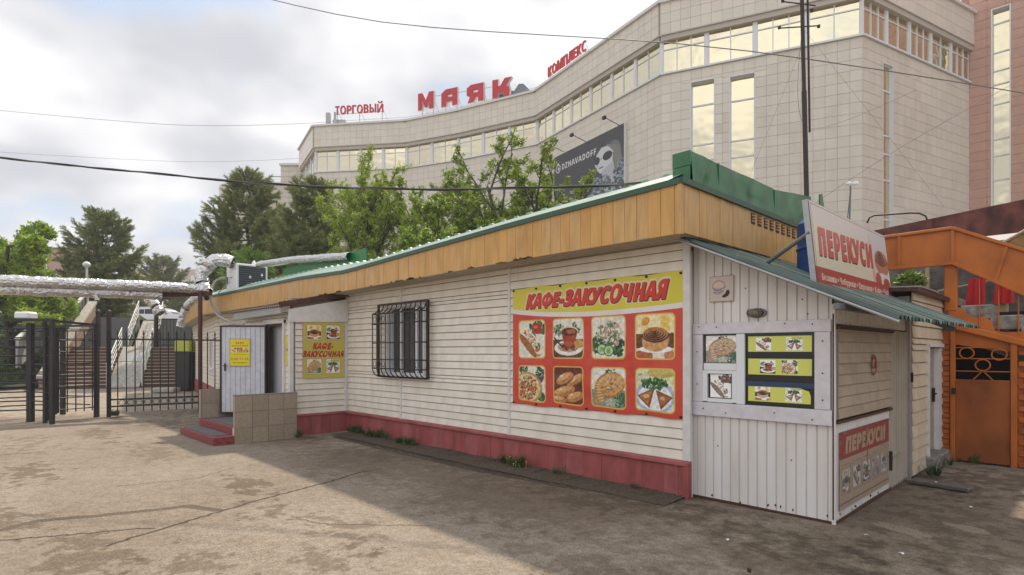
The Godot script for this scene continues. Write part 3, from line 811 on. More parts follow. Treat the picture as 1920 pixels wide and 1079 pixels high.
	for i in 44:
		put(c, "eaves_board", Shape.new().box(Vector3(0.1 + i * 0.2 + 0.03, 2.94, 0.45 + rng.randf_range(-0.004, 0.004)), Vector3(0.196, 0.52, 0.024)), och[rng.randi() % 4], W)
	put(c, "soffit", Shape.new().box(Vector3(L / 2, 2.69, 0.22), Vector3(L, 0.012, 0.44)), mats["soffit"], W)
	put(c, "roof_edging", Shape.new().box(Vector3(L / 2 + 0.05, 3.22, 0.45), Vector3(L + 0.1, 0.06, 0.07)), mats["roof green edge"], W)
	put(c, "roof", Shape.new().box(Vector3(L / 2, 3.28, -1.7), Vector3(L, 0.04, 4.4)), mats["roof sheet"], W)
	# entrance porch that stands out from the front
	var P := wall_frame(Vector3(-10.75, 0, -4.6), Vector3.FORWARD)
	put(c, "wall", Shape.new().span(Vector3(-10.88, 0.3, -5.74), Vector3(-10.765, 2.62, -4.62)).span(Vector3(-11.1, 0.3, -4.72), Vector3(-10.765, 2.3, -4.615)).span(Vector3(-13.2, 0.3, -4.72), Vector3(-11.98, 2.3, -4.615)).span(Vector3(-11.98, 2.15, -4.72), Vector3(-11.1, 2.3, -4.615)).span(Vector3(-13.2, 0.3, -5.74), Vector3(-13.1, 2.5, -4.72)).span(Vector3(-13.1, 0.2, -5.74), Vector3(-10.88, 0.28, -4.6)), mats["wall core"])
	put(c, "inner_wall", Shape.new().span(Vector3(-13.1, 0.28, -5.7), Vector3(-10.9, 2.4, -5.66)).span(Vector3(-10.92, 0.28, -5.66), Vector3(-10.89, 2.3, -4.73)), mat("grey inner wall", lin(0.42, 0.40, 0.42), 0.7))
	put(c, "inner_door", Shape.new().span(Vector3(-11.98, 0.3, -4.75), Vector3(-11.1, 2.15, -4.725)), mats["grey inner wall"])
	siding(c, P, 0.06, 1.09, 0.41, 2.32, 0.1155, [], ms)
	var D := wall_frame(Vector3(0, 0, -4.612), Vector3.RIGHT)
	var doorhole := Rect2(-12.06, 0.2, 1.02, 2.03)
	siding(c, D, -13.2, -10.80, 0.30, 2.36, 0.1155, [doorhole], ms)
	put(c, "corner_strip", Shape.new().bevel(Vector3(-10.77, 1.36, -4.585), Vector3(0.085, 2.05, 0.085), 0.008), mats["white trim"])
	put(c, "corner_strip", Shape.new().bevel(Vector3(-10.738, 1.36, -5.70), Vector3(0.03, 1.95, 0.06), 0.006), mats["white trim"])
	for i in 6: put(c, "plinth_board", Shape.new().box(Vector3(0.09 + i * 0.195, 0.18, 0.005), Vector3(0.192, 0.37, 0.035)), mats["plinth red" if i % 2 else "plinth red worn"], P)
	put(c, "plinth_capping", Shape.new().bevel(Vector3(0.56, 0.385, 0.02), Vector3(1.16, 0.05, 0.06), 0.01), mats["plinth red worn"], P)
	put(c, "door_frame", Shape.new().box(Vector3(-11.07, 1.23, 0.02), Vector3(0.07, 1.96, 0.07)).box(Vector3(-12.03, 1.23, 0.02), Vector3(0.07, 1.96, 0.07)).box(Vector3(-11.55, 2.2, 0.021), Vector3(1.03, 0.09, 0.07)), mats["white trim"], D)
	put(c, "door_frame", Shape.new().box(Vector3(-11.93, 1.2, -0.02), Vector3(0.12, 1.88, 0.05)).box(Vector3(-11.55, 2.13, -0.021), Vector3(0.88, 0.04, 0.05)), mats["brown iron"], D)
	# open steel door leaf, swung out towards the yard
	var A := wall_frame(Vector3(-12.44, 0.37, -3.86), Vector3(0.695, 0, -0.719))
	var leaf := put(c, "door", Shape.new().box(Vector3(0.46, 0.875, -0.02), Vector3(0.90, 1.73, 0.035)).box(Vector3(0.012, 0.875, 0), Vector3(0.03, 1.76, 0.045)).box(Vector3(0.91, 0.875, 0), Vector3(0.03, 1.76, 0.045)).box(Vector3(0.46, 1.745, 0.001), Vector3(0.87, 0.03, 0.043)).box(Vector3(0.46, 0.008, 0.001), Vector3(0.87, 0.025, 0.043)), mats["brown iron"], A)
	put(leaf, "sheet", Shape.new().folded(ribs(0.03, 0.895, 0.1, 0.03, 0.012), func(_x): return 0.02, func(_x): return 1.73, A * Transform3D(Basis.IDENTITY, Vector3(0, 0, 0.006))), mat("door white", lin(0.66, 0.66, 0.70), 0.4, 0, grain(0.03, 3, 120, 0.86, 1.0), Vector3.ONE))
	put(leaf, "handle", Shape.new().bevel(Vector3(0.1, 0.92, 0.02), Vector3(0.03, 0.16, 0.02), 0.006).box(Vector3(0.1, 0.95, 0.05), Vector3(0.018, 0.018, 0.06)).box(Vector3(0.13, 0.95, 0.075), Vector3(0.08, 0.016, 0.016)), mats["brown iron"], A)
	# porch roof of brown ribbed sheet with white boards under it
	put(c, "porch_gable", Shape.new().prism(PackedVector2Array([Vector2(-0.08, 2.16), Vector2(1.13, 2.2), Vector2(1.13, 2.66), Vector2(-0.08, 2.40)]), 0.02, 0.045, P), mats["white trim"])
	put(c, "porch_fascia", Shape.new().box(Vector3(-11.98, 2.37, 0.22), Vector3(2.5, 0.13, 0.03), Basis(Vector3.BACK, 0.01)).box(Vector3(-12.0, 2.32, 0.1), Vector3(2.4, 0.02, 0.24)), mats["galvanised"], D)
	var pr := Shape.new()
	var prof2 := PackedVector2Array()
	for i in 105: prof2.append(Vector2(-13.35 + i * 0.0255, 0.018 * sin(i * PI / 2)))
	for i in prof2.size() - 1:
		var a2 := prof2[i]; var b2 := prof2[i + 1]
		pr.quad(Vector3(a2.x, 2.45 + a2.y, -4.33), Vector3(b2.x, 2.45 + b2.y, -4.33), Vector3(b2.x, 2.75 + b2.y, -5.76), Vector3(a2.x, 2.75 + a2.y, -5.76))
	put(c, "porch_roof", pr, mats["brown roof"])
	put(c, "porch_roof_edge", Shape.new().box(Vector3(-10.69, 2.62, -5.05), Vector3(0.03, 0.1, 1.46), Basis(Vector3.RIGHT, 0.205)), mats["brown roof"])
	# green sheet box on the roof
	var par := [[-5.62, -6.22, 3.73, 3.73], [-6.225, -7.78, 3.73, 3.75], [-7.785, -9.15, 3.74, 3.90]]
	var bend := FastNoiseLite.new(); bend.seed = 3; bend.frequency = 0.9
	for q in par:
		var s3 := Shape.new()
		var pt := func(u: float, t: float) -> Vector3:
			var zz2: float = lerpf(q[0], q[1], u)
			return Vector3(-3.09 + 0.028 * bend.get_noise_2d(zz2 * 1.6, t * 1.2) * sin(PI * clampf(u, 0, 1)) + 0.03 * (1 - t), lerpf(3.3, lerpf(q[2], q[3], u), t), zz2)
		for i in 10:
			for j in 4:
				var cs := []; var ns := []
				for w in [Vector2(i, j), Vector2(i + 1, j), Vector2(i + 1, j + 1), Vector2(i, j + 1)]:
					var cu: float = w.x / 10.0; var ct: float = w.y / 4.0
					cs.append(pt.call(cu, ct))
					ns.append(((pt.call(cu + 0.02, ct) as Vector3) - (pt.call(cu - 0.02, ct) as Vector3)).cross((pt.call(cu, ct + 0.02) as Vector3) - (pt.call(cu, ct - 0.02) as Vector3)).normalized())
				s3.smooth_quad(cs[0], cs[1], cs[2], cs[3], ns[0], ns[1], ns[2], ns[3])
		s3.quad(Vector3(-3.09, q[2], q[0]), Vector3(-3.09, q[3], q[1]), Vector3(-3.29, q[3], q[1]), Vector3(-3.29, q[2], q[0]))
		put(c, "parapet_sheet", s3, mats["parapet green"])
		put(c, "parapet_seam", Shape.new().box(Vector3(-3.086, 3.52, q[1]), Vector3(0.03, 0.42, 0.012)), mats["parapet green"])
	put(c, "parapet_sheet", Shape.new().box(Vector3(-3.19, 3.44, -5.6), Vector3(0.2, 0.26, 0.02)), mats["parapet green"])
	put(c, "parapet_sheet", Shape.new().box(Vector3(-3.19, 3.655, -5.604), Vector3(0.21, 0.155, 0.02)), mats["parapet green"])
	put(c, "parapet_sheet", Shape.new().prism(PackedVector2Array([Vector2(0, 0), Vector2(0.35, 0.0), Vector2(0.1, 0.62), Vector2(0, 0.6)]), -0.01, 0.01, Transform3D(Basis(Vector3(0, 0, -1), Vector3.UP, Vector3(1, 0, 0)), Vector3(-2.98, 3.32, -9.17))), mats["parapet green"])
	put(c, "parapet_sheet", Shape.new().span(Vector3(-3.29, 3.35, -9.15), Vector3(-3.27, 3.73, -5.62)), mats["parapet green"])
	put(c, "roof_ventilator", Shape.new().box(Vector3(-12.9, 3.58, -6.2), Vector3(4.2, 0.36, 0.03)), mat("bright green sheet", lin(0.015, 0.17, 0.035), 0.4))
	return c

func make_porch() -> void:
	var p := thing("tiled_porch", "small entrance porch with beige tiled side walls and red steps", "porch", Vector3(-11.5, 0, -4))
	put(p, "step", Shape.new().bevel(Vector3(-11.54, 0.07, -3.36), Vector3(2.0, 0.14, 0.4), 0.008), mats["chipped red"])
	put(p, "tread", Shape.new().box(Vector3(-11.6, 0.145, -3.34), Vector3(1.7, 0.012, 0.28)), mats["deck grey"])
	put(p, "step", Shape.new().bevel(Vector3(-11.61, 0.14, -4.06), Vector3(1.95, 0.28, 1.1), 0.008), mats["chipped red"])
	put(p, "tread", Shape.new().box(Vector3(-11.6, 0.286, -4.05), Vector3(1.5, 0.012, 0.98)), mats["deck grey"])
	put(p, "step_panel", Shape.new().box(Vector3(-10.6, 0.2, -3.50), Vector3(0.05, 0.14, 0.012)), mats["white trim"])
	var wall := put(p, "side_wall", Shape.new().box(Vector3(-10.56, 0.41, -4.05), Vector3(0.11, 0.82, 1.08)).box(Vector3(-10.56, 0.835, -4.05), Vector3(0.125, 0.025, 1.1)), mats["grout"])
	for i in 4:
		for j in 3:
			var w := 0.275 if i < 3 else 0.24
			put(wall, "tile", Shape.new().bevel(Vector3(-10.501, 0.135 + j * 0.277, -3.645 - i * 0.279 + (0.018 if i == 3 else 0.0)), Vector3(0.012, 0.27, w - 0.006), 0.003), mats["porch tile" if rng.randf() < 0.55 else "porch tile b"])
	for j in 3: put(wall, "tile", Shape.new().bevel(Vector3(-10.56, 0.135 + j * 0.277, -3.504), Vector3(0.105, 0.27, 0.012), 0.003), mats["porch tile b"])
	var low := put(p, "side_wall", Shape.new().box(Vector3(-12.54, 0.56, -4.05), Vector3(0.13, 0.58, 1.06)), mats["grout"])
	for i in 3:
		for j in 2: put(low, "tile", Shape.new().bevel(Vector3(-12.47, 0.425 + j * 0.283, -3.68 - i * 0.283), Vector3(0.012, 0.277, 0.276), 0.003), mats["porch tile" if rng.randf() < 0.55 else "porch tile b"])
	for j in 2: put(low, "tile", Shape.new().bevel(Vector3(-12.54, 0.425 + j * 0.283, -3.514), Vector3(0.125, 0.277, 0.012), 0.003), mats["porch tile b"])

# ---------------------------------------------------------------- printed food pictures
func food(kind: int, w := 170, h := 180) -> Image:
	var p := Print.new(w, h, Color(0.90, 0.89, 0.82))
	p.rng.seed = 700 + kind
	var g1 := Color(0.12, 0.36, 0.14); var g2 := Color(0.25, 0.48, 0.2); var bread := Color(0.86, 0.66, 0.42)
	var X := w / 170.0; var Y := h / 180.0
	match kind:
		0:
			p.specks(120, 40, 60, 40, 40, 15, [g1, g2, Color(0.93, 0.92, 0.86)])
			p.ell(120, 38, 34, 27, Color(0.74, 0.16, 0.09)); p.ell(112, 30, 12, 8, Color(0.86, 0.4, 0.3))
			p.ell(72, 105, 100, 40, Color(0.80, 0.55, 0.33), 0.72); p.ell(80, 96, 100, 34, Color(0.95, 0.90, 0.78), 0.72)
			p.ell(60, 122, 80, 20, Color(0.68, 0.40, 0.2), 0.80)
			p.specks(86, 92, 70, 18, 60, 6, [Color(0.96, 0.93, 0.85), Color(0.85, 0.66, 0.4), Color(0.75, 0.3, 0.2), Color(0.9, 0.8, 0.6)], 0.75)
			p.specks(125, 130, 18, 22, 16, 8, [g2, Color(0.85, 0.42, 0.25)])
		1:
			p.rect(0, 95, w, 90, Color(0.36, 0.25, 0.17)); p.specks(30, 50, 36, 26, 30, 9, [g1, g2, Color(0.7, 0.75, 0.6)]); p.specks(130, 40, 22, 26, 18, 8, [g1, g2])
			p.ell(88, 135, 82, 36, Color(0.93, 0.91, 0.86)); p.ell(88, 130, 60, 24, Color(0.72, 0.62, 0.50)); p.ell(88, 128, 40, 16, Color(0.36, 0.17, 0.1))
			p.poly(PackedVector2Array([Vector2(44, 50), Vector2(142, 50), Vector2(120, 118), Vector2(66, 118)]), Color(0.68, 0.24, 0.14)); p.ell(93, 118, 28, 12, Color(0.76, 0.3, 0.18))
			p.ell(93, 56, 51, 24, Color(0.85, 0.80, 0.72)); p.ell(93, 60, 46, 20, Color(0.42, 0.17, 0.1)); p.ell(104, 58, 26, 11, Color(0.72, 0.42, 0.22))
			p.stroke([Vector2(5, 85), Vector2(60, 135), Vector2(95, 150)], 7, Color(0.2, 0.14, 0.1)); p.ell(147, 116, 26, 20, Color(0.8, 0.62, 0.3)); p.specks(88, 140, 40, 10, 14, 8, [Color(0.5, 0.25, 0.12), Color(0.75, 0.5, 0.3)])
		2:
			p.specks(28, 120, 30, 36, 50, 10, [g1, Color(0.06, 0.24, 0.1), g2]); p.specks(140, 130, 32, 40, 60, 10, [g1, Color(0.06, 0.24, 0.1), g2])
			p.specks(88, 78, 66, 62, 190, 8, [Color(0.95, 0.92, 0.86), Color(0.90, 0.72, 0.66), Color(0.80, 0.58, 0.52), g2, Color(0.93, 0.88, 0.74), Color(0.55, 0.62, 0.4)])
			p.specks(80, 128, 44, 22, 50, 9, [g1, g2, Color(0.9, 0.86, 0.8)])
			for q in [[52, 142], [88, 148]]:
				p.ell(q[0], q[1], 27, 25, Color(0.2, 0.42, 0.2)); p.ell(q[0], q[1], 23, 21, Color(0.72, 0.82, 0.58)); p.ell(q[0], q[1], 12, 11, Color(0.52, 0.68, 0.42))
		3:
			p.rect(0, 0, w, 80, Color(0.95, 0.89, 0.66)); p.ell(46, 26, 22, 16, Color(0.9, 0.62, 0.2), -0.7); p.rect(112, 6, 40, 60, Color(0.93, 0.8, 0.36))
			p.rect(0, 78, w, 60, Color(0.42, 0.24, 0.14)); p.specks(85, 90, 90, 14, 30, 8, [Color(0.5, 0.26, 0.14), Color(0.3, 0.15, 0.08)])
			p.rect(0, 140, w, 42, Color(0.90, 0.86, 0.80)); p.ell(30, 172, 46, 26, Color(0.72, 0.38, 0.2)); p.ell(150, 168, 22, 30, Color(0.8, 0.5, 0.34))
			p.ell(88, 142, 76, 16, Color(0.96, 0.95, 0.92)); p.ell(88, 108, 64, 44, Color(0.72, 0.48, 0.27)); p.ell(86, 116, 60, 36, Color(0.84, 0.62, 0.38))
			for i in 6:
				p.ell(88 - i, 84 - i * 3.2, 60 - i * 9.6, 32 - i * 5.0, Color(0.30, 0.15, 0.08)); p.ell(88 - i, 80 - i * 3.2, 58 - i * 9.6, 29 - i * 5.0, Color(0.74 - i * 0.015, 0.47, 0.26))
		4:
			p.specks(30, 18, 30, 16, 24, 9, [g1, g2]); p.specks(140, 40, 24, 40, 40, 9, [g1, Color(0.38, 0.2, 0.36), g1]); p.specks(150, 160, 22, 20, 22, 9, [g1, g2])
			p.ell(58, 112, 96, 84, Color(0.78, 0.58, 0.34)); p.ell(54, 112, 86, 74, Color(0.92, 0.80, 0.55))
			p.specks(54, 112, 78, 66, 70, 10, [Color(0.95, 0.90, 0.72), Color(0.88, 0.70, 0.42), Color(0.78, 0.36, 0.24)]); p.specks(54, 112, 74, 62, 60, 6, [Color(0.16, 0.1, 0.1), g1, Color(0.75, 0.25, 0.18), g2])
			for q in [[20, 140], [86, 118], [24, 92]]: p.ell(q[0], q[1], 18, 15, Color(0.80, 0.40, 0.28))
		5:
			p.rect(0, 0, w, h, Color(0.42, 0.20, 0.13))
			for q in [[130, 60, 60, 24, -0.5], [65, 55, 60, 28, -0.45], [60, 122, 74, 30, -0.3], [125, 145, 58, 26, -0.35], [30, 165, 50, 20, 0.0]]:
				p.ell(q[0], q[1] + 5, q[2], q[3], Color(0.45, 0.22, 0.1), q[4]); p.ell(q[0], q[1], q[2] - 3, q[3] - 3, Color(0.78, 0.50, 0.28), q[4]); p.ell(q[0] - 6, q[1] - 7, q[2] * 0.72, q[3] * 0.5, Color(0.88, 0.66, 0.42), q[4]); p.ell(q[0] - 20, q[1] - 10, 12, 6, Color(0.96, 0.84, 0.66), q[4])
		6:
			p.rect(0, 100, w, 80, Color(0.55, 0.60, 0.52)); p.specks(100, 16, 30, 12, 12, 7, [g1, g2])
			p.specks(140, 145, 36, 34, 40, 10, [g1, Color(0.1, 0.42, 0.28), g2])
			for i in 26: p.stroke([Vector2(p.rng.randf_range(60, 140), p.rng.randf_range(120, 175)), Vector2(p.rng.randf_range(60, 150), p.rng.randf_range(115, 175))], 1.6, Color(0.86, 0.88, 0.8))
			p.ell(92, 80, 80, 60, Color(0.72, 0.48, 0.26), -0.35); p.ell(98, 74, 72, 50, Color(0.85, 0.64, 0.38), -0.35)
			p.poly(PackedVector2Array([Vector2(18, 110), Vector2(80, 110), Vector2(36, 176), Vector2(14, 165)]), Color(0.78, 0.55, 0.32))
			for i in 8: p.stroke([Vector2(10 + i * 3.5, 62 + i * 14.0), Vector2(34 + i * 4.0, 66 + i * 12.0)], 4.0, Color(0.93, 0.78, 0.55))
			p.specks(100, 72, 60, 38, 60, 5, [Color(0.70, 0.44, 0.22), Color(0.92, 0.76, 0.52)])
		7:
			p.rect(0, 0, w, 70, Color(0.86, 0.88, 0.66)); p.ell(115, 14, 62, 24, Color(0.78, 0.72, 0.36)); p.specks(30, 40, 30, 30, 12, 14, [Color(0.7, 0.76, 0.4), Color(0.9, 0.9, 0.75)])
			p.ell(85, 118, 92, 70, Color(0.66, 0.72, 0.82)); p.ell(85, 122, 78, 58, Color(0.92, 0.93, 0.94))
			p.poly(PackedVector2Array([Vector2(4, 118), Vector2(76, 84), Vector2(84, 90), Vector2(60, 172)]), Color(0.58, 0.30, 0.15)); p.poly(PackedVector2Array([Vector2(14, 118), Vector2(74, 92), Vector2(54, 160)]), Color(0.74, 0.46, 0.26))
			p.poly(PackedVector2Array([Vector2(92, 88), Vector2(166, 118), Vector2(112, 174)]), Color(0.54, 0.27, 0.13)); p.poly(PackedVector2Array([Vector2(98, 96), Vector2(152, 120), Vector2(112, 160)]), Color(0.70, 0.42, 0.22))
			p.ell(46, 118, 14, 9, Color(0.86, 0.78, 0.5)); p.ell(122, 124, 10, 8, Color(0.84, 0.7, 0.46))
			p.specks(85, 62, 60, 24, 90, 8, [g1, Color(0.08, 0.32, 0.12), g2, Color(0.3, 0.56, 0.24)])
	p.im.resize(w * 2 / 3, h * 2 / 3, Image.INTERPOLATE_LANCZOS); p.im.resize(w, h, Image.INTERPOLATE_CUBIC)
	var n := noise_image(0.03, 4, 300 + kind); n.resize(w, h); n.convert(Image.FORMAT_L8)
	for y in h:
		for x in w:
			var c := p.im.get_pixel(x, y)
			var k := n.get_pixel(x, y).r * 0.22 - 0.11
			p.im.set_pixel(x, y, Color(c.r + k, c.g + k, c.b + k))
	return p.im
var foods := []
func paste(p: Print, kind: int, x: int, y: int, w: int, h: int, sat := 1.0, bright := 1.0, contrast := 1.0) -> void:
	var im: Image = foods[kind].duplicate()
	im.resize(w, h, Image.INTERPOLATE_BILINEAR)
	if sat != 1.0 or bright != 1.0 or contrast != 1.0: im.adjust_bcs(bright, contrast, sat)
	p.im.blit_rect(im, Rect2i(0, 0, w, h), Vector2i(x, y))

func make_banner() -> void:
	var p := Print.new(1024, 620, Color(0.80, 0.275, 0.20))
	# faint patches where the red has bleached
	for i in 60: p.ell(p.rng.randf() * 1024, 160 + p.rng.randf() * 460, 60 + p.rng.randf() * 90, 8 + p.rng.randf() * 20, Color(0.80 + p.rng.randf() * 0.02, 0.265 + p.rng.randf() * 0.04, 0.19 + p.rng.randf() * 0.04), 0.0, 0.2)
	var top := PackedVector2Array([Vector2(0, 0), Vector2(1024, 0)])
	var white := top.duplicate()
	for i in 33:
		var t := 1.0 - i / 32.0
		var y := 127.0 + 118.0 * t * (1.0 - t) * (1.0 - 0.25 * t) + 22.0 * t
		top.append(Vector2(1024 * t, y - 18.0)); white.append(Vector2(1024 * t, y + 5.0))
	p.poly(white, Color(0.89, 0.87, 0.84)); p.poly(top, Color(0.84, 0.79, 0.22))
	p.text("КАФЕ-ЗАКУСОЧНАЯ", 96, 108, 96, Color(0.82, 0.21, 0.11), {"lean": 0.30, "stretch": 0.88, "gap": 4.0, "fat": 4.0, "hole": Color(0.86, 0.84, 0.66), "grow": 0.12, "rise": 0.0, "under": [[13.0, Color(0.87, 0.85, 0.68), 0, 0], [6.0, Color(0.40, 0.12, 0.07), 3, 4]]})
	for i in 8:
		var x: int = [52, 302, 546, 793][i % 4]; var y: int = 178 if i < 4 else 416
		var h: int = 189 if i < 4 else 178
		p.rrect(x - 9, y - 9, 185 + 18, h + 18, 24, Color(0.82, 0.36, 0.18)); p.rrect(x - 6, y - 6, 185 + 12, h + 12, 22, Color(0.87, 0.72, 0.35))
		paste(p, i, x, y, 185, h, 0.9)
		for k in 4:   # rounded corners
			var cx := x if k % 2 == 0 else x + 185; var cy := y if k < 2 else y + h
			var sx := 1 if k % 2 == 0 else -1; var sy := 1 if k < 2 else -1
			var q := PackedVector2Array([Vector2(cx, cy)])
			for j in 5: q.append(Vector2(cx + sx * 16, cy + sy * 16) - Vector2(sx * 16 * sin(j * PI / 8), sy * 16 * cos(j * PI / 8)))
			p.poly(q, Color(0.87, 0.72, 0.35))
	var b := thing("cafe_banner", "large red and yellow vinyl banner with eight food pictures on the cafe front", "banner", Vector3(-4.57, 0.86, -5.72))
	var s := Shape.new()
	var f := FastNoiseLite.new(); f.seed = 6; f.frequency = 0.9
	var pt := func(u: float, t: float) -> Vector3:
		var x := -5.912 + 2.68 * u
		var edge := 4.0 * minf(minf(u, 1 - u) * 1.6, minf(t, 1 - t))
		var sag := 0.010 * sin(u * TAU * 4.0) * (1 if t < 0.5 else -1) * pow(absf(t - 0.5) * 2, 6)
		return Vector3(x, 0.863 + 1.622 * t + sag, -5.727 + 0.024 * clampf(edge, 0, 1) * (0.5 + f.get_noise_2d(x * 1.4 + t, t * 2.6)))
	for i in 44:
		for j in 24:
			var u := i / 44.0; var t := j / 24.0; var du := 1 / 44.0; var dt := 1 / 24.0
			var nn := func(a: float, c: float) -> Vector3: return (pt.call(a + 0.004, c) - pt.call(a - 0.004, c)).cross(pt.call(a, c + 0.004) - pt.call(a, c - 0.004)).normalized()
			var A := nn.call(u, t) as Vector3; var B := nn.call(u + du, t) as Vector3; var C := nn.call(u + du, t + dt) as Vector3; var D := nn.call(u, t + dt) as Vector3
			s.tri(pt.call(u, t), pt.call(u + du, t), pt.call(u + du, t + dt), A, B, C, Vector2(u, 1 - t), Vector2(u + du, 1 - t), Vector2(u + du, 1 - t - dt))
			s.tri(pt.call(u, t), pt.call(u + du, t + dt), pt.call(u, t + dt), A, C, D, Vector2(u, 1 - t), Vector2(u + du, 1 - t - dt), Vector2(u, 1 - t - dt))
	put(b, "vinyl_sheet", s, print_mat(p, 0.38))
	for i in 7:
		for y in [0.885, 2.462]: put(b, "eyelet", Shape.new().lathe(Vector3(-5.89 + i * 0.437, y, -5.722), [Vector2(0.016, -0.004), Vector2(0.014, 0.01), Vector2(0.0, 0.014)], 8, Basis(Vector3.RIGHT, PI / 2)), mats["black iron"])

func make_small_signs() -> void:
	# yellow sign on the porch side
	var p := Print.new(400, 512, Color(0.78, 0.735, 0.30))
	for i in 12: p.ell(90 + i * 6, 256, 200 - i * 13, 250 - i * 16, Color(0.76, 0.725, 0.33 + i * 0.006))
	for i in 4:
		var x: int = 38 if i % 2 == 0 else 222; var y: int = 30 if i < 2 else 340
		p.rrect(x - 8, y - 8, 152, 146, 20, Color(0.74, 0.42, 0.2)); p.rrect(x - 4, y - 4, 144, 138, 16, Color(0.86, 0.83, 0.68))
		paste(p, [3, 1, 6, 7][i], x + 3, y + 3, 130, 124, 0.8, 1.02)
	var o := {"lean": 0.3, "stretch": 0.84, "fat": 0.8, "gap": 4.0, "mid": true, "hole": Color(0.8, 0.75, 0.45), "under": [[1.5, Color(0.40, 0.33, 0.15), -4, 6]]}
	p.text("КАФЕ-", 190, 245, 76, Color(0.78, 0.10, 0.13), o)
	p.text("ЗАКУСОЧНАЯ", 196, 315, 70, Color(0.78, 0.10, 0.13), o)
	var b := thing("cafe_sign", "pale yellow sign with four food pictures on the side wall of the porch", "sign", Vector3(-10.73, 1.09, -5.2))
	var P := wall_frame(Vector3(-10.75, 0, -4.6), Vector3.FORWARD)
	board(b, "backing", P, 0.20, 1.05, 1.09, 2.18, 0.018, 0.012, print_mat(p, 0.35), mats["orange paint"])
	# opening hours on the door leaf
	var q := Print.new(256, 340, Color(0.86, 0.80, 0.08))
	q.rect(0, 0, 256, 4, Color(0.5, 0.1, 0.08)); q.rect(0, 336, 256, 4, Color(0.5, 0.1, 0.08)); q.rect(0, 0, 4, 340, Color(0.5, 0.1, 0.08)); q.rect(252, 0, 4, 340, Color(0.5, 0.1, 0.08))
	var ol := {"mid": true, "stretch": 1.15, "gap": 16.0, "fat": 1.0, "hole": Color(0.86, 0.80, 0.08)}
	q.text("КАФЕ", 128, 62, 30, Color(0.72, 0.16, 0.12), ol); q.text("ЗАКУСОЧНАЯ", 128, 95, 26, Color(0.72, 0.16, 0.12), {"mid": true, "stretch": 1.1, "gap": 10.0})
	for i in 3: paste(q, [0, 5, 6][i], 22 + i * 72, 112, 66, 56)
	q.rect(50, 196, 156, 4, Color(0.45, 0.42, 0.1)); q.text("9.00-17.00", 128, 264, 40, Color(0.70, 0.30, 0.28), {"mid": true, "gap": 10.0})
	q.text("без выходных", 128, 304, 22, Color(0.45, 0.36, 0.1), {"mid": true, "stretch": 1.1})
	var A := wall_frame(Vector3(-12.44, 0.37, -3.86), Vector3(0.695, 0, -0.719))
	var d := thing("door_poster", "bright yellow opening hours poster on the open corrugated door", "poster", A * Vector3(0.42, 0.9, 0))
	board(d, "backing", A, 0.20, 0.61, 0.94, 1.49, 0.022, 0.004, print_mat(q, 0.4), mats["white trim"])
	# notice beside the doorway
	var r := Print.new(160, 480, Color(0.86, 0.80, 0.10))
	r.rect(20, 110, 120, 60, Color(0.80, 0.74, 0.3)); r.text("18+", 80, 250, 70, Color(0.35, 0.28, 0.1), {"mid": true, "fat": 1.0}); r.rect(24, 300, 112, 6, Color(0.6, 0.5, 0.12)); r.rect(24, 360, 112, 34, Color(0.80, 0.76, 0.34)); r.rect(24, 420, 112, 6, Color(0.6, 0.5, 0.12))
	var t := thing("porch_notice", "narrow yellow notice on the siding between the doorway and the porch corner", "notice", Vector3(-10.92, 1.3, -4.59))
	board(t, "backing", wall_frame(Vector3(0, 0, -4.595), Vector3.RIGHT), -11.02, -10.83, 1.34, 1.90, 0.004, 0.006, print_mat(r, 0.4), mats["white trim"])

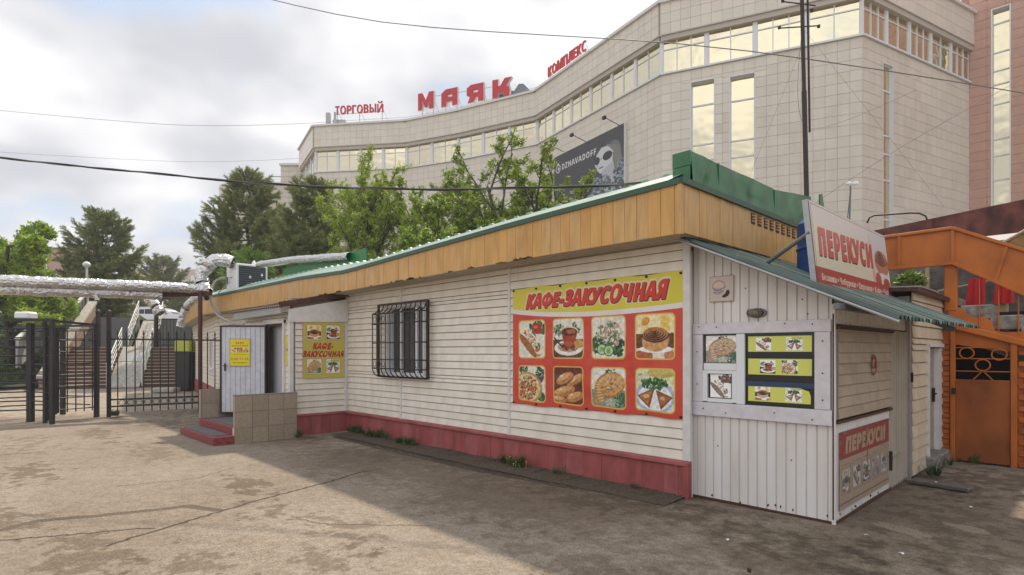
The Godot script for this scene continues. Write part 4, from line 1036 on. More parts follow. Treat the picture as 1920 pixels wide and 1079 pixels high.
# ---------------------------------------------------------------- the snack kiosk at the near corner
func awning_y(x: float) -> float: return lerpf(2.80, 1.87, (x + 3.15) / 1.97)
func make_kiosk() -> void:
	var k := thing("snack_kiosk", "small white corrugated snack kiosk under a green awning at the cafe corner", "kiosk", Vector3(-2.5, 0, -7.1))
	var F := wall_frame(Vector3(0, 0, -5.84), Vector3.RIGHT)
	var S := wall_frame(Vector3(-1.78, 0, -5.86), Vector3.FORWARD)
	var sheet: Material = mats["white wall sheet"]
	# front: upper and lower ribbed sheets, boards round the window between them
	var jag := FastNoiseLite.new(); jag.seed = 4; jag.frequency = 3.0
	put(k, "front_sheet", Shape.new().folded(ribs(-3.18, -1.79, 0.0935, 0.018, -0.016), func(_x): return 1.85, func(x): return awning_y(x) - 0.03, F), sheet)
	put(k, "front_sheet", Shape.new().folded(ribs(-3.19, -1.785, 0.0935, 0.018, -0.016), func(x): return 0.018 + 0.012 * jag.get_noise_1d(x * 4), func(_x): return 0.95, F), sheet)
	put(k, "rusty_edge", Shape.new().folded(PackedVector2Array([Vector2(-3.19, 0.002), Vector2(-2.7, 0.002), Vector2(-2.3, 0.002), Vector2(-1.785, 0.002)]), func(_x): return 0.006, func(x): return 0.03 + 0.02 * absf(jag.get_noise_1d(x * 9)), F), mats["rust"])
	# chipped paint and rust low on the sheets
	for i in 16:
		var front := i < 9
		var cx: float = (-3.17 + rng.randf() * 1.37) if front else (0.04 + rng.randf() * 2.55)
		if i in [4, 9]: cx = -1.83
		var cy: float = 0.035 + rng.randf() * 0.05
		var chip := PackedVector2Array()
		for j in 7: chip.append(Vector2(cx, cy) + Vector2.from_angle(TAU * j / 7) * Vector2(rng.randf_range(0.004, 0.012), rng.randf_range(0.006, 0.02)))
		put(k, "rust_spot", Shape.new().prism(chip, 0.0, 0.0015 if front else 0.024, F if front else S), mats["rust"])
	put(k, "rust_strip", Shape.new().box(Vector3(-1.7765, 1.0, -5.829), Vector3(0.012, 1.9, 0.004)), mats["rust"])
	put(k, "rusty_edge", Shape.new().folded(PackedVector2Array([Vector2(0.02, 0.026), Vector2(0.4, 0.026), Vector2(0.8, 0.026), Vector2(1.2, 0.026), Vector2(1.6, 0.026), Vector2(2.1, 0.026), Vector2(2.62, 0.026)]), func(_x): return 0.006, func(x): return 0.04 + 0.03 * absf(jag.get_noise_1d(x * 7)), S), mats["rust"])
	var core := Shape.new()
	for r: Rect2 in around(Rect2(-3.18, 0.0, 1.38, 2.05), [Rect2(-3.05, 1.06, 1.12, 0.73)]): core.box(Vector3(r.get_center().x, r.get_center().y, -5.90), Vector3(r.size.x, r.size.y, 0.06))
	core.prism(PackedVector2Array([Vector2(-3.18, 2.05), Vector2(-1.8, 2.05), Vector2(-1.8, 2.1), Vector2(-3.18, 2.72)]), -5.93, -5.87)
	core.span(Vector3(-1.90, 0, -8.5), Vector3(-1.84, 2.0, -5.93)).span(Vector3(-3.18, 0, -8.56), Vector3(-1.84, 2.0, -8.5))
	put(k, "wall", core, mats["wall core"])
	for q in [[-2.485, 1.845, 1.39, 0.115], [-2.485, 0.985, 1.40, 0.145]]: put(k, "window_board", Shape.new().bevel(Vector3(q[0], q[1], 0.022), Vector3(q[2], q[3], 0.022), 0.004), mats["lilac board"], F)
	for q in [[-3.12, 0.12], [-1.865, 0.135]]: put(k, "window_board", Shape.new().bevel(Vector3(q[0], 1.423, 0.02), Vector3(q[1], 0.725, 0.022), 0.004), mats["lilac board"], F)
	put(k, "window_bar", Shape.new().bevel(Vector3(-2.645, 1.423, 0.012), Vector3(0.088, 0.725, 0.03), 0.005), mats["white plastic"], F)
	put(k, "window_bar", Shape.new().bevel(Vector3(-2.87, 1.44, 0.012), Vector3(0.36, 0.075, 0.03), 0.005), mats["white plastic"], F)
	put(k, "hatch_frame", Shape.new().box(Vector3(-3.035, 1.235, 0.008), Vector3(0.05, 0.33, 0.03)).box(Vector3(-2.71, 1.235, 0.008), Vector3(0.05, 0.33, 0.03)).box(Vector3(-2.87, 1.085, 0.007), Vector3(0.28, 0.04, 0.028)).box(Vector3(-2.87, 1.385, 0.007), Vector3(0.28, 0.035, 0.028)), mats["white plastic"], F)
	var bigpane := put(k, "window", Shape.new().box(Vector3(-2.265, 1.423, -0.012), Vector3(0.67, 0.725, 0.008)), mats["dark glass"], F)
	put(bigpane, "blue_strip", Shape.new().box(Vector3(-2.265, 1.275, -0.005), Vector3(0.66, 0.05, 0.006)), mat("blue strip", lin(0.02, 0.05, 0.12), 0.3), F)
	put(k, "window", Shape.new().box(Vector3(-2.87, 1.63, -0.012), Vector3(0.36, 0.33, 0.008)).box(Vector3(-2.87, 1.235, -0.014), Vector3(0.30, 0.30, 0.008)), mats["dark glass"], F)
	put(k, "corner_angle", Shape.new().box(Vector3(-1.775, 1.02, -5.845), Vector3(0.028, 2.04, 0.028)), mats["white wall sheet"])
	put(k, "corner_angle", Shape.new().box(Vector3(-3.195, 1.35, -5.82), Vector3(0.02, 2.7, 0.03)), mats["white wall sheet"])
	for q in [[-3.1, 1.87], [-2.9, 1.86], [-2.2, 1.875], [-1.95, 1.86], [-3.12, 1.6], [-3.12, 1.25], [-1.86, 1.7], [-1.86, 1.4], [-1.86, 1.15], [-2.8, 0.96], [-2.3, 1.0], [-1.95, 0.96], [-3.05, 0.99], [-2.6, 2.25], [-2.05, 2.1], [-2.0, 1.96], [-2.9, 0.6], [-2.15, 0.55]]:
		put(k, "screw", Shape.new().lathe(Vector3(q[0], q[1], 0.033 if q[1] < 1.9 and q[1] > 0.9 else 0.0), [Vector2(0.008, 0), Vector2(0.006, 0.005), Vector2(0, 0.007)], 6, Basis(Vector3.RIGHT, PI / 2)), mats["black iron"], F)
	# prints behind the panes
	for i in 3:
		var p := Print.new(384, 118, Color(0.85, 0.86, 0.42))
		for j in 2:
			var kind: int = [[0, 7], [1, 4], [3, 7]][i][j]
			paste(p, kind, [[50, 236], [76, 208], [44, 232]][i][j], 10, 96, 98, 0.45, 1.12, 1.1)
		if i == 2:
			for j in 4: p.rect(62 + j * 18, 106, 10, 6, Color(0.6, 0.64, 0.3))
		var s := Shape.new()
		var y: float = [1.60, 1.37, 1.10][i]; var h: float = [0.155, 0.16, 0.17][i]
		if i < 2: s.prism(PackedVector2Array([Vector2(-2.575, y), Vector2(-1.965, y), Vector2(-1.965, y + h), Vector2(-2.575, y + h)]), -0.007, -0.003, F, Rect2(-2.575, y, 0.61, h))
		else: s.prism(PackedVector2Array([Vector2(-2.575, y), Vector2(-1.975, y), Vector2(-1.975, y + 0.08), Vector2(-1.99, y + 0.12), Vector2(-2.05, y + 0.14), Vector2(-2.11, y + 0.168), Vector2(-2.575, y + h)]), -0.007, -0.003, F, Rect2(-2.575, y, 0.61, h))
		put(k, "menu_strip", s, print_mat(p, 0.25))
	for i in 2:
		var p2 := Print.new(170, 170, Color(0.8, 0.8, 0.7))
		paste(p2, [6, 0][i], 0, 0, 170, 170, 0.5 if i == 0 else 0.25, 1.08 if i == 0 else 1.2)
		board(k, "picture", F, [-3.035, -2.985][i], [-2.70, -2.755][i], [1.485, 1.115][i], [1.77, 1.36][i], -0.007, 0.003, print_mat(p2, 0.25), mats["dark void"])
	# right side: shutter of boards, ribbed panels, post, rail
	put(k, "side_sheet", Shape.new().folded(ribs(0.02, 2.62, 0.075, 0.034, 0.022), func(_x): return 1.86, func(_x): return 2.09, S), mats["white wall sheet"])
	var tan_a := mat("shutter tan", lin(0.46, 0.385, 0.295), 0.6, 0, grain(0.02, 4, 131, 0.86, 1.0, 0.03), Vector3(0.8, 0.4, 0.8))
	var tan_b := mat("shutter tan worn", lin(0.445, 0.37, 0.28), 0.6, 0, grain(0.02, 4, 131, 0.84, 1.0, 0.03), Vector3(0.6, 0.5, 0.6))
	var sh := put(k, "shutter", Shape.new().box(Vector3(0.97, 1.40, 0.012), Vector3(1.9, 0.86, 0.02)), mats["wall core"], S)
	siding(sh, S * Transform3D(Basis.IDENTITY, Vector3(0, 0, 0.024)), 0.03, 1.88, 0.975, 1.80, 0.103, [], [tan_a, tan_b])
	put(sh, "shutter_cap", Shape.new().box(Vector3(0.95, 1.825, 0.03), Vector3(1.9, 0.03, 0.05)), mats["rust"], S)
	put(k, "counter_edge", Shape.new().box(Vector3(0.95, 0.945, 0.024), Vector3(1.9, 0.025, 0.04)), mats["rust"], S)
	put(k, "side_sheet", Shape.new().folded(ribs(0.02, 1.86, 0.075, 0.034, 0.022), func(x): return 0.02 + 0.012 * jag.get_noise_1d(x * 5), func(_x): return 0.935, S), mats["white wall sheet"])
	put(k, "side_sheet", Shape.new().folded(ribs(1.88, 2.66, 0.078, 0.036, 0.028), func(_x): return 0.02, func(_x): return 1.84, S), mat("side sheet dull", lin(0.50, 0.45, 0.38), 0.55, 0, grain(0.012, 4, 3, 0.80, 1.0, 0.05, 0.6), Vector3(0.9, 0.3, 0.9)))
	put(k, "post", Shape.new().box(Vector3(2.70, 1.05, 0.02), Vector3(0.08, 2.1, 0.06)), mats["galvanised"], S)
	put(k, "rail", Shape.new().box(Vector3(0.9, 2.02, 0.05), Vector3(1.76, 0.05, 0.03)), mats["galvanised"], S)
	put(k, "bolt", Shape.new().box(Vector3(1.86, 0.35, 0.03), Vector3(0.02, 0.22, 0.03)).box(Vector3(2.72, 1.28, 0.06), Vector3(0.025, 0.12, 0.03)), mats["brown iron"], S)
	put(k, "hasp", Shape.new().box(Vector3(2.12, 0.37, 0.016), Vector3(0.5, 0.035, 0.006), Basis(Vector3.BACK, 0.06)), mats["rust"], S)
	var ringm := mat("faded red ring", lin(0.30, 0.09, 0.06), 0.7)
	for j in 2:
		var ring := []
		for i in 19: ring.append(S * Vector3(1.13 + cos(TAU * i / 18) * (0.10 - 0.035 * j), 1.46 + sin(TAU * i / 18) * (0.105 - 0.05 * j) + 0.02 * j, 0.042))
		put(sh, "no_smoking_mark", Shape.new().tube(ring, 0.006, 4), ringm)
	# awning: corrugated sheets that slope towards the lane
	var corners := [Vector3(-3.16, 2.80, -5.52), Vector3(-1.20, 1.865, -5.55), Vector3(-1.06, 1.865, -8.62), Vector3(-3.0, 2.78, -8.95)]
	var N := 28
	for part in 4:
		var s := Shape.new()
		for i in range(part * 7, part * 7 + 7):
			for j in 4:
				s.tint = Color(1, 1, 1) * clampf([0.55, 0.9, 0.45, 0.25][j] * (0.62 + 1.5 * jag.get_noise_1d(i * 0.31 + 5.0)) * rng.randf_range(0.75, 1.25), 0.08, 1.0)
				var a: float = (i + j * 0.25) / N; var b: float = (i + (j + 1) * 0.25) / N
				var ya: float = [0.0, 0.036, 0.036, 0.0][j]; var yb: float = [0.036, 0.036, 0.0, 0.0][j]
				var cut := 0.012 * jag.get_noise_1d(i * 7.0)
				var A := (corners[0] as Vector3).lerp(corners[3], a) + Vector3.UP * ya; var B := (corners[0] as Vector3).lerp(corners[3], b) + Vector3.UP * yb
				var C := (corners[1] as Vector3).lerp(corners[2], b) + Vector3(cut, yb, 0); var D := (corners[1] as Vector3).lerp(corners[2], a) + Vector3(cut, ya, 0)
				s.quad(A, D, C, B)
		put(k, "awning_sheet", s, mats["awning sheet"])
	put(k, "awning_rim", Shape.new().tube([Vector3(-3.16, 2.775, -5.53), Vector3(-1.2, 1.845, -5.56)], 0.016, 6), mats["galvanised"])
	put(k, "awning_beam", Shape.new().box(Vector3(-2.2, 2.31, -8.2), Vector3(2.15, 0.05, 0.05), Basis(Vector3.BACK, -0.443)).box(Vector3(-1.62, 1.99, -6.9), Vector3(0.05, 0.05, 3.0)), mats["grey steel"])
	# lamp and hamburger plate on the front
	var l := thing("bulkhead_lamp", "dusty oval bulkhead lamp on the kiosk front above its window", "lamp", Vector3(-2.49, 2.0, -5.83))
	put(l, "base", Shape.new().lathe(Vector3(-2.475, 1.99, 0), [Vector2(0.062, 0.0), Vector2(0.062, 0.03), Vector2(0.05, 0.035)], 20, Basis(Vector3(1.55, 0, 0), Vector3(0, 0, 1), Vector3(0, -0.8, 0))), mats["grey steel"], F)
	put(l, "glass", Shape.new().lathe(Vector3(-2.49, 1.992, 0.03), [Vector2(0.052, 0.0), Vector2(0.048, 0.03), Vector2(0.03, 0.052), Vector2(0.0, 0.06)], 20, Basis(Vector3(1.6, 0, 0), Vector3(0, 0, 1), Vector3(0, -0.82, 0))), mat("dusty glass", lin(0.16, 0.13, 0.095), 0.35), F)
	for i in 5: put(l, "guard", Shape.new().tube([F * Vector3(-2.555 + i * 0.032, 1.95, 0.04), F * Vector3(-2.555 + i * 0.032, 1.975, 0.085 - absf(i - 2) * 0.008), F * Vector3(-2.555 + i * 0.032, 2.01, 0.085 - absf(i - 2) * 0.008), F * Vector3(-2.555 + i * 0.032, 2.035, 0.04)], 0.004, 4), mats["grey steel"])
	var hp := Print.new(256, 262, Color(0.80, 0.745, 0.70))
	hp.rect(0, 0, 256, 5, Color(0.6, 0.42, 0.36)); hp.rect(0, 257, 256, 5, Color(0.55, 0.4, 0.36)); hp.rect(251, 0, 5, 262, Color(0.6, 0.42, 0.36)); hp.rect(0, 0, 4, 262, Color(0.6, 0.45, 0.4))
	var ink := Color(0.13, 0.10, 0.16)
	hp.ell(98, 92, 64, 46, ink); hp.ell(98, 93, 60, 42, Color(0.84, 0.76, 0.70))
	hp.rect(34, 112, 130, 40, Color(0.80, 0.745, 0.70))
	hp.stroke([Vector2(28, 112), Vector2(50, 128), Vector2(80, 132), Vector2(120, 134), Vector2(160, 120), Vector2(172, 104)], 5, ink); hp.stroke([Vector2(40, 124), Vector2(60, 150), Vector2(100, 156), Vector2(140, 150), Vector2(160, 130)], 4, ink)
	hp.stroke([Vector2(42, 160), Vector2(70, 170), Vector2(110, 172), Vector2(150, 156)], 8, Color(0.55, 0.2, 0.22)); hp.stroke([Vector2(60, 140), Vector2(90, 146), Vector2(130, 142)], 8, Color(0.45, 0.5, 0.68)); hp.stroke([Vector2(46, 176), Vector2(90, 186), Vector2(140, 180)], 3, ink)
	for i in 4: hp.stroke([Vector2(152 + i * 16, 200 - i * 14), Vector2(166 + i * 13, 214 - i * 11)], 2.2, ink)
	hp.stroke([Vector2(132, 214), Vector2(160, 222), Vector2(196, 208), Vector2(216, 176), Vector2(206, 146), Vector2(184, 150), Vector2(170, 180), Vector2(140, 204), Vector2(132, 214)], 3, ink)
	var h2 := thing("hamburger_plate", "square white plate with a line drawing of a hamburger and croissant", "sign", Vector3(-2.85, 2.14, -5.82))
	board(h2, "backing", F * Transform3D(Basis(Vector3.BACK, -0.01), Vector3.ZERO), -3.005, -2.74, 2.10, 2.37, 0.006, 0.012, print_mat(hp, 0.5), mats["white trim"])
	# faded poster low on the side
	var fp := Print.new(512, 300, Color(0.60, 0.535, 0.46))
	fp.rect(0, 0, 512, 106, Color(0.53, 0.22, 0.205))
	fp.text("ПЕРЕКУСИ", 256, 86, 84, Color(0.62, 0.54, 0.42), {"mid": true, "lean": 0.12, "stretch": 0.98, "fat": 3.0, "hole": Color(0.53, 0.24, 0.22)})
	for i in 5:
		fp.rrect(14 + i * 98, 128, 90, 118, 12, Color(0.52, 0.36, 0.32)); fp.rrect(16 + i * 98, 130, 86, 114, 11, Color(0.585, 0.52, 0.45))
		paste(fp, [3, 0, 1, 6, 7][i], 26 + i * 98, 150, 66, 84, 0.22, 0.86, 0.75)
	fp.rect(0, 276, 512, 5, Color(0.45, 0.26, 0.25))
	for i in 40: fp.ell(fp.rng.randf() * 512, fp.rng.randf() * 300, 3 + fp.rng.randf() * 9, 2 + fp.rng.randf() * 12, Color(0.50, 0.44, 0.37), 0, 0.4)
	fp.ell(250, 60, 8, 26, Color(0.30, 0.22, 0.18), 0.3, 0.4); fp.ell(262, 120, 5, 40, Color(0.40, 0.33, 0.27), 0.1, 0.4)
	var fpo := thing("faded_poster", "faded red and beige poster low on the ribbed side of the kiosk", "poster", Vector3(-1.76, 0.12, -6.7))
	board(fpo, "backing", S, 0.055, 1.77, 0.115, 0.845, 0.024, 0.006, print_mat(fp, 0.6), mats["concrete"])
	# big tilted board on the awning
	var bp := Print.new(768, 384, Color(0.72, 0.685, 0.63))
	bp.rect(0, 0, 768, 384, Color(0.80, 0.77, 0.73)); bp.rect(0, 90, 560, 200, Color(0.80, 0.775, 0.68))
	bp.rect(552, 0, 216, 300, Color(0.78, 0.76, 0.76)); bp.poly(PackedVector2Array([Vector2(552, 40), Vector2(556, 40), Vector2(600, 300), Vector2(560, 300)]), Color(0.80, 0.6, 0.55))
	var bun: Image = foods[3].duplicate()
	bp.ell(684, 180, 88, 66, Color(0.46, 0.30, 0.25)); bp.ell(684, 190, 80, 60, Color(0.66, 0.44, 0.36)); bp.ell(684, 262, 98, 28, Color(0.80, 0.78, 0.76))
	for i in 6: bp.ell(681 - i * 2, 150 - i * 7, 78 - i * 12, 44 - i * 7, Color(0.36, 0.22, 0.19)); bp.ell(681 - i * 2, 143 - i * 7, 75 - i * 12, 38 - i * 7, Color(0.68, 0.52, 0.46))
	bp.ell(622, 280, 34, 44, Color(0.60, 0.32, 0.26)); bp.ell(720, 288, 40, 30, Color(0.58, 0.28, 0.22))
	bp.text("ПЕРЕКУСИ", 40, 236, 172, Color(0.73, 0.31, 0.265), {"lean": 0.06, "stretch": 0.57, "gap": 7.0, "rise": -26.0, "fat": 5.0, "hole": Color(0.80, 0.75, 0.68), "grow": -0.05, "under": [[5.5, Color(0.80, 0.74, 0.68), 0, 0], [4.5, Color(0.20, 0.13, 0.12), -4, 8]]})
	bp.rect(0, 296, 768, 88, Color(0.62, 0.25, 0.23))
	var se := Print.new(8, 8, Color.WHITE, true)
	bp.font = se.font
	bp.text("Беляши • Чебуреки • Пирожки • Кофе • Чай", 384, 352, 40, Color(0.80, 0.76, 0.70), {"mid": true, "stretch": 0.76, "fat": 0.6, "hole": Color(0.62, 0.25, 0.23)})
	bp.rect(8, 8, 752, 4, Color(0.62, 0.40, 0.37)); bp.rect(8, 8, 4, 290, Color(0.62, 0.40, 0.37))
	var o := Vector3(-1.95, 2.235, -5.96)
	var e1 := Vector3(0.03, 0.0, -2.62).normalized()
	var e2 := Vector3(-0.105, 0.853, -0.06).normalized()
	var T := Transform3D(Basis(e1, e2, e1.cross(e2).normalized()), o)
	var b := thing("roof_sign", "tilted cream and red snack board standing on the green awning", "sign", o)
	put(b, "frame", Shape.new().box(Vector3(1.3, 0.43, -0.03), Vector3(2.64, 0.88, 0.05)), mats["galvanised"], T)
	var fs := Shape.new(); fs.quad(Vector3(0, 0, 0), Vector3(2.6, 0, 0), Vector3(2.6, 0.86, 0), Vector3(0, 0.86, 0))
	put(b, "printed_face", fs, print_mat(bp, 0.3), T)
	put(b, "brace", Shape.new().tube([Vector3(-2.52, 2.50, -6.08), Vector3(-2.03, 2.76, -5.99)], 0.022, 6), mats["grey steel"])
	put(b, "brace", Shape.new().tube([Vector3(-2.6, 2.56, -8.2), Vector3(-2.06, 2.95, -8.3)], 0.02, 6), mats["grey steel"])
	for zz in [-6.2, -7.3, -8.3]: put(b, "foot", Shape.new().box(Vector3(-1.98, 2.24, zz), Vector3(0.04, 0.12, 0.04)), mats["grey steel"])
	var bl := thing("blue_barrel", "blue plastic barrel lying half hidden between awning and tilted board", "barrel", Vector3(-2.35, 2.42, -7.3))
	put(bl, "body", Shape.new().lathe(Vector3(-2.36, 2.48, -7.35), [Vector2(0.0, 0), Vector2(0.24, 0.0), Vector2(0.27, 0.05), Vector2(0.265, 0.3), Vector2(0.28, 0.33), Vector2(0.265, 0.36), Vector2(0.27, 0.62), Vector2(0.22, 0.68), Vector2(0, 0.68)], 18), mats["blue plastic"])
	put(bl, "bung", Shape.new().lathe(Vector3(-2.3, 3.16, -7.3), [Vector2(0.04, 0), Vector2(0.04, 0.03), Vector2(0, 0.03)], 10), mats["black iron"])

# ---------------------------------------------------------------- lane on the right: shed, orange stair house
func make_shed() -> void:
	var k := thing("siding_shed", "narrow beige siding shed with a white door behind the kiosk", "shed", Vector3(-1.74, 0, -9.6))
	var S := wall_frame(Vector3(-1.74, 0, -8.62), Vector3.FORWARD)
	var a := mat("beige siding", lin(0.66, 0.575, 0.44), 0.5, 0, grain(0.012, 4, 3, 0.90, 1.0, 0.05, 0.6), Vector3(0.8, 0.3, 0.8))
	var b := mat("beige siding b", lin(0.64, 0.555, 0.42), 0.5, 0, grain(0.012, 4, 3, 0.90, 1.0, 0.05, 0.6), Vector3(0.6, 0.4, 0.6))
	var hole := Rect2(0.86, 0.0, 1.0, 1.70)
	put(k, "wall", Shape.new().box(Vector3(0.43, 1.15, -0.08), Vector3(0.86, 2.3, 0.12)).box(Vector3(1.95, 1.15, -0.08), Vector3(0.18, 2.3, 0.12)).box(Vector3(1.36, 2.0, -0.08), Vector3(1.0, 0.6, 0.12)).box(Vector3(1.02, 1.2, -1.2), Vector3(2.04, 2.3, 0.1)), mats["wall core"], S)
	siding(k, S, 0.03, 2.02, 0.04, 2.36, 0.158, [hole], [a, b], 0.022)
	put(k, "corner_strip", Shape.new().box(Vector3(2.02, 1.2, 0.0), Vector3(0.03, 2.4, 0.05)), mats["white trim"], S)
	put(k, "door_frame", Shape.new().box(Vector3(0.88, 0.94, 0.01), Vector3(0.05, 1.52, 0.06)).box(Vector3(1.36, 1.69, 0.01), Vector3(1.0, 0.05, 0.06)).box(Vector3(1.76, 0.9, -0.05), Vector3(0.2, 1.5, 0.12)), mats["white trim"], S)
	var d := put(k, "door", Shape.new().box(Vector3(1.28, 0.92, -0.07), Vector3(0.76, 1.46, 0.04)), mat("door cream", lin(0.42, 0.37, 0.31), 0.5, 0, grain(0.03, 3, 120, 0.8, 1.0), Vector3.ONE), S)
	put(d, "handle", Shape.new().box(Vector3(1.52, 0.98, -0.03), Vector3(0.04, 0.2, 0.03)).box(Vector3(1.45, 1.0, 0.0), Vector3(0.13, 0.02, 0.02)), mats["black iron"], S)
	put(d, "notice", Shape.new().box(Vector3(1.25, 1.38, -0.047), Vector3(0.2, 0.22, 0.006)), mats["white trim"], S)
	put(d, "notice_stripe", Shape.new().box(Vector3(1.25, 1.40, -0.043), Vector3(0.14, 0.03, 0.004)).box(Vector3(1.25, 1.34, -0.043), Vector3(0.14, 0.02, 0.004)), mats["chipped red"], S)
	put(k, "threshold", Shape.new().bevel(Vector3(1.32, 0.09, 0.02), Vector3(1.05, 0.18, 0.2), 0.02), mats["concrete"], S)
	put(k, "roof", Shape.new().box(Vector3(1.0, 2.40, -0.55), Vector3(2.3, 0.05, 1.3), Basis(Vector3.RIGHT, 0.05)), mats["brown roof"], S)
	put(k, "roof_sheet", Shape.new().box(Vector3(0.55, 2.442, -0.53), Vector3(1.1, 0.02, 1.28), Basis(Vector3.RIGHT, 0.05)), mats["galvanised"], S)

func make_stair_house() -> void:
	var o := thing("orange_stair_house", "orange painted outdoor stair with parapets above a steel gate", "staircase", Vector3(-0.5, 0, -10.6))
	var Z := wall_frame(Vector3(0, 0, -10.5), Vector3.RIGHT)
	var om: Material = mats["orange paint"]
	# parapet panels: level on the landing, then falling to the right with the flight
	put(o, "parapet_panel", Shape.new().prism(PackedVector2Array([Vector2(-3.3, 2.9), Vector2(-2.27, 2.9), Vector2(-2.27, 3.36), Vector2(-3.3, 3.36)]), -0.04, 0, Z), om)
	put(o, "parapet_panel", Shape.new().prism(PackedVector2Array([Vector2(-2.26, 2.9), Vector2(-1.61, 2.9), Vector2(-1.61, 3.38), Vector2(-2.26, 3.38)]), -0.04, 0.003, Z), om)
	put(o, "parapet_panel", Shape.new().prism(PackedVector2Array([Vector2(-1.6, 2.9), Vector2(-1.13, 2.58), Vector2(-1.0, 3.06), Vector2(-1.6, 3.38)]), -0.04, 0.002, Z), om)
	put(o, "parapet_panel", Shape.new().prism(PackedVector2Array([Vector2(-1.12, 2.58), Vector2(0.9, 1.28), Vector2(0.9, 2.02), Vector2(-0.99, 3.06)]), -0.04, 0, Z), om)
	for q in [[Vector2(-3.3, 3.385), Vector2(-1.6, 3.405)], [Vector2(-1.6, 3.405), Vector2(0.9, 2.06)], [Vector2(-3.3, 2.89), Vector2(-1.6, 2.89)], [Vector2(-1.6, 2.89), Vector2(0.9, 1.265)]]:
		var m: Vector2 = (q[0] + q[1]) / 2; var dd: Vector2 = q[1] - q[0]
		put(o, "rail", Shape.new().bevel(Vector3(m.x, m.y, 0), Vector3(dd.length(), 0.045, 0.08), 0.006, Basis(Vector3.BACK, dd.angle())), om, Z)
	for q in [[-2.265, 2.9, 3.38, 0.0], [-1.6, 2.9, 3.4, 0.0], [-1.06, 2.58, 3.08, -0.26]]: put(o, "stiffener", Shape.new().box(Vector3(q[0], (q[1] + q[2]) / 2, 0.012), Vector3(0.04, q[2] - q[1], 0.03), Basis(Vector3.BACK, q[3])), om, Z)
	put(o, "post", Shape.new().bevel(Vector3(-1.635, 2.55, -0.08), Vector3(0.15, 0.7, 0.13), 0.01), om, Z)
	# flight of concrete steps with a broken orange cheek
	for i in 9: put(o, "step", Shape.new().bevel(Vector3(-1.34 + i * 0.33, 2.17 - i * 0.16, -0.42), Vector3(0.36, 0.20, 0.75), 0.012), mats["concrete"], Z)
	put(o, "cheek_wall", Shape.new().prism(PackedVector2Array([Vector2(-1.66, 1.72), Vector2(-0.9, 1.58), Vector2(1.2, 0.5), Vector2(1.2, 0.95), Vector2(-0.35, 1.66), Vector2(-0.62, 1.80), Vector2(-0.80, 1.88), Vector2(-1.02, 1.87), Vector2(-1.13, 1.90), Vector2(-1.17, 2.02), Vector2(-1.24, 2.11), Vector2(-1.32, 2.08), Vector2(-1.42, 2.12), Vector2(-1.50, 2.24), Vector2(-1.66, 2.27)]), -0.14, -0.03, Z), om)
	put(o, "cheek_wall_core", Shape.new().prism(PackedVector2Array([Vector2(-1.6, 1.8), Vector2(1.2, 0.5), Vector2(1.2, 0.9), Vector2(-0.3, 1.6), Vector2(-0.85, 1.85), Vector2(-1.6, 2.1)]), -0.2, -0.145, Z), mats["concrete"])
	for i in 5: put(o, "baluster", Shape.new().tube([Z * Vector3(-1.30 + i * 0.21, 1.95 - i * 0.06, -0.02), Z * Vector3(-1.30 + i * 0.21, 2.72 - i * 0.135, -0.02)], 0.009, 6), om)
	# gate below, with its frame
	put(o, "stringer", Shape.new().bevel(Vector3(-1.12, 1.82, 0.0), Vector3(1.25, 0.09, 0.14), 0.01, Basis(Vector3.BACK, -0.33)), om, Z)
	put(o, "gate_post", Shape.new().bevel(Vector3(-0.925, 0.86, 0.0), Vector3(0.07, 1.72, 0.08), 0.008), om, Z)
	put(o, "gate_post", Shape.new().bevel(Vector3(-1.60, 0.95, 0.0), Vector3(0.06, 1.9, 0.07), 0.008), om, Z)
	var g := put(o, "gate", Shape.new().box(Vector3(-1.265, 0.61, -0.01), Vector3(0.60, 1.16, 0.03)).box(Vector3(-1.265, 1.185, 0.0), Vector3(0.61, 0.03, 0.035)), mats["orange door"], Z)
	for y in [1.32, 1.50, 1.66]: put(g, "bar", Shape.new().tube([Z * Vector3(-1.57, y, 0), Z * Vector3(-0.96 if y < 1.6 else -1.12, y, 0)], 0.009, 6), om)
	for q in [[-1.44, 1.58], [-1.08, 1.56], [-1.26, 1.41]]:
		var ring := []
		for i in 21: ring.append(Z * Vector3(q[0] + cos(TAU * i / 20) * 0.083, q[1] + sin(TAU * i / 20) * 0.078, 0.012))
		put(g, "ring", Shape.new().tube(ring, 0.010, 6), om)
	for sx in [-1, 1]: put(g, "strut", Shape.new().tube([Z * Vector3(-1.26, 1.33, 0), Z * Vector3(-1.26 + sx * 0.11, 1.20, 0)], 0.009, 6), om)
	put(g, "latch", Shape.new().box(Vector3(-1.585, 1.03, 0.05), Vector3(0.05, 0.09, 0.03)), mats["black iron"], Z)
	put(o, "dark_room", Shape.new().box(Vector3(-1.2, 1.1, -0.9), Vector3(1.2, 2.2, 0.05)), mats["dark void"], Z)
	# brick piers either side of the gate
	var bm := [mats["orange brick"], mats["orange brick b"]]
	for q in [[-1.735, -1.635], [-0.885, -0.63], [-0.625, -0.37], [-0.365, -0.11]]:
		for i in 24:
			if i * 0.077 + 0.15 > 1.9 - maxf(0, (q[0] + 1.0) * 0.55): break
			var off: float = 0.06 if i % 2 and q[0] > -1 else 0.0
			put(o, "brick", Shape.new().bevel(Vector3((q[0] + q[1]) / 2 + off, 0.045 + i * 0.077, -0.06 + rng.randf_range(-0.004, 0.004)), Vector3(q[1] - q[0] - 0.008, 0.066, 0.12), 0.006), bm[rng.randi() % 2], Z)
	put(o, "mortar", Shape.new().box(Vector3(-1.685, 0.95, -0.07), Vector3(0.1, 1.9, 0.1)).box(Vector3(-0.45, 0.72, -0.075), Vector3(0.9, 1.44, 0.1)), mats["orange brick b"], Z)
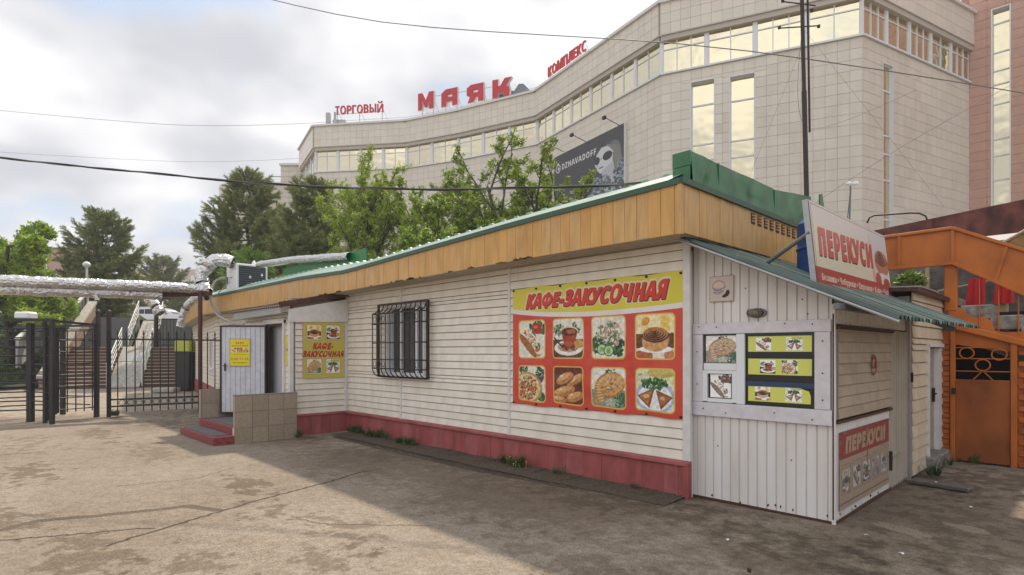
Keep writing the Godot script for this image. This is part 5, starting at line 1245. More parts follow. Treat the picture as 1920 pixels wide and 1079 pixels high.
	put(o, "landing", Shape.new().span(Vector3(-3.3, 2.3, -11.6), Vector3(-1.6, 2.42, -10.6)), mats["concrete"])
	# things seen under and behind the parapets
	var w := thing("grey_wall", "grey concrete wall with pale rails seen under the orange parapet", "wall", Vector3(-1.5, 0, -12.6))
	put(w, "wall", Shape.new().span(Vector3(-5.5, 0, -12.8), Vector3(3.0, 3.3, -12.6)), mat("grey render", lin(0.20, 0.195, 0.18), 0.85, 0, grain(0.02, 5, 140, 0.55, 1.0), Vector3.ONE * 0.6))
	put(w, "rail", Shape.new().tube([Vector3(-4.0, 2.83, -12.4), Vector3(-2.2, 2.66, -12.4)], 0.022, 6), mat("old yellow rail", lin(0.36, 0.29, 0.17), 0.6))
	put(w, "rail", Shape.new().tube([Vector3(-2.1, 2.66, -12.4), Vector3(-0.6, 2.92, -12.4)], 0.022, 6), mats["old yellow rail"])
	for x in [-3.05, -2.25]: put(w, "post", Shape.new().box(Vector3(x, 2.9, -12.38), Vector3(0.06, 0.8, 0.05)), mats["old yellow rail"])
	var t := thing("dark_tarpaulin", "dark grey tarpaulin heaped below the rail next to the tilted board", "tarpaulin", Vector3(-3, 2.2, -11.9))
	var ts := Shape.new(); var tf := FastNoiseLite.new(); tf.seed = 8; tf.frequency = 0.8
	for i in 14:
		for j in 6:
			var pt := func(a: int, c: int) -> Vector3: return Vector3(-4.0 + a * 0.16, 2.35 + 0.22 * tf.get_noise_2d(a * 0.5, c * 0.6) + 0.35 * sin(PI * c / 6.0) * (1.0 - a / 18.0), -12.3 + c * 0.13)
			ts.quad(pt.call(i, j + 1), pt.call(i + 1, j + 1), pt.call(i + 1, j), pt.call(i, j))
	put(t, "sheet", ts, mat("tarpaulin", lin(0.10, 0.105, 0.115), 0.6))
	for q in [[-1.36, 0.20, "red cloth hanging between the orange post and the first pale pillar"], [-1.02, 0.20, "red cloth hanging beyond the pale pillar, at the right"]]:
		var r := thing("red_cloth", q[2], "cloth", Vector3(q[0], 2.2, -11.6), "red cloths hung below the orange parapet")
		var rs := Shape.new()
		for i in 18:
			for j in 3:
				var pt2 := func(a: int, c: int) -> Vector3:
					var u := a / 18.0
					return Vector3(q[0] - 0.2 + q[1] * u - 0.06 * (1.0 - u) * (1.0 - c / 3.0), 2.34 + 0.42 * c / 3.0 + 0.004 * sin(a * 1.3) * (1 - c / 3.0), -11.6 + 0.012 * sin(a * 0.9 + c * 0.3))
				rs.quad(pt2.call(i, j), pt2.call(i + 1, j), pt2.call(i + 1, j + 1), pt2.call(i, j + 1))
		put(r, "fold", rs, mats["red cloth"])
	var pl := thing("pale_pillar", "pale weathered pillar between the two red cloths", "pillar", Vector3(-0.85, 0, -11.7))
	put(pl, "shaft", Shape.new().bevel(Vector3(-1.16, 1.45, -11.7), Vector3(0.13, 2.9, 0.13), 0.02), mats["old yellow rail"])
	put(pl, "cap", Shape.new().box(Vector3(-1.16, 2.93, -11.7), Vector3(0.18, 0.06, 0.26)), mats["concrete"])
	var bush := thing("small_shrub", "small light green shrub behind the shed roof by the tilted board", "shrub", Vector3(-2.35, 2.3, -11.3))
	put(bush, "stem", Shape.new().tube([Vector3(-2.27, 2.3, -11.3), Vector3(-2.27, 2.66, -11.3)], 0.02, 6), mats["bark"])
	var where := []; var tints := []
	for i in 300:
		var d := Vector3(rng.randfn(), rng.randfn(), rng.randfn()).normalized() * pow(rng.randf(), 0.4)
		where.append(Transform3D(Basis.from_euler(Vector3(rng.randf_range(-0.6, 0.6), rng.randf() * TAU, rng.randf_range(-0.6, 0.6))).scaled(Vector3.ONE * rng.randf_range(0.7, 1.2)), Vector3(-2.27, 2.72, -11.3) + d * Vector3(0.19, 0.15, 0.19)))
		tints.append(lin(0.16, 0.24, 0.05).lerp(lin(0.28, 0.38, 0.10), rng.randf()).srgb_to_linear())
	scatter(bush, "foliage", leaf_mesh(0.055, 3), mats["leaf"], where, tints)
	var rr := thing("rusty_roof_edge", "dark rusty red roof fascia stretching behind the orange stair", "roof", Vector3(-1, 0, -14))
	put(rr, "fascia", Shape.new().prism(PackedVector2Array([Vector2(-5.2, 3.3), Vector2(3.5, 3.3), Vector2(3.5, 4.72), Vector2(-0.4, 4.42), Vector2(-5.2, 4.0)]), 0, 0.06, wall_frame(Vector3(0, 0, -14), Vector3.RIGHT)), mats["rust red"])
	put(rr, "wall", Shape.new().span(Vector3(-5.1, 0, -15.5), Vector3(3.5, 3.6, -14.02)), mats["grey render"])
	put(rr, "roof_sheet", Shape.new().box(Vector3(-1, 3.98, -14.9), Vector3(8.6, 0.04, 1.7), Basis(Vector3.RIGHT, 0.1)), mats["galvanised"])
	var ye := thing("yellow_awning", "weathered yellow sheet awning rising at the right edge above the orange flight", "awning", Vector3(-0.6, 3.2, -12.0))
	put(ye, "sheet", Shape.new().prism(PackedVector2Array([Vector2(-1.35, 3.22), Vector2(1.2, 3.0), Vector2(1.2, 4.3), Vector2(-0.62, 3.64)]), -0.6, -0.57, wall_frame(Vector3(0, 0, -11.4), Vector3.RIGHT)), mat("yellow sheet", lin(0.40, 0.24, 0.055), 0.6, 0, grain(0.02, 5, 142, 0.55, 1.0), Vector3.ONE * 0.7))
	put(ye, "edge_bar", Shape.new().tube([Vector3(-1.37, 3.22, -11.96), Vector3(-0.63, 3.655, -11.96), Vector3(1.2, 4.33, -11.96)], 0.025, 6), mats["old yellow rail"])
	put(ye, "sheet_metal", Shape.new().box(Vector3(-1.3, 3.5, -12.6), Vector3(1.4, 0.03, 0.9), Basis(Vector3.RIGHT, 0.25)), mats["galvanised"])
	# plank on the ground, rod by the plinth, scraps of litter
	var pk := thing("plank", "grey weathered plank lying on the asphalt by the shed threshold", "plank", Vector3(-1.4, 0, -8.35))
	put(pk, "board", Shape.new().bevel(Vector3(-1.39, 0.035, -8.36), Vector3(0.58, 0.04, 0.22), 0.006, Basis(Vector3.UP, -0.12)), mat("old plank", lin(0.22, 0.19, 0.16), 0.9, 0, grain(0.03, 4, 150, 0.6, 1.0), Vector3(1, 2, 4)))
	var rod := thing("thin_rod", "thin steel rod standing in the ground by the red plinth and kiosk corner", "rod", Vector3(-3.28, 0, -5.66))
	put(rod, "shaft", Shape.new().tube([Vector3(-3.28, 0, -5.66), Vector3(-3.29, 0.35, -5.67)], 0.008, 6), mats["plinth red worn"])
	put(rod, "eye", Shape.new().lathe(Vector3(-3.29, 0.35, -5.67), [Vector2(0.008, 0), Vector2(0.016, 0.012), Vector2(0.0, 0.022)], 8), mats["plinth red worn"])
	var scraps := [[-2.24, -4.68, "white paper scrap on the dark asphalt in front of the kiosk front"], [-1.46, -5.66, "folded white scrap on the asphalt near the kiosk corner"], [-0.99, -7.44, "white scrap on the asphalt beyond the kiosk side, by the sunlit patch"], [-1.14, -5.34, "small pale scrap nearest the bottom right"], [-1.43, -8.32, "white strip of paper lying on the weathered plank"]]
	for q in scraps:
		var y := 0.065 if q[1] < -8 else 0.02
		var sc := thing("paper_scrap", q[2], "litter", Vector3(q[0], 0, q[1]), "scraps of litter on the asphalt")
		var ss := Shape.new()
		var b2 := Basis(Vector3.UP, rng.randf() * TAU)
		ss.quad(Vector3(q[0], y, q[1]) + b2 * Vector3(-0.02, 0, 0.011), Vector3(q[0], y, q[1]) + b2 * Vector3(0.005, 0.008, 0.013), Vector3(q[0], y, q[1]) + b2 * Vector3(0.006, 0.009, -0.012), Vector3(q[0], y, q[1]) + b2 * Vector3(-0.02, 0.004, -0.011))
		ss.quad(Vector3(q[0], y, q[1]) + b2 * Vector3(0.005, 0.008, 0.013), Vector3(q[0], y, q[1]) + b2 * Vector3(0.022, 0.0, 0.008), Vector3(q[0], y, q[1]) + b2 * Vector3(0.02, 0.004, -0.01), Vector3(q[0], y, q[1]) + b2 * Vector3(0.006, 0.009, -0.012))
		put(sc, "sheet", ss, mats["white plastic"])
	# arched pipe lamp above the rusty roof, floodlights on a stand behind
	var al := thing("arched_pipe", "thin arched steel pipe on a red post above the rusty roof edge", "pipe", Vector3(-3.1, 3.8, -13.9))
	var arc := [Vector3(-2.52, 3.9, -13.9), Vector3(-2.52, 4.2, -13.9), Vector3(-2.56, 4.30, -13.9), Vector3(-2.66, 4.37, -13.9), Vector3(-2.8, 4.40, -13.9), Vector3(-3.45, 4.46, -13.9), Vector3(-3.54, 4.42, -13.9), Vector3(-3.58, 4.32, -13.9)]
	put(al, "pipe", Shape.new().tube(arc, 0.018, 6), mats["brown iron"])
	put(al, "post", Shape.new().box(Vector3(-2.50, 3.92, -13.9), Vector3(0.1, 0.6, 0.08)), mats["rust red"])

# ---------------------------------------------------------------- the shopping building behind
const CORNERS := [[-22.9, 62.9], [-19.2, 56.5], [-10.07, 55.2], [-4.92, 52.9], [2.12, 48.9], [9.45, 36.6], [19.4, 32.0], [29.9, 37.75]]
func face_frame(i: int) -> Transform3D:
	var a := yard(CORNERS[i][0], 0, CORNERS[i][1]); var b := yard(CORNERS[i + 1][0], 0, CORNERS[i + 1][1])
	return wall_frame(a, b - a)
func face_len(i: int) -> float: return Vector2(CORNERS[i][0], CORNERS[i][1]).distance_to(Vector2(CORNERS[i + 1][0], CORNERS[i + 1][1]))

func make_mall() -> void:
	var m := thing("shopping_building", "large beige tiled building with a curving top band of golden mirror windows", "building", yard(5, 0, 45))
	var tiles := [mats["mall tile a"], mats["mall tile b"], mats["mall tile c"]]
	var unit := Shape.new().bevel(Vector3(0, 0, 0.012), Vector3(0.578, 0.578, 0.024), 0.006).mesh()
	var rest := []; var rest_tint := []
	var near := []
	for i in 7:
		var T := face_frame(i); var L := face_len(i)
		var holes := []
		if i == 5: holes = [Rect2(1.78, 4.0, 1.44, 14.3), Rect2(4.05, 4.0, 1.44, 14.2)]
		if i == 6: holes = [Rect2(1.93, 3.0, 1.05, 15.1)]
		# wall core: below the sill with openings, and the parapet that stands out a little
		var core := Shape.new()
		for r: Rect2 in around(Rect2(-0.02, 0, L + 0.04, 19.1), holes): core.box(Vector3(r.get_center().x, r.get_center().y, -0.2), Vector3(r.size.x, r.size.y, 0.4))
		core.box(Vector3(L / 2, 22.5, 0.0), Vector3(L + 0.1, 2.0, 0.5))
		core.box(Vector3(L / 2, 21.3, -1.0), Vector3(L, 0.3, 2.4)).box(Vector3(L / 2, 20.2, -1.6), Vector3(L, 3.0, 0.1))
		put(m, "wall", core, mats["mall joint"], T)
		put(m, "roof_cap", Shape.new().box(Vector3(L / 2, 23.56, 0.05), Vector3(L + 0.25, 0.18, 0.75)), mats["mall cap"], T)
		put(m, "soffit", Shape.new().box(Vector3(L / 2, 21.48, 0.02), Vector3(L + 0.1, 0.03, 0.56)), mats["mall cap"], T)
		put(m, "window_sill", Shape.new().box(Vector3(L / 2, 19.12, 0.0), Vector3(L + 0.05, 0.1, 0.3)), mats["mall frame"], T)
		# tiles
		var n := roundi(L / 0.6); var w := L / n
		for row in 32:
			var y := 19.05 - 0.6 * row - 0.3
			if y < 4.5: break
			for c in n:
				for r: Rect2 in around(Rect2(c * w, y - 0.3, w, 0.6), holes):
					if r.size.x < 0.06 or r.size.y < 0.06: continue
					var X := T * Transform3D(Basis.from_scale(Vector3((r.size.x - 0.013) / 0.578, (r.size.y - 0.013) / 0.578, 1)), Vector3(r.get_center().x, r.get_center().y, 0.0))
					near.append([absf(r.get_center().x - (L if i == 5 else 0.0)) + 50.0 * float(i < 5) + absf(y - 15.0) * 0.9, X])
		for row in 3:
			for c in n:
				var X := T * Transform3D(Basis.from_scale(Vector3((w - 0.013) / 0.578, (0.655 - 0.013) / 0.578, 1)), Vector3((c + 0.5) * w, 21.52 + 0.655 * (row + 0.5), 0.25))
				near.append([40.0 + 50.0 * float(i < 5), X])
		# window band
		var units := maxi(1, roundi(L / 2.5)); var uw := L / units
		for u in units:
			var cols := [0.34, 0.67] if i in [5, 6] and u % 2 == 0 else [0.5]
			window_unit(m, T, Rect2(u * uw + 0.09, 19.17, uw - 0.18, 2.32), cols, [0.64], 0.06, -0.10, 0.09, mats["mall frame"], mats["gold mirror glass"])
			put(m, "mullion", Shape.new().box(Vector3(u * uw, 20.33, -0.04), Vector3(0.19, 2.34, 0.14)), mats["mall frame"], T)
		for h: Rect2 in holes:
			var rows := []
			for y in [0.17, 0.33, 0.41, 0.56, 0.66, 0.73, 0.9]: rows.append(y)
			window_unit(m, T, h, [], rows, 0.09, -0.36 if i == 5 else -0.2, 0.1, mats["mall frame"], mats["gold mirror glass"])
			put(m, "reveal", Shape.new().box(Vector3(h.position.x + 0.02, h.get_center().y, -0.17), Vector3(0.05, h.size.y, 0.42)).box(Vector3(h.end.x - 0.02, h.get_center().y, -0.17), Vector3(0.05, h.size.y, 0.42)).box(Vector3(h.get_center().x, h.end.y - 0.02, -0.17), Vector3(h.size.x - 0.1, 0.05, 0.42)), mats["mall frame"], T)
	near.sort_custom(func(a, b): return a[0] < b[0])
	for k in near.size():
		var X: Transform3D = near[k][1]
		if k < 300: put(m, "facade_tile", unit, tiles[rng.randi() % 3], X)
		else:
			rest.append(X); rest_tint.append(lin(0.68, 0.62, 0.525).srgb_to_linear() * rng.randf_range(0.95, 1.05))
	scatter(m, "facade_tiles", unit, mats["many tiles"], rest, rest_tint)
	# roof slab so that no light falls in from above
	var poly := PackedVector2Array()
	for q in CORNERS: poly.append(Vector2(q[0], q[1]))
	poly.append_array([Vector2(30, 75), Vector2(-22, 80)])
	put(m, "roof", Shape.new().prism(poly, 23.0, 23.2, Transform3D(Basis(SIDE, AHEAD, Vector3.UP), Vector3.ZERO)), mats["mall cap"])
	# roof clutter
	var r0 := Shape.new()
	r0.prism(PackedVector2Array([Vector2(-1.3, 0), Vector2(1.6, 0), Vector2(0.1, 1.5), Vector2(-0.3, 1.5)]), -0.8, 0.8, Transform3D(YARD, yard(0.9, 23.6, 51.5)))
	r0.box(yard(-0.6, 24.2, 52.3), Vector3(1.8, 1.4, 1.4), YARD)
	put(m, "roof_hood", r0, mats["grey steel"])
	for i in 5: put(m, "roof_hood_louver", Shape.new().box(yard(-0.65, 23.75 + i * 0.25, 51.5), Vector3(1.7, 0.05, 0.1), YARD), mats["galvanised"])
	put(m, "roof_box", Shape.new().box(yard(-16.9, 23.9, 56.9), Vector3(1.2, 0.7, 1.0), YARD), mats["galvanised"])
	put(m, "roof_vent", Shape.new().box(yard(-18.1, 24.3, 57.0), Vector3(0.4, 1.6, 0.4), YARD).box(yard(-17.5, 24.4, 57.2), Vector3(0.2, 1.8, 0.2), YARD), mats["galvanised"])
	put(m, "roof_railing", Shape.new().tube([yard(-18, 24.2, 56.8), yard(-10, 24.2, 55.7), yard(-4.8, 24.2, 53.4), yard(2.1, 24.2, 49.4)], 0.02, 4), mats["galvanised"])
	# letters on the roof
	letters("ТОРГОВЫЙ", "small red roof letters of the word above the far left end of the parapet", yard(-17.2, 24.62, 56.2), yard(-12.3, 24.62, 55.5), 0.82)
	letters("КОМПЛЕКС", "small red roof letters climbing in line above the middle concave facade", yard(2.95, 24.1, 47.5), yard(5.55, 24.1, 43.15), 0.80)
	beacon()
	# boards on the facade
	var T4 := face_frame(4)
	var p := Print.new(820, 600, Color(0.235, 0.23, 0.245))
	var big := p
	p = Print.new(820, 600, Color(0.235, 0.23, 0.245))
	# a woman in round dark glasses, looking to the left, fur jacket
	p.ell(660, 300, 86, 150, Color(0.30, 0.30, 0.32), 0.12); p.ell(690, 330, 60, 170, Color(0.42, 0.42, 0.44), 0.05)
	p.poly(PackedVector2Array([Vector2(560, 235), Vector2(600, 180), Vector2(660, 190), Vector2(690, 260), Vector2(684, 360), Vector2(640, 430), Vector2(590, 440), Vector2(566, 400), Vector2(560, 370), Vector2(546, 340), Vector2(556, 300)]), Color(0.80, 0.80, 0.81))
	p.poly(PackedVector2Array([Vector2(600, 420), Vector2(690, 360), Vector2(710, 520), Vector2(690, 600), Vector2(610, 600)]), Color(0.70, 0.70, 0.72))
	p.ell(646, 285, 37, 44, Color(0.14, 0.13, 0.15)); p.ell(566, 298, 20, 40, Color(0.14, 0.13, 0.15)); p.stroke([Vector2(680, 280), Vector2(712, 292)], 7, Color(0.15, 0.15, 0.16)); p.stroke([Vector2(590, 292), Vector2(600, 288)], 6, Color(0.2, 0.2, 0.2))
	p.ell(596, 380, 20, 9, Color(0.50, 0.44, 0.47)); p.ell(716, 330, 15, 28, Color(0.72, 0.72, 0.73)); p.stroke([Vector2(560, 345), Vector2(572, 356)], 5, Color(0.55, 0.55, 0.57))
	for i in 26: p.stroke([Vector2(640 + i * 3.5, 170 + i * 2), Vector2(690 + i * 3, 260 + i * 6), Vector2(700 + i * 2.6, 420 + i * 5)], 3, Color(0.25 + 0.4 * p.rng.randf(), 0.25 + 0.4 * p.rng.randf(), 0.3).lerp(Color(0.5, 0.5, 0.5), 0.6))
	p.specks(560, 540, 110, 80, 200, 12, [Color(0.50, 0.60, 0.64), Color(0.28, 0.34, 0.37), Color(0.66, 0.72, 0.75), Color(0.2, 0.22, 0.24)])
	p.specks(760, 500, 64, 120, 200, 12, [Color(0.44, 0.53, 0.57), Color(0.26, 0.31, 0.34), Color(0.62, 0.69, 0.72), Color(0.2, 0.22, 0.24)])
	var face := p.im.get_region(Rect2i(480, 150, 291, 450))
	face.resize(404, 315, Image.INTERPOLATE_BILINEAR)
	p = big
	p.im.blit_rect(face, Rect2i(0, 0, 404, 315), Vector2i(416, 75))
	p.specks(600, 470, 210, 110, 420, 13, [Color(0.50, 0.60, 0.64), Color(0.28, 0.34, 0.37), Color(0.66, 0.72, 0.75), Color(0.2, 0.22, 0.24)])
	p.text("DZHAVADOFF", 100, 124, 62, Color(0.86, 0.86, 0.87), {"stretch": 1.0, "gap": 6.0})
	p.ell(56, 104, 30, 34, Color(0.84, 0.84, 0.85)); p.ell(56, 104, 22, 26, Color(0.235, 0.23, 0.245)); p.ell(58, 102, 9, 11, Color(0.84, 0.84, 0.85)); p.ell(64, 110, 7, 12, Color(0.84, 0.84, 0.85))
	var b := thing("portrait_billboard", "dark billboard with a portrait of a woman in round sunglasses on the beige facade", "billboard", T4 * Vector3(7, 12.5, 0.2))
	board(b, "backing", T4, 2.8, 11.1, 11.1, 17.15, 0.08, 0.12, print_mat(p, 0.4), mats["mall frame"])
	put(b, "edge_trim", Shape.new().box(Vector3(11.13, 14.1, 0.14), Vector3(0.06, 6.1, 0.2)), mats["white trim"], T4)
	for q in [[4.0, 17.3], [7.3, 16.9], [10.9, 16.9]]:
		put(b, "lamp_arm", Shape.new().tube([T4 * Vector3(q[0], q[1], 0.1), T4 * Vector3(q[0], q[1] + 0.35, 1.7)], 0.03, 5), mats["grey steel"])
		put(b, "lamp_head", Shape.new().bevel(Vector3(q[0], q[1] + 0.33, 1.8), Vector3(0.3, 0.22, 0.2), 0.03), mats["black iron"], T4)
	var T1 := face_frame(1)
	var q2 := Print.new(300, 500, Color(0.10, 0.085, 0.09))
	q2.text("РЯА", 30, 90, 80, Color(0.72, 0.42, 0.20), {"lean": 0.2, "stretch": 1.2, "fat": 2.0, "hole": Color(0.1, 0.085, 0.09)})
	q2.text("ПЕРСОНАЛ", 40, 140, 36, Color(0.78, 0.76, 0.76), {"lean": 0.2}); q2.text("ОБУВЬ", 40, 215, 44, Color(0.50, 0.26, 0.14), {"lean": 0.2}); q2.text("ВОМБ", 40, 262, 38, Color(0.75, 0.75, 0.75)); q2.text("ВСЕ", 60, 300, 30, Color(0.7, 0.7, 0.7)); q2.text("97А", 60, 430, 52, Color(0.72, 0.72, 0.72))
	var b2 := thing("dark_billboard", "tall dark billboard with orange lettering half behind the pale green tree", "billboard", T1 * Vector3(5, 9, 0.2))
	board(b2, "backing", T1, 3.38, 7.0, 10.0, 17.25, 0.08, 0.12, print_mat(q2, 0.4), mats["black iron"])
	# lower blocks to the left of it
	var w := thing("side_block", "stepped beige tiled block beside the far left end of the large building", "building", yard(-26, 0, 72))
	var wt := Shape.new().bevel(Vector3(0, 0, 0.02), Vector3(0.9, 0.57, 0.04), 0.01).mesh()
	for q in [[-26.4, -21.5, 66.0, 22.9], [-34.0, -24.0, 70.0, 21.9]]:
		var T := wall_frame(yard(q[0], 0, q[2]), SIDE)
		var L: float = q[1] - q[0]
		put(w, "wall", Shape.new().box(Vector3(L / 2, q[3] / 2, -2.0), Vector3(L, q[3], 4)), mats["mall joint"], T)
		put(w, "roof_cap", Shape.new().box(Vector3(L / 2, q[3] + 0.05, -1.9), Vector3(L + 0.2, 0.25, 4.2)), mats["mall cap"], T)
		for r in 16:
			for c in int(L / 0.92): put(w, "facade_tile", wt, tiles[rng.randi() % 3], T * Transform3D(Basis.IDENTITY, Vector3(0.5 + c * 0.92, q[3] - 0.4 - r * 0.6, 0)))
	var Tw := wall_frame(yard(-34.0, 0, 70.0), SIDE)
	for i in 3: window_unit(w, Tw, Rect2(4.6, 16.6 - i * 4, 1.9, 1.4), [0.5], [], 0.12, 0.05, 0.1, mats["mall frame"], mats["gold mirror glass"])
	put(w, "railing", Shape.new().tube([Tw * Vector3(5, 22.8, 0), Tw * Vector3(10, 22.8, 0)], 0.05, 4), mats["grey steel"])
	# the rounded end
	var end := Shape.new()
	var prof := []
	for i in 13: prof.append(Vector3(-34.0 - 2.4 * sin(PI / 2 * i / 12.0), 0, 70.0 + 2.4 * (1 - cos(PI / 2 * i / 12.0))))
	for i in 12:
		var a: Vector3 = prof[i + 1]; var b3: Vector3 = prof[i]
		end.quad(yard(a.x, 0, a.z), yard(b3.x, 0, b3.z), yard(b3.x, 22.0, b3.z), yard(a.x, 22.0, a.z))
	put(w, "rounded_end", end, mats["mall tile a"])

func letters(text: String, label: String, a: Vector3, b: Vector3, high: float) -> void:
	var o := thing("roof_letters", label, "sign", a)
	var p := Print.new(8, 8, Color.WHITE)
	var adv := p.outline(text, 1.0)
	var total: float = adv[-1]
	var T := wall_frame(a, b - a)
	var L := a.distance_to(b)
	var x := 0.0
	for i in text.length():
		var one := p.outline(text[i], 1.0)
		var w: float = one[-1]
		var tm := TextMesh.new()
		tm.text = text[i]; tm.font = p.font; tm.font_size = 64; tm.depth = 0.12; tm.pixel_size = high / 46.0; tm.curve_step = 2.0
		var box := tm.get_aabb()
		var k := L * (w / total) / box.size.x * 0.86
		put(o, "letter", tm, mats["letter red"], T * Transform3D(Basis.from_scale(Vector3(minf(k, 1.25), 1, 1.0)), Vector3(L * (x + w / 2) / total, high / 2, 0) - Vector3(box.get_center().x * k, 0, 0) - Vector3(0, box.get_center().y if not text[i] in "Й" else box.get_center().y - 0.1, 0)))
		x += w
	for i in 3:
		var xx := L * (0.04 + 0.46 * i)
		put(o, "post", Shape.new().tube([T * Vector3(xx, -1.1, -0.1), T * Vector3(xx, 0.1, -0.1)], 0.03, 5), mats["letter steel"])
		put(o, "stay", Shape.new().tube([T * Vector3(xx + 0.5, -1.1, -1.0), T * Vector3(xx, 0.5, -0.12)], 0.02, 4), mats["letter steel"])
	put(o, "rail", Shape.new().tube([T * Vector3(0, 0.08, -0.1), T * Vector3(L, 0.08, -0.1)], 0.025, 4), mats["letter steel"])

# four big block letters
func beacon() -> void:
	var o := thing("big_roof_letters", "four large red block letters standing on the roof between the smaller ones", "sign", yard(-8.9, 23.6, 54.7))
	var glyphs := [
		[PackedVector2Array([Vector2(0, 0), Vector2(0.30, 0), Vector2(0.30, 0.62), Vector2(0.5, 0.12), Vector2(0.66, 0.12), Vector2(0.80, 0.55), Vector2(0.80, 0), Vector2(1.1, 0), Vector2(1.1, 1), Vector2(0.78, 1), Vector2(0.56, 0.52), Vector2(0.30, 1), Vector2(0, 1)])],
		[PackedVector2Array([Vector2(0, 0), Vector2(0.34, 0), Vector2(0.34, 0.26), Vector2(0.76, 0.26), Vector2(0.76, 0), Vector2(1.1, 0), Vector2(1.1, 1), Vector2(0.3, 1), Vector2(0, 0.8)]), PackedVector2Array([Vector2(0.36, 0.52), Vector2(0.76, 0.52), Vector2(0.76, 0.70), Vector2(0.44, 0.70)])],
		[PackedVector2Array([Vector2(0.06, 0), Vector2(0.42, 0), Vector2(0.6, 0.26), Vector2(0.76, 0.26), Vector2(0.76, 0), Vector2(1.1, 0), Vector2(1.1, 1), Vector2(0.28, 1), Vector2(0, 0.84), Vector2(0, 0.44), Vector2(0.22, 0.32)]), PackedVector2Array([Vector2(0.36, 0.52), Vector2(0.76, 0.52), Vector2(0.76, 0.70), Vector2(0.42, 0.70)])],
		[PackedVector2Array([Vector2(0, 0), Vector2(0.34, 0), Vector2(0.34, 0.24), Vector2(0.74, 0.24), Vector2(0.74, 0), Vector2(1.08, 0), Vector2(1.08, 0.46), Vector2(0.86, 0.60), Vector2(1.2, 1), Vector2(0.78, 1), Vector2(0.5, 0.62), Vector2(0.34, 0.62), Vector2(0.34, 1), Vector2(0, 1)])]]
	var at := [[-8.85, 24.36, 54.6, 1.56], [-6.55, 24.32, 53.75, 1.56], [-4.1, 24.2, 52.6, 1.58], [-1.72, 24.0, 51.2, 1.6]]
	for i in 4:
		var a: Array = at[i]
		var T := wall_frame(yard(a[0], a[1], a[2]), SIDE * 0.915 + AHEAD * -0.40)
		var H: float = a[3]
		var front := CSGCombiner3D.new()
		front.name = "letter"
		for layer in 2:
			var g: Array = glyphs[i]
			for k in g.size():
				var c := CSGPolygon3D.new()
				var pts := PackedVector2Array()
				var src: PackedVector2Array = g[k]
				if layer == 0:
					for q in Geometry2D.offset_polygon(src, 0.025 if k == 0 else -0.025, Geometry2D.JOIN_MITER): src = q
				for v in src: pts.append(v * Vector2(1.52, H))
				c.name = ("edge" if layer == 0 else "face") if k == 0 else "counter"
				c.polygon = pts
				c.depth = 0.30 if layer == 0 else 0.06
				c.operation = CSGShape3D.OPERATION_UNION if k == 0 else CSGShape3D.OPERATION_SUBTRACTION
				c.material = mats["letter edge" if layer == 0 else "letter red"]
				c.position = Vector3(0, 0, 0.0 if layer == 0 else 0.04)
				front.add_child(c, true)
		o.add_child(front, true)
		front.transform = o.global_transform.affine_inverse() * T
		for xx in [0.25, 1.45]:
			put(o, "post", Shape.new().tube([T * Vector3(xx, -0.9, -0.35), T * Vector3(xx, H * 0.95, -0.35)], 0.03, 5), mats["letter steel"])
			put(o, "stay", Shape.new().tube([T * Vector3(xx + 0.4, -0.9, -1.2), T * Vector3(xx, H * 0.8, -0.37)], 0.022, 4), mats["letter steel"])
	put(o, "rail", Shape.new().tube([yard(-8.9, 25.6, 54.9), yard(-0.2, 25.3, 51.2)], 0.025, 4), mats["letter steel"])
	put(o, "stay", Shape.new().tube([yard(0.2, 25.2, 51.0), yard(1.3, 24.5, 51.0), yard(2.2, 23.7, 50.4)], 0.025, 4), mats["letter steel"])

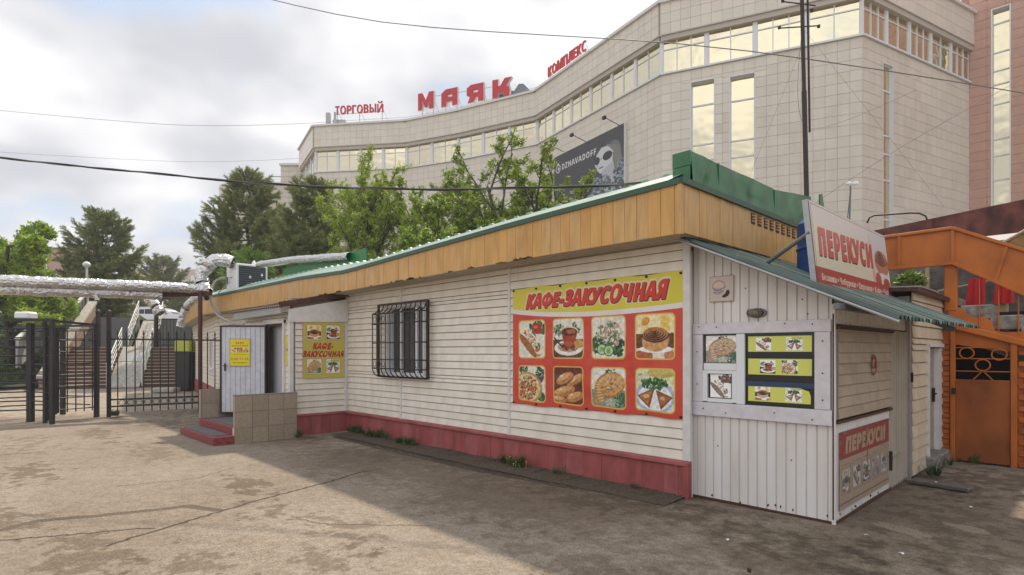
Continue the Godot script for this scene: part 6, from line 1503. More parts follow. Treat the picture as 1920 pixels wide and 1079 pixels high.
func make_pink() -> void:
	var p := thing("pink_building", "tall salmon pink tiled building at the upper right corner", "building", Vector3(0, 0, -48))
	var T := wall_frame(Vector3(-6.42, 0, -47.6), Vector3.RIGHT)
	var hole := Rect2(1.12, 4.0, 0.96, 19.4)
	var core := Shape.new()
	for r: Rect2 in around(Rect2(0, 0, 16, 31), [hole]): core.box(Vector3(r.get_center().x, r.get_center().y, -0.25), Vector3(r.size.x, r.size.y, 0.5))
	core.box(Vector3(-0.2, 15.5, -6), Vector3(0.4, 31, 12)).box(Vector3(8, 31.1, -6), Vector3(16.4, 0.3, 12.6))
	put(p, "wall", core, mats["pink joint"], T)
	var unit := Shape.new().bevel(Vector3(0, 0, 0.014), Vector3(0.878, 0.578, 0.028), 0.006).mesh()
	var all := []
	for r in 42:
		for c in 17:
			for q: Rect2 in around(Rect2(c * 0.9 + 0.02, 5.5 + r * 0.6, 0.9, 0.6), [hole]):
				if q.size.x < 0.06 or q.size.y < 0.06: continue
				all.append([q.get_center().distance_to(Vector2(1, 17)), T * Transform3D(Basis.from_scale(Vector3((q.size.x - 0.013) / 0.878, (q.size.y - 0.013) / 0.578, 1)), Vector3(q.get_center().x, q.get_center().y, 0))])
	all.sort_custom(func(a, b): return a[0] < b[0])
	var rest := []; var tints := []
	for k in all.size():
		if k < 240: put(p, "facade_tile", unit, mats["pink tile a" if rng.randf() < 0.6 else "pink tile b"], all[k][1])
		else:
			rest.append(all[k][1]); tints.append(lin(0.53, 0.305, 0.22).srgb_to_linear() * rng.randf_range(0.95, 1.05))
	scatter(p, "facade_tiles", unit, mats["many tiles"], rest, tints)
	window_unit(p, T, hole, [], [0.1, 0.27, 0.33, 0.44, 0.52, 0.575, 0.69, 0.755, 0.8, 0.86, 0.955], 0.08, -0.4, 0.1, mats["mall frame"], mats["gold mirror glass"])
	put(p, "reveal", Shape.new().box(Vector3(hole.position.x + 0.03, hole.get_center().y, -0.18), Vector3(0.07, hole.size.y, 0.46)).box(Vector3(hole.end.x - 0.03, hole.get_center().y, -0.18), Vector3(0.07, hole.size.y, 0.46)).box(Vector3(hole.get_center().x, hole.end.y - 0.03, -0.18), Vector3(hole.size.x - 0.14, 0.06, 0.46)), mats["mall frame"], T)
	# far buildings on the left
	var d1 := thing("far_pink_house", "far pink building between the left birch and pine", "building", yard(-92, 0, 120))
	put(d1, "wall", Shape.new().box(yard(-91, 11.4, 122), Vector3(9.5, 22.8, 6), YARD), mat("far pink", lin(0.48, 0.25, 0.20), 0.8, 0, grain(0.02, 3, 97, 0.9, 1.0), Vector3.ONE * 0.1))
	put(d1, "roof", Shape.new().box(yard(-91, 22.9, 122), Vector3(9.8, 0.3, 6.3), YARD), mats["rust red"])
	for i in 3: put(d1, "window", Shape.new().box(yard(-94 + i * 2.6, 17.5, 118.98), Vector3(1.3, 1.6, 0.1), YARD), mats["dark glass"])
	var d2 := thing("far_beige_block", "far pale beige block beyond the stairs behind the pines", "building", yard(-88, 0, 150))
	put(d2, "wall", Shape.new().box(yard(-86, 11.5, 153), Vector3(24, 23, 6), YARD), mat("far beige", lin(0.52, 0.44, 0.36), 0.8))
	for i in 10:
		for j in 2: put(d2, "window", Shape.new().box(yard(-96.5 + i * 2.3, 20.6 - j * 3.0, 149.96), Vector3(1.2, 1.5, 0.12), YARD), mats["mall frame"])
	put(d2, "roof_house", Shape.new().box(yard(-92, 23.8, 153), Vector3(4, 1.6, 3), YARD), mats["far beige"])

# ---------------------------------------------------------------- trees and weeds
func leaf_mesh(size: float, count: int) -> ArrayMesh:
	var r := RandomNumberGenerator.new(); r.seed = int(size * 1000) + count
	var s := Shape.new()
	for i in count:
		var b := Basis.from_euler(Vector3(r.randf_range(-1.0, 0.7), TAU * i / count + r.randf() * 0.7, r.randf_range(-0.5, 0.5)))
		var k := size * r.randf_range(0.8, 1.25)
		s.tint = Color.WHITE * r.randf_range(0.8, 1.15)
		var m := b * Vector3(0, 0.12 * k, 1.1 * k)
		s.flat(Vector3.ZERO, b * Vector3(0.42 * k, 0, 0.9 * k), m); s.flat(Vector3.ZERO, m, b * Vector3(-0.42 * k, 0, 0.9 * k))
		var e := b * Vector3(0, -0.15 * k, 2.0 * k)
		s.flat(m, b * Vector3(0.42 * k, 0, 0.9 * k), e); s.flat(m, e, b * Vector3(-0.42 * k, 0, 0.9 * k))
	return s.mesh()
func needle_mesh() -> ArrayMesh:
	var r := RandomNumberGenerator.new(); r.seed = 77
	var s := Shape.new()
	for i in 40:
		var along := r.randf_range(0.0, 0.30)
		var d := Vector3(0, 0, 0.75).rotated(Vector3.RIGHT, r.randf_range(0.35, 1.1)).rotated(Vector3.BACK, TAU * r.randf()).normalized()
		var l := r.randf_range(0.10, 0.17)
		var o := Vector3(0, 0, along)
		var sd := d.cross(Vector3(r.randf() - 0.5, r.randf() - 0.5, r.randf() - 0.5)).normalized() * 0.011
		s.tint = Color.WHITE * r.randf_range(0.7, 1.25)
		s.flat(o - sd, o + sd, o + d * l)
	s.tint = Color(1.3, 1.15, 0.9)
	for i in 5:
		var a := TAU * i / 5.0
		s.flat(Vector3(cos(a) * 0.012, sin(a) * 0.012, 0.28), Vector3(cos(a + 2) * 0.012, sin(a + 2) * 0.012, 0.28), Vector3(0, 0, 0.42))
	return s.mesh()

func pine(label: String, at: Vector3, high: float, wide: float, sd: int, group: String, base_clear := 0.12, light := 0.0) -> void:
	var o := thing("pine_tree", label, "tree", at, group)
	var r := RandomNumberGenerator.new(); r.seed = sd
	var trunk := Shape.new()
	var pts := []
	for i in 9: pts.append(at + Vector3(r.randf_range(-0.08, 0.08) * i * 0.4, high * i / 8.0, r.randf_range(-0.08, 0.08) * i * 0.4))
	trunk.tube(pts, high * 0.018, 8, 0.015)
	put(o, "trunk", trunk, mats["bark"])
	var limbs := Shape.new()
	var where := []; var tints := []
	var levels := int(high * 1.9)
	for i in levels:
		var t := base_clear + (1.0 - base_clear) * pow(float(i) / levels, 0.92)
		var y := high * t
		var reach := wide * pow(1.0 - t, 0.62) * (0.35 + 0.65 * smoothstep(base_clear - 0.1, base_clear + 0.22, t)) + 0.12
		var count := 5 + int(3.0 * (1.0 - t))
		for k in count:
			var a := TAU * k / count + r.randf() * 0.9 + i * 2.4
			var len := reach * r.randf_range(0.55, 1.12)
			var start: Vector3 = pts[mini(8, int(t * 8))].lerp(pts[mini(8, int(t * 8) + 1)], t * 8 - int(t * 8))
			var dir := Vector3(cos(a), 0, sin(a))
			var lift := lerpf(0.12, 0.75, t) + r.randf_range(-0.12, 0.16)
			var bp := []
			for j in 6:
				var u := j / 5.0
				bp.append(start + dir * len * u + Vector3.UP * (len * (lift * u * u * 0.9 - 0.10 * u * (1.0 - u) * 3.0)))
			limbs.tube(bp, 0.012 + 0.012 * len, 4, 0.006, false)
			var n := int(4 + len * 11)
			for j in n:
				var u := lerpf(0.22, 1.0, pow(float(j) / n, 0.75))
				var q: Vector3 = bp[mini(4, int(u * 5))].lerp(bp[mini(4, int(u * 5)) + 1], u * 5 - mini(4, int(u * 5)))
				for tw in (3 if u < 0.9 else 4):
					var side := dir.rotated(Vector3.UP, r.randf_range(-1.3, 1.3)) + Vector3.UP * r.randf_range(-0.1, 1.0)
					var f := side.normalized()
					var off := f * r.randf_range(0.0, 0.16 + 0.20 * len * (1.0 - u * 0.6))
					var b := Basis.looking_at(-f, Vector3.UP if absf(f.y) < 0.95 else Vector3.RIGHT)
					b = b.rotated(f, r.randf() * TAU).scaled(Vector3.ONE * r.randf_range(0.85, 1.4))
					where.append(Transform3D(b, q + off))
					var c := lin(0.20, 0.235, 0.085).lerp(lin(0.46, 0.48, 0.19), r.randf() * r.randf() + 0.25 * u)
					if light > 0: c = c.lerp(lin(0.22, 0.36, 0.06), light)
					tints.append(c.srgb_to_linear())
	for j in 8:
		var f := Vector3(r.randf_range(-0.5, 0.5), 1, r.randf_range(-0.5, 0.5)).normalized()
		where.append(Transform3D(Basis.looking_at(-f, Vector3.RIGHT), at + Vector3.UP * (high - 0.1 * j))); tints.append(lin(0.16, 0.19, 0.08).srgb_to_linear())
	put(o, "limbs", limbs, mats["bark"])
	scatter(o, "crown", needles, mats["needle"], where, tints)
var needles: ArrayMesh

# broad-leaved tree: trunk(s) that fork into limbs, then twigs with leaf sprays
func broadleaf(label: String, at: Vector3, o: Dictionary) -> void:
	var n := thing("deciduous_tree", label, "tree", at, o.get("group", ""))
	var r := RandomNumberGenerator.new(); r.seed = o.sd
	var wood := Shape.new()
	var where := []; var tints := []
	var stems := []
	for i in o.get("stems", 1):
		var a: float = TAU * i / maxf(1.0, o.get("stems", 1)) + r.randf() * 0.8
		var tilt: float = o.get("tilt", 0.0) * r.randf_range(0.6, 1.2)
		stems.append([at + Vector3(cos(a), 0, sin(a)) * 0.12, Vector3(cos(a) * tilt, 1, sin(a) * tilt).normalized(), o.high * r.randf_range(0.52, 0.66), o.get("thick", 0.11), 0])
	while stems:
		var s: Array = stems.pop_back()
		var p: Vector3 = s[0]; var d: Vector3 = s[1]; var len: float = s[2]; var rad: float = s[3]; var lev: int = s[4]
		var pts := [p]
		var seg := 4
		for i in seg:
			d = (d + Vector3(r.randf_range(-1, 1), r.randf_range(-0.3, 0.5) + o.get("up", 0.1) - o.get("droop", 0.0) * lev * 0.5, r.randf_range(-1, 1)) * 0.16).normalized()
			p += d * len / seg
			pts.append(p)
		wood.tube(pts, rad, 6 if lev < 2 else 3, rad * 0.55, false)
		var last: int = o.get("levels", 3)
		if lev < last:
			var kids: int = o.get("kids", [7, 6, 5])[lev]
			for k in kids:
				var u := lerpf(o.get("clear", 0.3) if lev == 0 else 0.2, 1.0, (k + r.randf()) / kids)
				var q: Vector3 = pts[mini(3, int(u * 4))].lerp(pts[mini(3, int(u * 4)) + 1], u * 4 - mini(3, int(u * 4)))
				var a := TAU * r.randf()
				var across := d.cross(Vector3(cos(a), 0.3, sin(a))).normalized()
				var nd: Vector3 = (d * r.randf_range(0.4, 0.9) + across * o.get("spread", 0.8) * r.randf_range(0.6, 1.1)).normalized()
				stems.append([q, nd, len * o.get("shrink", 0.55) * r.randf_range(0.7, 1.15) * (1.15 - 0.45 * u), rad * 0.48, lev + 1])
		if lev >= last - 1:
			var m: int = o.get("leaves", 9)
			for k in m:
				var u := pow(r.randf(), o.get("tips", 0.7))
				var q: Vector3 = pts[mini(3, int(u * 4))].lerp(pts[mini(3, int(u * 4)) + 1], u * 4 - mini(3, int(u * 4)))
				var j: float = o.get("loose", 0.08)
				q += Vector3(r.randfn(), r.randfn(), r.randfn()) * j
				var b := Basis.from_euler(Vector3(r.randf_range(-0.7, 0.7) + o.get("hang", 0.0), r.randf() * TAU, r.randf_range(-0.7, 0.7)))
				where.append(Transform3D(b.scaled(Vector3.ONE * r.randf_range(0.7, 1.3)), q))
				tints.append((o.dark as Color).lerp(o.pale, r.randf()).srgb_to_linear())
	put(n, "trunk", wood, mats["grey bark"])
	scatter(n, "crown", leaf_mesh(o.get("leaf", 0.09), o.get("spray", 5)), mats["leaf"], where, tints)

func make_trees() -> void:
	needles = needle_mesh()
	pine("dark pine left of the stairs, standing apart against the open sky", yard(-25.6, 3.2, 36), 7.1, 3.0, 31, "")
	pine("tallest dark pine, with a pointed top, left above the roof box", yard(-14.7, 1.0, 32), 10.5, 3.7, 5, "pines behind the cafe roof", 0.1)
	pine("broad dark pine just behind the cafe roof beside the dark billboard", yard(-10.0, 0.5, 29), 9.6, 3.0, 12, "pines behind the cafe roof", 0.1)
	pine("small dark pine filling the gap between the two taller pines", yard(-13.0, 0.5, 34), 8.9, 2.3, 44, "pines behind the cafe roof", 0.1)
	pine("young bright green pine peeping over the white roof box", yard(-10.6, 0.5, 23.5), 5.1, 1.3, 15, "", 0.1, 0.75)
	pine("low dark pine beyond the silver pipe above the white van", yard(-40.0, 4.2, 66), 8.2, 4.4, 61, "dark pines beyond the stairs", 0.0)
	pine("bushy dark pine farther left behind the brick stair wall under the pipe", yard(-49.0, 4.2, 68), 8.5, 4.6, 62, "dark pines beyond the stairs", 0.0)
	broadleaf("drooping light green birch at the left edge of the yard", yard(-24.2, 0.6, 28), {"sd": 7, "high": 9.5, "stems": 2, "tilt": 0.14, "kids": [12, 7, 5], "levels": 3, "spread": 0.9, "shrink": 0.46, "droop": 0.55, "leaf": 0.085, "spray": 5, "leaves": 20, "loose": 0.10, "thick": 0.13, "clear": 0.16, "hang": 0.4, "dark": lin(0.26, 0.38, 0.04), "pale": lin(0.48, 0.58, 0.10)})
	broadleaf("light yellow green slender tree in front of the dark billboard", yard(-5.3, 0.3, 24.5), {"sd": 21, "high": 12.4, "stems": 6, "tilt": 0.13, "kids": [12, 6, 4], "levels": 3, "spread": 0.5, "shrink": 0.36, "up": 0.42, "leaf": 0.046, "spray": 6, "leaves": 7, "thick": 0.065, "clear": 0.14, "loose": 0.07, "dark": lin(0.34, 0.42, 0.05), "pale": lin(0.58, 0.64, 0.15), "group": "deciduous trees behind the cafe roof"})
	broadleaf("mid green bushy tree between the slender tree and the open-branched tree", yard(-2.7, 0.3, 24.5), {"sd": 33, "high": 11.6, "stems": 5, "tilt": 0.16, "kids": [11, 6, 4], "levels": 3, "spread": 0.7, "shrink": 0.38, "up": 0.3, "leaf": 0.062, "spray": 5, "leaves": 5, "thick": 0.065, "clear": 0.12, "loose": 0.08, "dark": lin(0.24, 0.33, 0.04), "pale": lin(0.50, 0.57, 0.11), "group": "deciduous trees behind the cafe roof"})
	broadleaf("open-branched tree with bare limbs and leaf tufts before the portrait billboard", yard(0.45, 0.3, 20.5), {"sd": 91, "high": 11.1, "stems": 9, "tilt": 0.30, "kids": [9, 6, 4], "levels": 3, "spread": 0.62, "shrink": 0.40, "up": 0.34, "leaf": 0.056, "spray": 6, "leaves": 4, "tips": 0.25, "thick": 0.075, "clear": 0.35, "loose": 0.05, "hang": 0.35, "dark": lin(0.19, 0.26, 0.04), "pale": lin(0.44, 0.50, 0.11), "group": "deciduous trees behind the cafe roof"})
	broadleaf("pale airy tree filling the gap left of the open-branched tree", yard(-1.9, 0.3, 21.5), {"sd": 17, "high": 9.8, "stems": 6, "tilt": 0.22, "kids": [9, 6, 4], "levels": 3, "spread": 0.6, "shrink": 0.38, "up": 0.3, "leaf": 0.06, "spray": 5, "leaves": 5, "tips": 0.4, "thick": 0.06, "clear": 0.25, "loose": 0.07, "dark": lin(0.22, 0.30, 0.04), "pale": lin(0.48, 0.55, 0.11), "group": "deciduous trees behind the cafe roof"})
	broadleaf("low leafy bush between the trees just above the green roof edge", yard(-1.0, 0.3, 18.5), {"sd": 71, "high": 7.4, "stems": 6, "tilt": 0.4, "kids": [8, 6, 4], "levels": 3, "spread": 0.8, "shrink": 0.42, "leaf": 0.075, "spray": 5, "leaves": 6, "thick": 0.05, "clear": 0.2, "loose": 0.08, "dark": lin(0.20, 0.29, 0.04), "pale": lin(0.44, 0.52, 0.10), "group": "deciduous trees behind the cafe roof"})
	# weeds at the foot of the walls
	var blade := Shape.new()
	var r := RandomNumberGenerator.new(); r.seed = 3
	for i in 16:
		var a := r.randf() * TAU; var lean := r.randf_range(0.15, 0.9); var h := r.randf_range(0.06, 0.16)
		var d := Vector3(cos(a), 0, sin(a)); var sd := Vector3(-d.z, 0, d.x) * 0.005
		var o := d * 0.02
		blade.tint = Color.WHITE * r.randf_range(0.7, 1.2)
		blade.quad(o - sd, o + sd, o + sd + d * h * lean * 0.5 + Vector3.UP * h * 0.7, o - sd + d * h * lean * 0.5 + Vector3.UP * h * 0.7)
		blade.flat(o - sd + d * h * lean * 0.5 + Vector3.UP * h * 0.7, o + sd + d * h * lean * 0.5 + Vector3.UP * h * 0.7, o + d * h * lean * 1.2 + Vector3.UP * h)
	var tuft := blade.mesh()
	var spots := [[-10.35, -5.66, 1.0, "grass tuft at the inner corner of porch and plinth"], [-10.15, -5.62, 1.2, "thick grass tuft on the soil strip, nearest the porch corner"], [-9.55, -5.58, 1.3, "grass tuft on the soil strip left of the window"], [-9.2, -5.6, 1.4, "broad grass tuft on the soil strip below the window grille"], [-8.55, -5.56, 0.8, "small tuft on the soil strip below the joint strip"], [-8.25, -5.55, 1.1, "grass tuft on the soil strip right of the window"], [-5.95, -5.6, 1.1, "grass tuft below the left edge of the banner"], [-5.6, -5.55, 1.3, "grass tuft with yellow dandelions below the banner"], [-4.95, -5.6, 0.6, "little tuft below the middle of the banner"], [-3.8, -5.62, 0.5, "tiny tuft near the kiosk end of the plinth"], [-10.45, -4.6, 0.9, "grass tuft at the foot of the tiled porch wall"], [-1.58, -8.95, 1.1, "grass tuft at the foot of the shed"], [-1.62, -9.9, 0.9, "grass tuft by the shed threshold"], [-1.35, -10.35, 0.8, "grass tuft below the orange gate"], [-16.95, -2.85, 1.3, "grass tuft at the foot of the fence post"]]
	for q in spots:
		var o := thing("grass_tuft", q[3], "weed", Vector3(q[0], 0.03, q[1]), "weeds at the foot of the walls")
		var where := []; var tints := []
		for i in int(7 * q[2]):
			where.append(Transform3D(Basis(Vector3.UP, r.randf() * TAU).scaled(Vector3.ONE * r.randf_range(0.6, 1.15) * (0.6 + 0.4 * q[2])), Vector3(q[0] + r.randfn() * 0.07 * q[2], 0.03, q[1] + r.randfn() * 0.03)))
			tints.append(lin(0.045, 0.085, 0.02).lerp(lin(0.10, 0.15, 0.04), r.randf()).srgb_to_linear())
		scatter(o, "blades", tuft, mats["blade"], where, tints)
		if "dandelions" in q[3] or "left edge" in q[3]:
			var yel := mat("dandelion", lin(0.75, 0.50, 0.02), 0.7)
			for i in 5:
				var x: float = q[0] + r.randfn() * 0.1; var z: float = q[1] + r.randfn() * 0.04; var h := r.randf_range(0.06, 0.13)
				put(o, "flower", Shape.new().tube([Vector3(x, 0.03, z), Vector3(x + 0.01, h, z)], 0.003, 3).lathe(Vector3(x + 0.01, h, z), [Vector2(0.004, 0), Vector2(0.011, 0.004), Vector2(0.007, 0.008), Vector2(0, 0.016)], 7), yel)
	# green bank on the left beyond the turnstile
	var bank := Shape.new()
	var bf := FastNoiseLite.new(); bf.seed = 12; bf.frequency = 0.12
	var bp := func(i: int, j: int) -> Vector3:
		var x := -46.0 + i * 1.0; var d := 24.0 + j * 1.2
		return yard(x, 0.1 + 0.34 * j * smoothstep(-21.0, -25.0, x) + 0.25 * bf.get_noise_2d(x, d), d)
	for i in 25:
		for j in 12: bank.quad(bp.call(i, j), bp.call(i + 1, j), bp.call(i + 1, j + 1), bp.call(i, j + 1))
	ground_piece("grass_bank", bank, mat("bank soil", lin(0.07, 0.085, 0.03), 0.95, 0, grain(0.05, 4, 78, 0.5, 1.0), Vector3.ONE * 0.6))
	var gw := []; var gt := []
	for i in 3200:
		var a := r.randf() * 24.0; var b := r.randf() * 11.0
		var q: Vector3 = bp.call(int(a), int(b))
		gw.append(Transform3D(Basis(Vector3.UP, r.randf() * TAU).scaled(Vector3.ONE * r.randf_range(1.4, 2.8)), q + SIDE * fmod(a, 1.0) + AHEAD * fmod(b, 1.0) * 1.2 + Vector3.UP * 0.1))
		gt.append(lin(0.09, 0.15, 0.025).lerp(lin(0.20, 0.27, 0.05), r.randf()).srgb_to_linear())
	var gr := scatter(self, "grass", tuft, mats["blade"], gw, gt)
	gr.set_meta("label", "long green grass covering the bank beyond the turnstile"); gr.set_meta("category", "grass")

# ---------------------------------------------------------------- turnstile, fence, pipes, stairs, van
func bar(a: Vector3, b: Vector3, w: float) -> Shape:
	var s := Shape.new()
	var d := b - a
	var z := d.normalized()
	var x := z.cross(Vector3.UP if absf(z.y) < 0.9 else SIDE).normalized()
	return s.box((a + b) / 2, Vector3(w, w, d.length()), Basis(x, z.cross(x).normalized(), z))
func make_turnstile() -> void:
	var m: Material = mats["black iron"]
	var t := thing("turnstile", "full height black steel turnstile with comb arms at the left edge", "turnstile", yard(-10.9, 0, 13.2))
	var A := yard(-10.1, 0, 12.7); var B := yard(-10.13, 0, 14.1)
	for q in [[A, 2.33, 0.075], [yard(-10.42, 0, 12.9), 2.3, 0.06], [B, 2.28, 0.085], [yard(-11.42, 0, 14.7), 2.25, 0.09], [yard(-10.95, 0, 13.15), 2.25, 0.11], [yard(-10.75, 0, 13.35), 2.2, 0.07], [yard(-12.6, 0, 12.6), 2.33, 0.085]]:
		put(t, "post", bar(q[0], q[0] + Vector3.UP * q[1], q[2]), m)
	put(t, "top_beam", bar(A + Vector3.UP * 2.30, yard(-12.7, 2.30, 12.6), 0.06), m)
	put(t, "top_beam", bar(A + Vector3.UP * 2.28, B + Vector3.UP * 2.25, 0.05), m)
	put(t, "top_beam", bar(B + Vector3.UP * 2.24, yard(-12.8, 2.24, 14.9), 0.05), m)
	for i in 10:
		var y := 0.28 + i * 0.205
		put(t, "arm", Shape.new().tube([yard(-10.98, y, 13.15), yard(-12.3, y - 0.02, 12.75)], 0.017, 6), m)
		put(t, "arm", Shape.new().tube([yard(-10.95, y, 13.15), yard(-10.2, y, 12.82)], 0.016, 6), m)
		put(t, "arm", Shape.new().tube([yard(-11.42, y, 14.7), yard(-12.7, y - 0.03, 14.2)], 0.017, 6), m)
		put(t, "arm", Shape.new().tube([yard(-11.42, y, 14.7), yard(-10.55, y, 14.45)], 0.016, 6), m)
	for i in 8: put(t, "guard_rail", Shape.new().tube([yard(-10.12, 0.25 + i * 0.27, 12.75), yard(-10.55, 0.25 + i * 0.27, 13.4), yard(-10.16, 0.25 + i * 0.27, 14.08)], 0.014, 6), m)
	for i in 9:
		var u := (i + 0.5) / 9.0
		var x := -10.12 - 0.40 * (1.0 - absf(u - 0.5) * 2.0)
		put(t, "guard_bar", Shape.new().tube([yard(x, 0.18, 12.75 + 1.33 * u), yard(x, 2.1, 12.75 + 1.33 * u)], 0.013, 6), m)
	var cap := put(t, "control_box", Shape.new().bevel(yard(-10.8, 2.40, 12.85), Vector3(0.34, 0.17, 0.28), 0.035, YARD), mats["white plastic"])
	put(cap, "beacon", Shape.new().lathe(yard(-10.8, 2.485, 12.85), [Vector2(0.05, 0), Vector2(0.045, 0.02), Vector2(0, 0.03)], 12), mat("amber", lin(0.7, 0.32, 0.02), 0.4))
	# fence of spear-topped bars
	var f := thing("iron_fence", "black iron fence with spear tips and a row of rings, from turnstile to cafe", "fence", yard(-9, 0, 14.8))
	var a := yard(-9.90, 0, 14.2); var b := yard(-7.2, 0, 16.1)
	var e := (b - a).normalized()
	put(f, "post", bar(a, a + Vector3.UP * 2.12, 0.07), m)
	for y in [1.91, 0.42, 0.25]: put(f, "rail", bar(a + Vector3.UP * y, b + Vector3.UP * y, 0.038), m)
	var spear := Shape.new().tube([Vector3(0, 0.10, 0), Vector3(0, 2.02, 0)], 0.014, 5).lathe(Vector3(0, 2.0, 0), [Vector2(0.008, 0), Vector2(0.026, 0.05), Vector2(0.0, 0.16)], 4).mesh()
	var curl := []
	for k in 11: curl.append(Vector3(0, 2.0 + sin(k * PI / 10) * -0.02 + 0.06 * absf(k / 5.0 - 1) , (k - 5) * 0.012))
	var L := a.distance_to(b)
	var n := int(L / 0.18)
	for i in range(1, n):
		var p := a + e * (i * 0.18)
		put(f, "bar", spear, m, Transform3D(Basis(Vector3.UP, rng.randf()), p))
		var cr := []
		for k in 7: cr.append(p + e * (k - 3) * 0.018 + Vector3.UP * (1.93 + 0.02 * absf(k - 3)))
		put(f, "curl", Shape.new().tube(cr, 0.006, 4), m)
		var ring := []
		for k in 13: ring.append(p + e * (0.09 + cos(TAU * k / 12) * 0.068) + Vector3.UP * (0.335 + sin(TAU * k / 12) * 0.068))
		put(f, "ring", Shape.new().tube(ring, 0.007, 4), m)
	# insulated pipes on a post
	var g := thing("insulated_pipe", "pair of foil wrapped heating pipes crossing above the yard entrance", "pipe", yard(-9, 3.2, 14.5))
	var noise := FastNoiseLite.new(); noise.seed = 2; noise.frequency = 2.2
	var wrap := func(pts: Array, r: float, amp: float) -> Shape:
		var s := Shape.new()
		var rings := []
		for i in pts.size():
			var along: Vector3 = (pts[mini(i + 1, pts.size() - 1)] - pts[maxi(0, i - 1)]).normalized()
			var up := Vector3.UP if absf(along.y) < 0.8 else AHEAD
			var sx := along.cross(up).normalized(); var sy := sx.cross(along)
			var ring := []
			for k in 14:
				var d := sx * cos(TAU * k / 14) + sy * sin(TAU * k / 14)
				var q: Vector3 = pts[i] + d * r
				var lap := fmod(i * 0.16 + k / 14.0, 1.0)
				ring.append(q + d * amp * (0.7 * noise.get_noise_3dv(q * 1.1) + 0.25 * noise.get_noise_3dv(q * 4.0) + 0.35 * lap))
			rings.append(ring)
		for i in pts.size() - 1:
			for k in 14:
				var j: int = (k + 1) % 14
				s.quad(rings[i][j], rings[i][k], rings[i + 1][k], rings[i + 1][j])
		return s
	var line := func(p: Array, step: float) -> Array:
		var out := []
		for i in p.size() - 1:
			var k := maxi(1, int((p[i] as Vector3).distance_to(p[i + 1]) / step))
			for j in k: out.append((p[i] as Vector3).lerp(p[i + 1], float(j) / k))
		out.append(p[-1])
		return out
	put(g, "pipe", wrap.call(line.call([yard(-14.0, 3.17, 12.6), yard(-11.5, 3.21, 13.1), yard(-8.9, 3.27, 14.9), yard(-8.15, 3.27, 15.5)], 0.07), 0.125, 0.035), mats["foil"])
	put(g, "pipe", wrap.call(line.call([yard(-14.0, 2.98, 12.7), yard(-11.5, 3.01, 13.2), yard(-9.4, 3.06, 14.7), yard(-9.05, 3.06, 14.95)], 0.07), 0.115, 0.035), mats["foil"])
	put(g, "pipe_end", bar(yard(-9.1, 3.07, 14.9), yard(-8.3, 3.16, 15.5), 0.13), mats["rust"])
	put(g, "pipe", wrap.call(line.call([yard(-8.4, 3.12, 15.9), yard(-8.75, 3.1, 16.0), yard(-9.1, 2.8, 16.1), yard(-9.25, 2.3, 16.1)], 0.07), 0.10, 0.03), mats["foil"])
	put(g, "hanging_wrap", wrap.call(line.call([yard(-9.6, 3.02, 15.3), yard(-9.4, 2.75, 15.3), yard(-9.3, 2.62, 15.3)], 0.06), 0.13, 0.06), mats["foil"])
	put(g, "hanging_wrap", wrap.call(line.call([yard(-10.15, 2.98, 14.1), yard(-10.1, 2.85, 14.1)], 0.04), 0.06, 0.04), mats["foil"])
	var riser := [yard(-8.25, 3.2, 15.6), yard(-8.42, 3.45, 15.7), yard(-8.45, 3.7, 15.75), yard(-8.35, 3.95, 15.8), yard(-8.15, 4.10, 15.85), yard(-7.9, 4.12, 15.9), yard(-7.7, 4.05, 15.95)]
	put(g, "riser", wrap.call(line.call(riser, 0.05), 0.16, 0.07), mats["foil"])
	put(g, "pipe", wrap.call(line.call([Vector3(-16.2, 3.98, -6.0), Vector3(-14.0, 3.86, -6.0), Vector3(-11.4, 3.66, -6.15)], 0.07), 0.085, 0.02), mats["foil"])
	var pp := thing("pipe_post", "maroon steel post carrying the foil wrapped pipes", "post", yard(-8.25, 0, 15.3))
	put(pp, "shaft", Shape.new().tube([yard(-8.25, 0, 15.3), yard(-8.25, 3.2, 15.3)], 0.055, 10), mats["maroon paint"])
	put(pp, "bracket", bar(yard(-8.6, 3.14, 15.3), yard(-8.0, 3.14, 15.4), 0.09), mats["rust"])
	# air conditioner box on the roof with its hoses
	var ac := thing("air_unit", "white air conditioner box with a dark grille on the roof edge", "air conditioner", Vector3(-16.2, 3.35, -5.7))
	put(ac, "case", Shape.new().bevel(Vector3(-17.0, 3.67, -5.98), Vector3(0.80, 0.72, 0.84), 0.015), mats["white plastic"])
	var T := wall_frame(Vector3(-16.585, 3.31, -5.58), Vector3.FORWARD)
	put(ac, "grille", Shape.new().box(Vector3(0.40, 0.35, 0.0), Vector3(0.72, 0.62, 0.02)), mat("slate grille", lin(0.045, 0.055, 0.07), 0.5, 0, grain(0.03, 4, 160, 0.5, 1.0), Vector3.ONE * 2), T)
	for i in 10: put(ac, "grille_bar", Shape.new().box(Vector3(0.40, 0.08 + i * 0.06, 0.013), Vector3(0.70, 0.008, 0.008)), mats["grey steel"], T)
	for q in [[0.3, 0.34], [0.55, 0.12], [0.48, 0.16], [0.24, 0.08], [0.32, 0.12], [0.62, 0.42]]: put(ac, "bird_dirt", Shape.new().prism(PackedVector2Array([Vector2(q[0], q[1]), Vector2(q[0] + 0.05, q[1] - 0.02), Vector2(q[0] + 0.06, q[1] + 0.04), Vector2(q[0] + 0.02, q[1] + 0.07)]), 0.017, 0.020, T), mats["white plastic"])
	put(ac, "knob", Shape.new().lathe(Vector3(-16.8, 4.03, -6.1), [Vector2(0.05, 0), Vector2(0.07, 0.05), Vector2(0.03, 0.12), Vector2(0.0, 0.15)], 8), mats["white plastic"])
